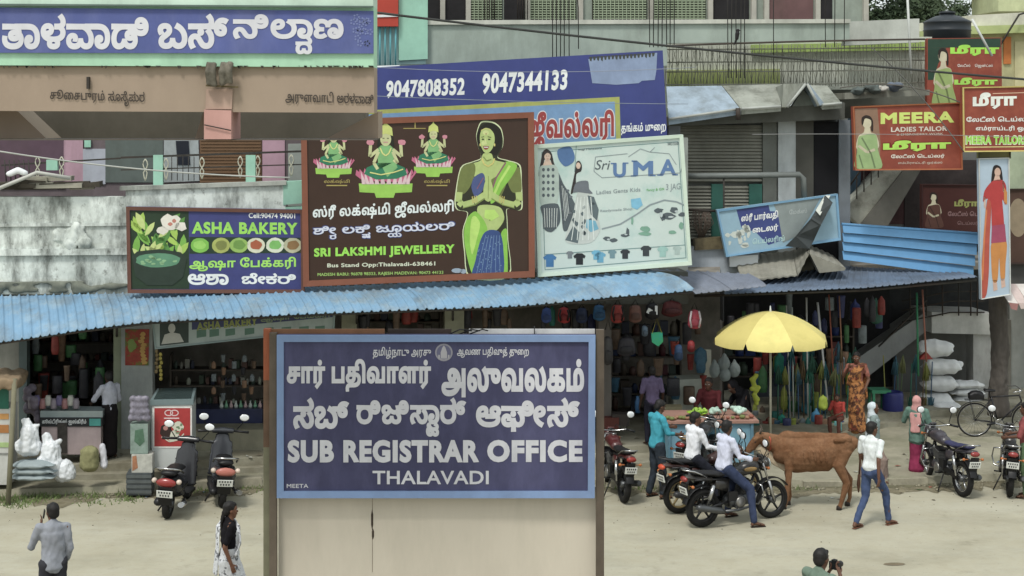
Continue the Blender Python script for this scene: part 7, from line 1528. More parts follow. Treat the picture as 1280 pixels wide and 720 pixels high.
# hanging cloth and plastic in the dark shop
for i, (x0, y0, x1, y1, c, lab, P_) in enumerate(((998, 446, 1018, 478, (150, 128, 110), 'brown patterned sack hanging left of the poles', 31.0), (966, 436, 982, 470, (36, 140, 120), 'teal green plastic net hung just right of the umbrella pole', 31.0), (1060, 372, 1078, 404, (44, 56, 110), 'navy blue cloth bag hung under the purple grey awning', 31.4),
     (1000, 482, 1014, 520, (40, 120, 140), 'teal basket bag standing behind the brooms', 30.9), (1012, 510, 1028, 536, (60, 130, 170), 'blue bucket shaped pack low among the brooms', 30.3), (1022, 492, 1036, 512, (170, 190, 60), 'yellow green packet hung low among the brooms', 30.4), (970, 515, 984, 538, (30, 140, 120), 'green plastic pack at the umbrella base', 30.3),
     (1040, 520, 1054, 540, (120, 196, 196), 'pale turquoise plastic pack beside the small child', 29.9), (1044, 440, 1058, 470, (170, 176, 180), 'shiny grey white bundle hanging right of the poles', 30.8), (1084, 372, 1106, 408, (50, 96, 80), 'dark green netting hung near the stair rail', 31.4), (955, 520, 966, 540, (150, 60, 56), 'dull red pack at the left foot of the umbrella', 30.3))):
    P = Plane(P_); m = MB(); a = P((x0 + x1) / 2, (y0 + y1) / 2); w = (x1 - x0) * P_ / F / 2; h = (y1 - y0) * P_ / F / 2
    m.cone(a + Vector((0, 0, -h * .55)), (w * .9, .09), a + Vector((0, 0, h * .35)), (w * .8, .07), 12); m.cone(a + Vector((0, 0, h * .3)), (w * .6, .05), a + Vector((0, 0, h * .95)), (w * .15, .02), 10); m.blob('hanging_pack', mat(c, rough=.6, var=.3, scale=8), None, voxel=.025, fold=.02, world=True, cat='pack', label=lab)
for i, (px, py, w, h, c, lab) in enumerate(((683, 393, 14, 18, (58, 84, 150), 'blue school bag hanging above the right end of the navy board'), (705, 393, 17, 20, (170, 44, 48), 'red school bag hanging beside the blue one'), (727, 393, 16, 20, (40, 52, 84), 'dark navy bag hung right of the red bag'), (749, 390, 18, 20, (44, 96, 140), 'teal blue bag hung above the right post of the navy board'),
     (772, 391, 19, 27, (176, 66, 60), 'large bright red backpack second from the bag shop post'), (794, 391, 18, 26, (120, 84, 74), 'brown patterned backpack right of the bright red one'), (815, 388, 20, 22, (36, 36, 40), 'black sports bag with white marks hanging in the bag shop'), (840, 385, 30, 20, (88, 34, 36), 'wide maroon bag under the end of the blue awning'),
     (806, 413, 9, 14, (110, 130, 150), 'small grey blue pouch hanging beside the green bag'), (868, 398, 19, 30, (200, 76, 96), 'pink and red backpack hung at the far right of the bag shop'), (864, 432, 11, 12, (150, 44, 48), 'small red purse hanging below the pink backpack'), (783, 432, 26, 30, (58, 56, 62), 'dark grey travel bag low in the bag shop'), (760, 436, 14, 60, (80, 78, 78), 'dark plastic cover hanging beside the bag shop post'), (848, 440, 12, 26, (60, 90, 130), 'blue bag hanging inside the bag shop'))):
    P = Plane(28.9); a = P(px, py); k = 29.0 / F; hw, hh = w * k / 2, h * k / 2; t = thing('backpack', lab, 'bag', a + Vector((0, 0, -hh)))
    m = MB(); m.cone(a + Vector((0, 0, -hh * .45)), (hw, .11), a + Vector((0, 0, hh * .35)), (hw * .85, .09), 14); m.blob('bag_body', mat(c, rough=.6, var=.15, scale=8), t, voxel=.02, fold=.012, world=True)
    m = MB(); m.cone(a + Vector((0, -.11, -hh * .5)), (hw * .7, .03), a + Vector((0, -.11, -hh * .1)), (hw * .65, .03), 12); m.build('front_pocket', mat(tuple(int(v * .75) for v in c), rough=.6), t)
    m = MB(); m.tube([a + Vector((-.05, 0, hh * .8)), a + Vector((0, 0, hh * 1.3)), a + Vector((.05, 0, hh * .8))], .010, 6); m.build('handle', BLACK, t)
    if i in (4, 9, 1):
        for sg in (-1, 1): m = MB(); m.tube([a + Vector((hw * .5 * sg, -.13, hh * .7)), a + Vector((hw * .7 * sg, -.15, 0)), a + Vector((hw * .5 * sg, -.12, -hh * .7))], .02, 6); m.build('strap', mat((206, 196, 200)) if i == 9 else BLACK, t)
    if i == 6:
        m = MB(); m.box(a + Vector((-.06, -.125, .0)), (.09, .006, .10), ry=.5); m.box(a + Vector((.07, -.125, .02)), (.05, .006, .17)); m.box(a + Vector((-.04, -.128, -.02)), (.03, .006, .14), ry=-.6); m.build('white_marks', WHITE, t, kind='stuff')
t = thing('shopping_bag', 'bright green to aqua cloth bag with a long strap hanging in the bag shop', 'bag', Plane(28.9)(821, 432))
P = Plane(28.9); m = MB(); m.prism([P(814, 416), P(828, 415), P(829, 427), P(823, 433), P(815, 428)], (0, .05, 0)); m.build('bag_body', mat((70, 206, 130), rough=.6, patch=((60, 190, 200), 3, .6, .4, .6)), t)
m = MB(); m.tube([P(815, 417), P(821, 398), P(827, 416)], .008, 5); m.build('strap', mat((200, 190, 80)), t)
# dark shop shelving and dim stock for the three interiors
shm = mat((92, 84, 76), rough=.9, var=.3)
def shelves(px0, px1, ys, P, lab, cols, ww=(5, 11), hh_=(6, 14), dens=1.0, grp='', nm='stock_box'):
    t = thing('shelf_rack', lab, 'shelves', P((px0 + px1) / 2, ys[-1]))
    m = MB(); wallbox(P, px0 - 2, ys[0] - 18, px0, 548, 0, .4, m); m.build('side_panel', shm, t); m = MB(); wallbox(P, px1, ys[0] - 18, px1 + 2, 548, 0, .4, m); m.build('side_panel', shm, t)
    for y in ys:
        m = MB(); wallbox(P, px0, y, px1, y + 1.8, 0, .4, m); m.build('shelf', shm, t)
        x = px0 + 2
        while x < px1 - 6:
            w = rnd.uniform(*ww); h = rnd.uniform(*hh_)
            if rnd.random() < dens:
                m = MB(); c = P(x + w / 2, y - .2, -.12); c2 = rnd.choice(cols); kk = P.a / F
                if rnd.random() < .5: m.lathe([(w * kk * .42, 0), (w * kk * .44, h * kk * .7), (w * kk * .25, h * kk * .85), (w * kk * .25, h * kk)], c, 9)
                else: m.hexa([c + Vector(v) for v in ((-w * kk * .45, 0, 0), (w * kk * .45, 0, 0), (w * kk * .45, .15, 0), (-w * kk * .45, .15, 0), (-w * kk * .45, 0, h * kk), (w * kk * .45, 0, h * kk), (w * kk * .45, .15, h * kk), (-w * kk * .45, .15, h * kk))])
                m.build(nm, mat(c2, rough=.5, var=.25), None, cat='goods', label=f'{shade_name(c2)} {grp[0]}', group=grp[1])
            x += w + rnd.uniform(.5, 3)
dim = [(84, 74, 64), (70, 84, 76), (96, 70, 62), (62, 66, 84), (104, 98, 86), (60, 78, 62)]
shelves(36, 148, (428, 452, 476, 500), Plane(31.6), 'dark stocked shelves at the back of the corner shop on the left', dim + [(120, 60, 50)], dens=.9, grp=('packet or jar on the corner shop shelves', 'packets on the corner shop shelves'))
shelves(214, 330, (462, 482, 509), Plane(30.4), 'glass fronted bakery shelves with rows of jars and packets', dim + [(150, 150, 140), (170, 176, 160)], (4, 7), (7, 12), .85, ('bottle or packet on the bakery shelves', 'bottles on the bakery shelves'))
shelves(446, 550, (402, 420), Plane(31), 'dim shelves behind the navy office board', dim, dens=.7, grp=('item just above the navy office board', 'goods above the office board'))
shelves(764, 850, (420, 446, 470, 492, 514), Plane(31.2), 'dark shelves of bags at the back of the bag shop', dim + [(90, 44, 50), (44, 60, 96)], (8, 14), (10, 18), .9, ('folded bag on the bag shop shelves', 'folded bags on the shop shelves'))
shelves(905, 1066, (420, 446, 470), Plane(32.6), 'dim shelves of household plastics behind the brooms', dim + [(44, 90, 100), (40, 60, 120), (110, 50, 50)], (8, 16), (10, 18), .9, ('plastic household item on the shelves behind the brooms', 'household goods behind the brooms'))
# bottle row in bakery
for i in range(9):
    m = MB(); p = Plane(29.9)(277 + i * 6, 513); m.lathe([(.035, 0), (.038, .10), (.015, .15), (.015, .19)], p, 10); m.build('bottle', mat([(206, 214, 206), (120, 176, 140), (200, 170, 170)][i % 3], rough=.2), None, cat='bottle', label='pale bottle in the row near the left edge of the navy board', group='bottles in the bakery row')
m = MB(); quadbox(Plane(29.7), [(205, 512), (328, 511), (328, 537), (205, 538)], 0, .6, m); m.build('display_cabinet', mat((52, 58, 90), rough=.3, var=.3, scale=2), None, cat='cabinet', label='low dark blue glass bakery cabinet behind the parked scooters')
m = MB(); quadbox(Plane(29.0), [(205, 538), (330, 537), (330, 565), (205, 567)], 0, .6, m); m.build('shop_step', mat((150, 146, 124), stain=.4), LB)
# left counter with printed front
C1 = thing('shop_counter', 'glass topped shop counter with a printed poster strip, beside the man in the lungi', 'counter', Plane(28.2)(90, 570))
P = Plane(28.2); m = MB(); wallbox(P, 52, 532, 126, 568, 0, .5, m); m.build('counter_front', mat((196, 176, 176), rough=.7, stain=.35), C1)
m = MB(); wallbox(P, 50, 522, 128, 533, .02, .5, m); m.build('poster_strip', mat((52, 54, 56), var=.2), C1)
m = MB(); wallbox(P, 72, 528, 84, 566, .03, .03, m); m.build('poster_strip', mat((70, 66, 62), var=.4, scale=12), C1)
pr = Print(P, .022); m = MB(); pr.text(m, 'கூல்டிரிங்ஸ் ஐஸ்கிரீம்', 53, 108, 523.5, 531, 0, .02, 2); m.build('lettering', TW, C1); m = MB(); pr.rect(m, 112, 523, 126, 532, 2); m.build('picture_print', prn(60, 170, 160), C1)
m = MB(); wallbox(P, 50, 514, 128, 522, -.02, .45, m); m.build('glass_top', GLASS, C1)
for i in range(9):
    m = MB(); p = P(38 + i * 7, 512 - (i % 2) * 4, -.1); m.lathe([(.055, 0), (.06, .04), (.06, .13), (.045, .15), (.045, .18)], p, 10); m.build('jar', mat([(150, 140, 150), (110, 100, 140), (170, 120, 120), (190, 190, 180)][i % 4], rough=.3, var=.3), None, cat='jar', label='glass sweet jar standing on the corner shop counter', group='jars on the corner shop counter')
m = MB(); p = P(38, 500, -.15)
for i in range(14): m.ell(p + Vector((rnd.uniform(-.12, .12), rnd.uniform(-.1, .1), rnd.uniform(-.4, .18))), (.09, .08, .09), 8)
m.blob('packet_bunch', mat((120, 110, 124), rough=.4, var=.4, scale=9), None, voxel=.025, world=True, cat='packets', label='hanging bunch of grey snack packets at the left of the counter')
# far left cabinet, stick and cloth canopy
C2 = thing('display_cabinet', 'white and green cabinet with small posters at the left edge', 'cabinet', Plane(27.4)(0, 606)); P = Plane(27.4)
m = MB(); wallbox(P, -60, 510, 13, 606, 0, .6, m); m.build('cabinet_front', mat((206, 206, 200), stain=.3), C2)
for x0, y0, x1, y1, c in ((-40, 484, 11, 511, (36, 110, 90)), (-10, 517, 11, 524, (206, 150, 80)), (-10, 531, 11, 541, (180, 120, 60)), (-10, 553, 11, 559, (170, 196, 130)), (-60, 566, 13, 568, (150, 150, 146))):
    m = MB(); wallbox(P, x0, y0, x1, y1, .012, .02, m); m.build('poster', mat(c, rough=.5, var=.2), C2)
m = MB(); wallbox(P, -60, 470, 26, 484, .3, 1.0, m); m.blob('cloth_canopy', mat((150, 128, 100), rough=.95, var=.2, stain=.4), C2, voxel=.04, fold=.05, world=True)
m = MB(); m.tube([P(22, 470, .25), P(19, 625, .6)], .045, 8); m.build('tent_pole', mat((128, 124, 100), rough=.9, stain=.4), None, cat='pole', label='rough wooden prop leaning in front of the white sacks at far left')
# ---- sacks
def sack(px, py, w, h, d, P, c, lab, grp=None, yaw=0, tied=0, seed=0):
    p = P(px, py); r = random.Random(seed); m = MB()
    m.cone(p + Vector((-w * .28, 0, h * .5)), (d, h * .44), p + Vector((w * .28, 0, h * .5)), (d, h * .44), 12, (0, 1, 0)); m.cone(p + Vector((w * .3, 0, h * .5)), (d * .8, h * .3), p + Vector((w * .56, 0, h * .42)), (d * .9, h * .05), 10, (0, 1, 0)); m.cone(p + Vector((-w * .3, 0, h * .5)), (d * .8, h * .3), p + Vector((-w * .54, 0, h * .42)), (d * .9, h * .05), 10, (0, 1, 0)); m.ell(p + Vector((0, 0, h * .5)), (w * .46, d, h * .46), 12)
    if tied: m.ell(p + Vector((tied * w * .55, 0, h * .62)), (w * .12, d * .4, h * .16), 8)
    return m.blob('sack', mat(c, rough=.75, var=.08, scale=4, stain=.2, scol=(150, 150, 140)), None, voxel=.03, smooth=4, fold=.035, ff=4, world=True, cat='sack', label=lab, group=grp)
WS = (240, 242, 242); P = Plane(32.0)
sack(1168, 449, .66, .46, .26, P, WS, 'topmost bulging white sack leaning against the stair wall', tied=1); sack(1176, 470, .74, .42, .26, P, WS, 'second white sack down in the left pile, tied end pointing right', tied=1)
sack(1174, 491, .72, .40, .28, P, WS, 'third white sack down in the left pile by the stair'); sack(1168, 511, .74, .38, .28, P, WS, 'bottom sack of the taller left pile, behind the pink scarf woman', tied=-1); sack(1184, 523, .62, .36, .28, Plane(31.6), WS, 'white sack lying on the ground in front of the left pile')
for i in range(5): sack(1207, 486 + i * 9.5, .72, .20, .28, Plane(32.3), WS, ('topmost', 'second', 'third', 'fourth', 'lowest')[i] + ' flat white sack in the neat stack below the landing', 'flat sacks in the stack below the landing', seed=i)
for i, (px, py, w, h, lab) in enumerate(((36, 566, .42, .62, 'tall crumpled white plastic sack at the left behind the prop'), (62, 588, .46, .66, 'second crumpled white plastic sack right of the tallest one'), (80, 590, .40, .20, 'small low white bag between the plastic sacks and the jute sack'))):
    p = Plane(27.3)(px, py + 4); m = MB(); r = random.Random(i + 3); w2, u = w * .5, 1 if h > .3 else 0
    m.cone(p + Vector((-w2 * .35, 0, h * .28)), (w2 * .75, .17), p + Vector((w2 * .35, 0, h * .24)), (w2 * .7, .16), 12, (0, 1, 0)); m.cone(p + Vector((0, 0, h * .25)), (w2 * 1.0, .17), p + Vector((w2 * .1, 0, h * .68)), (w2 * .72, .14), 14)
    if u: m.cone(p + Vector((0, 0, h * .7)), (w2 * .6, .10), p + Vector((r.uniform(-.12, .12), 0, h * 1.02)), (w2 * .35, .03), 10); m.cone(p + Vector((w2 * .1, 0, h * .75)), .07, p + Vector((w2 * .8, 0, h * .86)), .03, 8)
    o = m.blob('plastic_sack', mat((226, 230, 234), rough=.4, var=.08, scale=6, stain=.15, sscale=4, scol=(170, 176, 180)), None, voxel=.014, smooth=1, fold=.028, ff=11, world=True, cat='sack', label=lab)
for i in range(3): sack(42, 600 - i * 7.5, .75, .14, .26, Plane(27.2), (150, 164, 168), ('bottom', 'middle', 'top')[i] + ' grey blue flat sack in the low stack under the plastic sacks', 'flat sacks under the plastic sacks', seed=i)
p = Plane(27.3)(112, 588); m = MB(); m.cone(p + Vector((0, 0, .12)), (.18, .15), p + Vector((0, 0, .30)), (.17, .14), 14); m.blob('jute_sack', mat((140, 138, 96), rough=1, var=.2, scale=14), None, voxel=.02, fold=.02, world=True, cat='sack', label='olive brown jute sack standing below the shop counter')
p = Plane(27.4)(130, 584); m = MB(); m.cone(p + Vector((0, 0, .06)), .09, p + Vector((-.03, 0, .36)), .05, 10); m.blob('plastic_sack', mat((214, 214, 222), rough=.5), None, voxel=.02, fold=.03, world=True, cat='sack', label='thin white plastic bag right of the jute sack')
# ---- freezer
PZ = Plane(27.25, .1)
FZ = thing('ice_cream_freezer', 'white chest freezer with a red ice cream poster panel behind the black scooter', 'freezer', PZ(214, 572))
m = MB(); wallbox(PZ, 190, 506, 240, 585, 0, .65, m); m.build('cabinet', mat((206, 210, 208), rough=.4, var=.04, stain=.2), FZ)
a = [PZ.z(188, PZ(215, 506).z, .02), PZ.z(242, PZ(215, 506).z, .02), PZ.z(240, PZ(215, 506).z, -.68), PZ.z(190, PZ(215, 506).z, -.68)]
m = MB(); m.hexa([Vector(v) for v in a] + [Vector(a[0]) + Vector((0, 0, .09)), Vector(a[1]) + Vector((0, 0, .09)), Vector(a[2]) + Vector((0, 0, .17)), Vector(a[3]) + Vector((0, 0, .17))]); m.build('lid', mat((120, 138, 140), rough=.35), FZ)
m = MB(); q = [Vector(v) + Vector((0, 0, .093)) for v in a]; m.hexa([q[0] + Vector((.05, .04, 0)), q[1] + Vector((-.05, .04, 0)), q[2] + Vector((-.05, -.04, .078)), q[3] + Vector((.05, -.04, .078)), q[0] + Vector((.05, .04, .01)), q[1] + Vector((-.05, .04, .01)), q[2] + Vector((-.05, -.04, .09)), q[3] + Vector((.05, -.04, .09))]); m.build('glass_pane', mat((60, 74, 74), rough=.2), FZ)
pr = Print(PZ, .003)
def fz(nm, c, fn): m = MB(); fn(m); m.build(nm, prn(*c), FZ)
fz('poster_panel', (196, 44, 44), lambda m: pr.rect(m, 193, 510, 238, 558, 1)); fz('poster_border', (230, 226, 220), lambda m: [pr.rect(m, 191, 508, 240, 510, 2), pr.rect(m, 191, 558, 240, 560, 2), pr.rect(m, 191, 508, 193, 560, 2), pr.rect(m, 238, 508, 240, 560, 2)])
fz('heart_emblem', (236, 206, 206), lambda m: [pr.line(m, [(211 + 5 * math.cos(t * .63), 516 + 3.5 * math.sin(t * .63)) for t in range(11)], 1.2, 2), pr.line(m, [(218 + 5 * math.cos(t * .63), 516 + 3.5 * math.sin(t * .63)) for t in range(11)], 1.2, 2), pr.rect(m, 205, 522, 224, 523.5, 2)])
fz('picture_print', (60, 40, 36), lambda m: pr.oval(m, 207, 539, 7, 9, 3, 16, .1)); fz('picture_print', (214, 214, 190), lambda m: [pr.oval(m, 222, 533, 7, 6, 3, 16, .2), pr.oval(m, 217, 545, 7, 7, 2.5, 16, .2), pr.line(m, [(202, 546), (212, 552), (222, 550), (230, 542)], 1.4, 3.5)])
fz('picture_print', (120, 150, 110), lambda m: [pr.oval(m, 224 + rnd.uniform(-5, 5), 536 + rnd.uniform(-6, 8), 1.5, 1.2, 4, 8) for _ in range(9)]); fz('picture_print', (196, 130, 120), lambda m: pr.oval(m, 207, 535, 3, 3, 4, 10))
# crates left of the freezer
PK = Plane(26.9, .1)
for i, (x0, x1, y0, y1, c, c2, lab) in enumerate(((158, 189, 592, 619, (78, 84, 86), (92, 98, 98), 'dark slatted crate on the ground left of the black scooter'), (164, 190, 569, 591.5, (196, 196, 186), (176, 120, 84), 'white and orange carton on the dark crate beside the scooter'), (162, 184, 531, 568.5, (140, 160, 150), (84, 120, 96), 'green and white snack box, topmost of the boxes left of the freezer'))):
    t = thing('crate' if i == 0 else 'box', lab, 'crate' if i == 0 else 'box', PK(173, y1)); m = MB(); wallbox(PK, x0, y0, x1, y1, -.04 * i, .38, m); m.build('crate_body', mat(c, rough=.7, var=.3, scale=6, stain=.5), t)
    if i == 0:
        for k in range(4): y = y0 + 2 + k * 6.4; m = MB(); wallbox(PK, x0 - .4, y, x1 + .4, y + 3.6, .012, .4, m); m.build('slat', mat(c2, rough=.7, var=.3, stain=.3), t)
    else:
        pr = Print(PK, -.04 * i + .003); m = MB(); pr.poly(m, [(x0 + 1, y0 + 2), (x0 + 6, y0 + 1), (x0 + 8, y1 - 6), (x0 + 1, y1 - 2)], 1) if i == 1 else pr.poly(m, [(x0 + 6, y0 + 8), (x0 + 16, y0 + 6), (x0 + 18, y0 + 22), (x0 + 12, y0 + 28), (x0 + 5, y0 + 22)], 1); m.build('printed_patch', mat(c2, rough=.6, var=.3, scale=8), t)
m = MB()
for i in range(12): p = PK(173 + (i % 3 - 1) * 9 + rnd.uniform(-2, 2), 500 + (i // 3) * 8, -.1); m.ell(p, (.08, .06, .07), 8)
m.blob('packet_bunch', mat((130, 126, 140), rough=.35, var=.5, scale=12), None, voxel=.022, world=True, cat='packets', label='bunch of shiny grey packets hung on the pillar above the crates')
# posters on pillar
PP = Print(PW, .055)
TPZ = thing('poster', 'red, green and gold deity style poster hung on the white pillar', 'poster', PW(171, 456))
m = MB(); quadbox(PW, [(157, 411), (187, 411), (186, 456), (157, 456)], .065, .01, m); m.build('poster_sheet', mat((170, 60, 44), rough=.5, var=.3, scale=8, patch=((90, 140, 60), 7, .8, .5, .6)), TPZ)
m = MB(); PP.off = lambda l: .068 + l * .002
for k in range(9): PP.oval(m, 179 + rnd.uniform(-2, 2), 417 + k * 4.4, 3.6, 2.6, 1 + k % 2, 9, .3)
m.build('gold_print', prn(214, 160, 60), TPZ, kind='stuff'); m = MB(); PP.oval(m, 165, 430, 5, 8, 1, 12, .3); m.build('green_print', prn(130, 160, 60), TPZ)
for px, y0, y1, lab in ((198, 436, 468, 'thin string of brown packets hanging beside the pillar'), (203, 440, 478, 'longer string of yellow packets hanging beside the pillar')):
    t = thing('packet_string', lab, 'packets', PW(px, y1, .3)); m = MB(); m.tube([PW(px, 425, .3), PW(px, y1, .3)], .004, 4); m.build('string', BLACK, t)
    for k in range(int((y1 - y0) / 5)): m = MB(); m.ell(PW(px + rnd.uniform(-1, 1), y0 + k * 5, .3), (.035, .012, .04), 8); m.build('packet', mat((150, 130, 90) if px == 198 else (196, 180, 80), rough=.4), t)
# ---- red dress standee post / tree trunk
TR = thing('tree_trunk', 'dark rough bare tree trunk carrying the red dress poster', 'tree', Plane(30.2)(1248, 506)); P = Plane(30.2)
m = MB(); m.tube([P(1249, 520), P(1248, 480), P(1250, 430), P(1247, 380), P(1246, 340), P(1248, 200)], [.24, .19, .18, .185, .17, .15], 14); m.blob('trunk', mat((92, 86, 80), rough=1, var=.35, scale=5, bump=.8, stain=.5, stretch=.3, scol=(50, 46, 44)), TR, voxel=.03, fold=.035, ff=6, world=True)
SA = thing('striped_awning', 'small pale pink striped cloth canopy at the right edge beside the trunk', 'awning', Plane(29.6)(1285, 385)); P = Plane(29.6)
for i in range(6):
    x0, x1 = 1254 + i * 12, 1266 + i * 12; m = MB(); m.hexa([P(x0, 376 + (i % 2) * 2, .25), P(x1, 378, .25), P(x1, 378, .22), P(x0, 376, .22), P(x0, 357, -.3), P(x1, 357, -.3), P(x1, 357, -.33), P(x0, 357, -.33)]); m.build('stripe', mat((206, 186, 180) if i % 2 else (214, 206, 200), rough=.9, stain=.2), SA)
    m = MB(); m.prism([P(x0, 376.5, .26), P(x1, 377.5, .26), P(x1 - 2, 386 - (i % 2) * 2, .26), P(x0 + 3, 384, .26)], (0, .01, 0)); m.build('valance', mat((206, 186, 180) if i % 2 else (170, 120, 116), rough=.9), SA)
# ---- plastic stool/table and blue drum
t = thing('plastic_stool', 'green plastic stool behind the orange sari woman', 'stool', Plane(31.2)(1100, 518)); P = Plane(31.2)
m = MB(); wallbox(P, 1090, 488, 1114, 492, 0, .4, m); m.build('seat', mat((60, 150, 110), rough=.4), t)
for x, o in ((1091, 0), (1111, 0), (1093, -.35), (1109, -.35)): m = MB(); wallbox(P, x, 492, x + 3, 522, o, .05, m); m.build('leg', mat((60, 150, 110), rough=.4), t)
p = Plane(31.3)(1116, 522); m = MB(); m.lathe([(.20, 0), (.22, .03), (.22, .5), (.20, .55), (.17, .56), (.17, .52)], p, 20); m.build('drum', mat((44, 50, 120), rough=.4), None, cat='drum', label='dark blue plastic drum right of the green stool')
# ---- tarpaulin sheets, blue crate on ground etc
for px, py, c, lab in ((797, 516, (60, 110, 160), 'blue water bottle standing on the plinth near the cyan shirt man'),):
    m = MB(); m.lathe([(.05, 0), (.055, .2), (.03, .28), (.03, .33)], Plane(29.5)(px, py), 12); m.build('bottle', mat(c, rough=.3), None, cat='bottle', label=lab)
for i, (px, py) in enumerate(((763, 530), (776, 526), (842, 516))):
    m = MB(); p = Plane(29.2)(px, py); m.hexa([p + Vector(v) for v in ((-.16, 0, -.1), (.16, 0, -.1), (.16, .25, -.1), (-.16, .25, -.1), (-.17, 0, .12), (.17, 0, .12), (.17, .25, .12), (-.17, .25, .12))]); m.build('carton', mat(((110, 56, 48), (74, 66, 62), (176, 166, 130))[i], stain=.2), None, cat='carton', label=('dull red carton low in the bag shop doorway', 'dark brown carton beside the dull red one', 'pale carton between the cyan shirt man and the counter')[i])
# ---- crowded plastics and hanging packets of the household shop
PCL = [((44, 120, 110), 'teal'), ((150, 160, 66), 'yellow green'), ((60, 104, 130), 'steel blue'), ((110, 90, 74), 'brown'), ((56, 56, 62), 'charcoal'), ((70, 120, 74), 'green'), ((150, 60, 52), 'red'), ((126, 136, 140), 'grey'), ((60, 66, 110), 'navy'), ((150, 116, 90), 'tan')]
def pack(px, py, w, h, P, i, where, grp, nm='plastic_pack'):
    c, cn = PCL[i % 10]; a = P(px, py); k = P.a / F; w_, h_ = w * k / 2, h * k / 2; m = MB(); l = rnd.uniform(-.2, .2)
    prof = rnd.choice(([(.8, -1), (1, -.6), (.9, .5), (.3, .9), (.1, 1)], [(.6, -1), (.7, -.9), (.95, .8), (1, .85), (1, 1)], [(.9, -1), (1, -.95), (1, .9), (.9, 1)]))
    m.lathe([(r_ * w_, z_ * h_) for r_, z_ in prof], a, 9, sy=.6)
    m.build(nm, mat(c, rough=.5, var=.35, scale=9), None, cat='household item', label=f'{cn} household item {where}', group=grp)
for i in range(46): pack(rnd.uniform(940, 1064), rnd.uniform(444, 528), rnd.uniform(6, 13), rnd.uniform(16, 34), Plane(rnd.uniform(30.7, 31.4)), i, 'among the brooms under the umbrella side', 'household goods crowded among the brooms')
for i in range(18): pack(944 + i * 6.6, 530 + (i % 3) * 4, rnd.uniform(8, 12), rnd.uniform(14, 26), Plane(rnd.uniform(30.0, 30.3)), i * 3, 'standing on the plinth edge behind the cow', 'household goods standing behind the cow')
for i in range(30): pack(912 + i * 6.6 + rnd.uniform(-2, 2), rnd.uniform(376, 420), rnd.uniform(6, 12), rnd.uniform(16, 36), Plane(rnd.uniform(30.9, 31.8)), rnd.choice((4, 3, 4, 8, 5, 4, 6, 7)), 'hung under the purple grey awning', 'goods hung under the purple grey awning')
for i in range(26): pack(rnd.uniform(766, 880), rnd.uniform(400, 500), rnd.uniform(9, 18), rnd.uniform(16, 32), Plane(rnd.uniform(29.6, 30.4)), rnd.choice((4, 3, 4, 8, 4, 6, 2, 4)), 'hung deep in the bag shop', 'dim bags hung deep in the bag shop', 'hanging_bag')
for i in range(26): pack(rnd.uniform(38, 130), rnd.uniform(406, 500), rnd.uniform(7, 14), rnd.uniform(14, 36), Plane(rnd.uniform(29.2, 30.4)), rnd.choice((4, 3, 4, 5, 4, 6, 7, 9)), 'hung inside the corner shop', 'dim packets hung inside the corner shop', 'hanging_packet')
for i in range(22): pack(rnd.uniform(446, 745), rnd.uniform(392, 410), rnd.uniform(6, 14), rnd.uniform(14, 30), Plane(rnd.uniform(29.6, 30.2)), rnd.choice((4, 3, 8, 6, 4, 0)), 'hung in the gap above the navy board', 'goods hung above the navy board', 'hanging_packet')
for i in range(5):
    for j in range(7): pack(268 + i * 12 + rnd.uniform(-2, 2), 448 + j * 8, 6, 9, Plane(29.7), rnd.choice((4, 3, 7, 9)), 'in the front row of the bakery', 'packets at the front of the bakery', 'snack_packet') if (i + j) % 2 else None
# ---- overhead cables, bird, slanting pole
def cable(pts, r_, c, lab, sag=0):
    v = [W(x, y, Y) for x, y, Y in pts]; m = MB(); m.tube(v, r_, 6); t = m.build('cable', mat(c, rough=.8), None, cat='cable', label=lab)
def arc3(p, q, s_, n=16): return [(p[0] + (q[0] - p[0]) * i / n, p[1] + (q[1] - p[1]) * i / n + s_ * 4 * (i / n) * (1 - i / n), p[2] + (q[2] - p[2]) * i / n) for i in range(n + 1)]
cable(arc3((440, 12, 22), (1340, 104, 24), 5), .020, (62, 64, 62), 'thick dark cable sagging across the upper storey and tailor signs'); cable(arc3((840, 57, 27), (1156, 49, 28), -1), .020, (74, 66, 60), 'short dark cable strung along the top of the terrace railing')
cable(arc3((470, 84, 27), (870, 84, 28), 6), .006, (150, 156, 170), 'thin pale wire crossing the phone number banner'); cable(arc3((470, 120, 27), (860, 130, 28), 2), .006, (140, 150, 160), 'lower thin pale wire crossing the phone number banner')
cable(arc3((-20, 186, 24), (362, 222, 26), 7), .014, (190, 192, 186), 'pale cable sloping down in front of the left balcony'); cable(arc3((940, 168, 25), (1300, 172, 26), -2), .005, (150, 150, 150), 'thin grey wire passing in front of the red tailor boards')
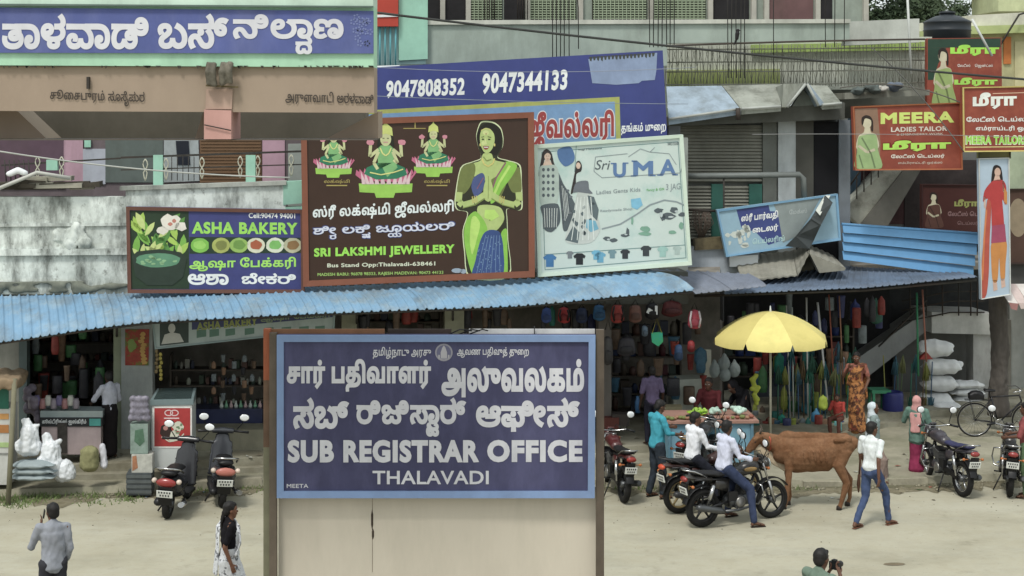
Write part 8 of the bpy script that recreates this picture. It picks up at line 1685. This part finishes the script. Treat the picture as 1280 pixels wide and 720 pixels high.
cable(arc3((1090, 60, 28), (1205, 190, 27), -8), .010, (90, 90, 86), 'loose cable hanging down beside the tailor boards'); cable(arc3((1050, 110, 28), (1200, 128, 28), -12), .012, (100, 96, 90), 'short looped cable above the tailor board')
for a, b, lab in (((1133, -30), (1139, 92), 'thin white upright rod at the end of the terrace railing'), ((1215, 24), (1240, 70), 'pale rod leaning across the tall tailor board')):
    m = MB(); m.tube([Plane(30.4)(*a), Plane(30.4)(*b)], .026, 6); m.build('rod', mat((206, 210, 206), rough=.6), None, cat='rod', label=lab)
b0 = W(921, 52, 27.2); t = thing('bird', 'small black bird perched on the cable above the shuttered shop', 'bird', b0); BK2 = mat((32, 30, 32), rough=.7)
m = MB(); m.cone(b0 + Vector((0, 0, .06)), .035, b0 + Vector((.01, 0, .14)), .045, 8); m.ell(b0 + Vector((.02, 0, .20)), (.035, .03, .032), 8); m.cone(b0 + Vector((.05, 0, .20)), .012, b0 + Vector((.085, 0, .19)), .004, 6); m.cone(b0 + Vector((0, 0, .06)), .025, b0 + Vector((-.05, 0, -.06)), .012, 6); m.blob('body', BK2, t, voxel=.008, smooth=2, world=True)
m = MB(); m.tube([b0 + Vector((0, .01, .05)), b0 + Vector((0, .01, 0))], .004, 4); m.build('leg', BK2, t)
# junk on the terrace behind the eaves: pots and rags
for i, (px, py, w, h, c, lab) in enumerate(((1084, 112, 34, 14, (96, 106, 104), 'grey tarpaulin bundle left of the tall tailor board'), (1122, 110, 24, 14, (110, 122, 140), 'blue grey bundle beside the tall tailor board'), (1104, 112, 14, 10, (190, 186, 178), 'pale cloth bundle between the grey and blue bundles on the porch slab'))):
    P = Plane(30.9); a = P(px, py); k = 31 / F; m = MB()
    for q in range(8): m.ell(a + Vector((rnd.uniform(-1, 1) * w * k * .35, rnd.uniform(-.1, .1), rnd.uniform(-.2, .3) * h * k)), (w * k * .25, .14, h * k * .3), 8)
    m.blob('bundle', mat(c, rough=.9, var=.3, stain=.4), None, voxel=.03, fold=.04, world=True, cat='bundle', label=lab)
# ---- everything built above goes into the scene
for o_ in LINK: COL.objects.link(o_)
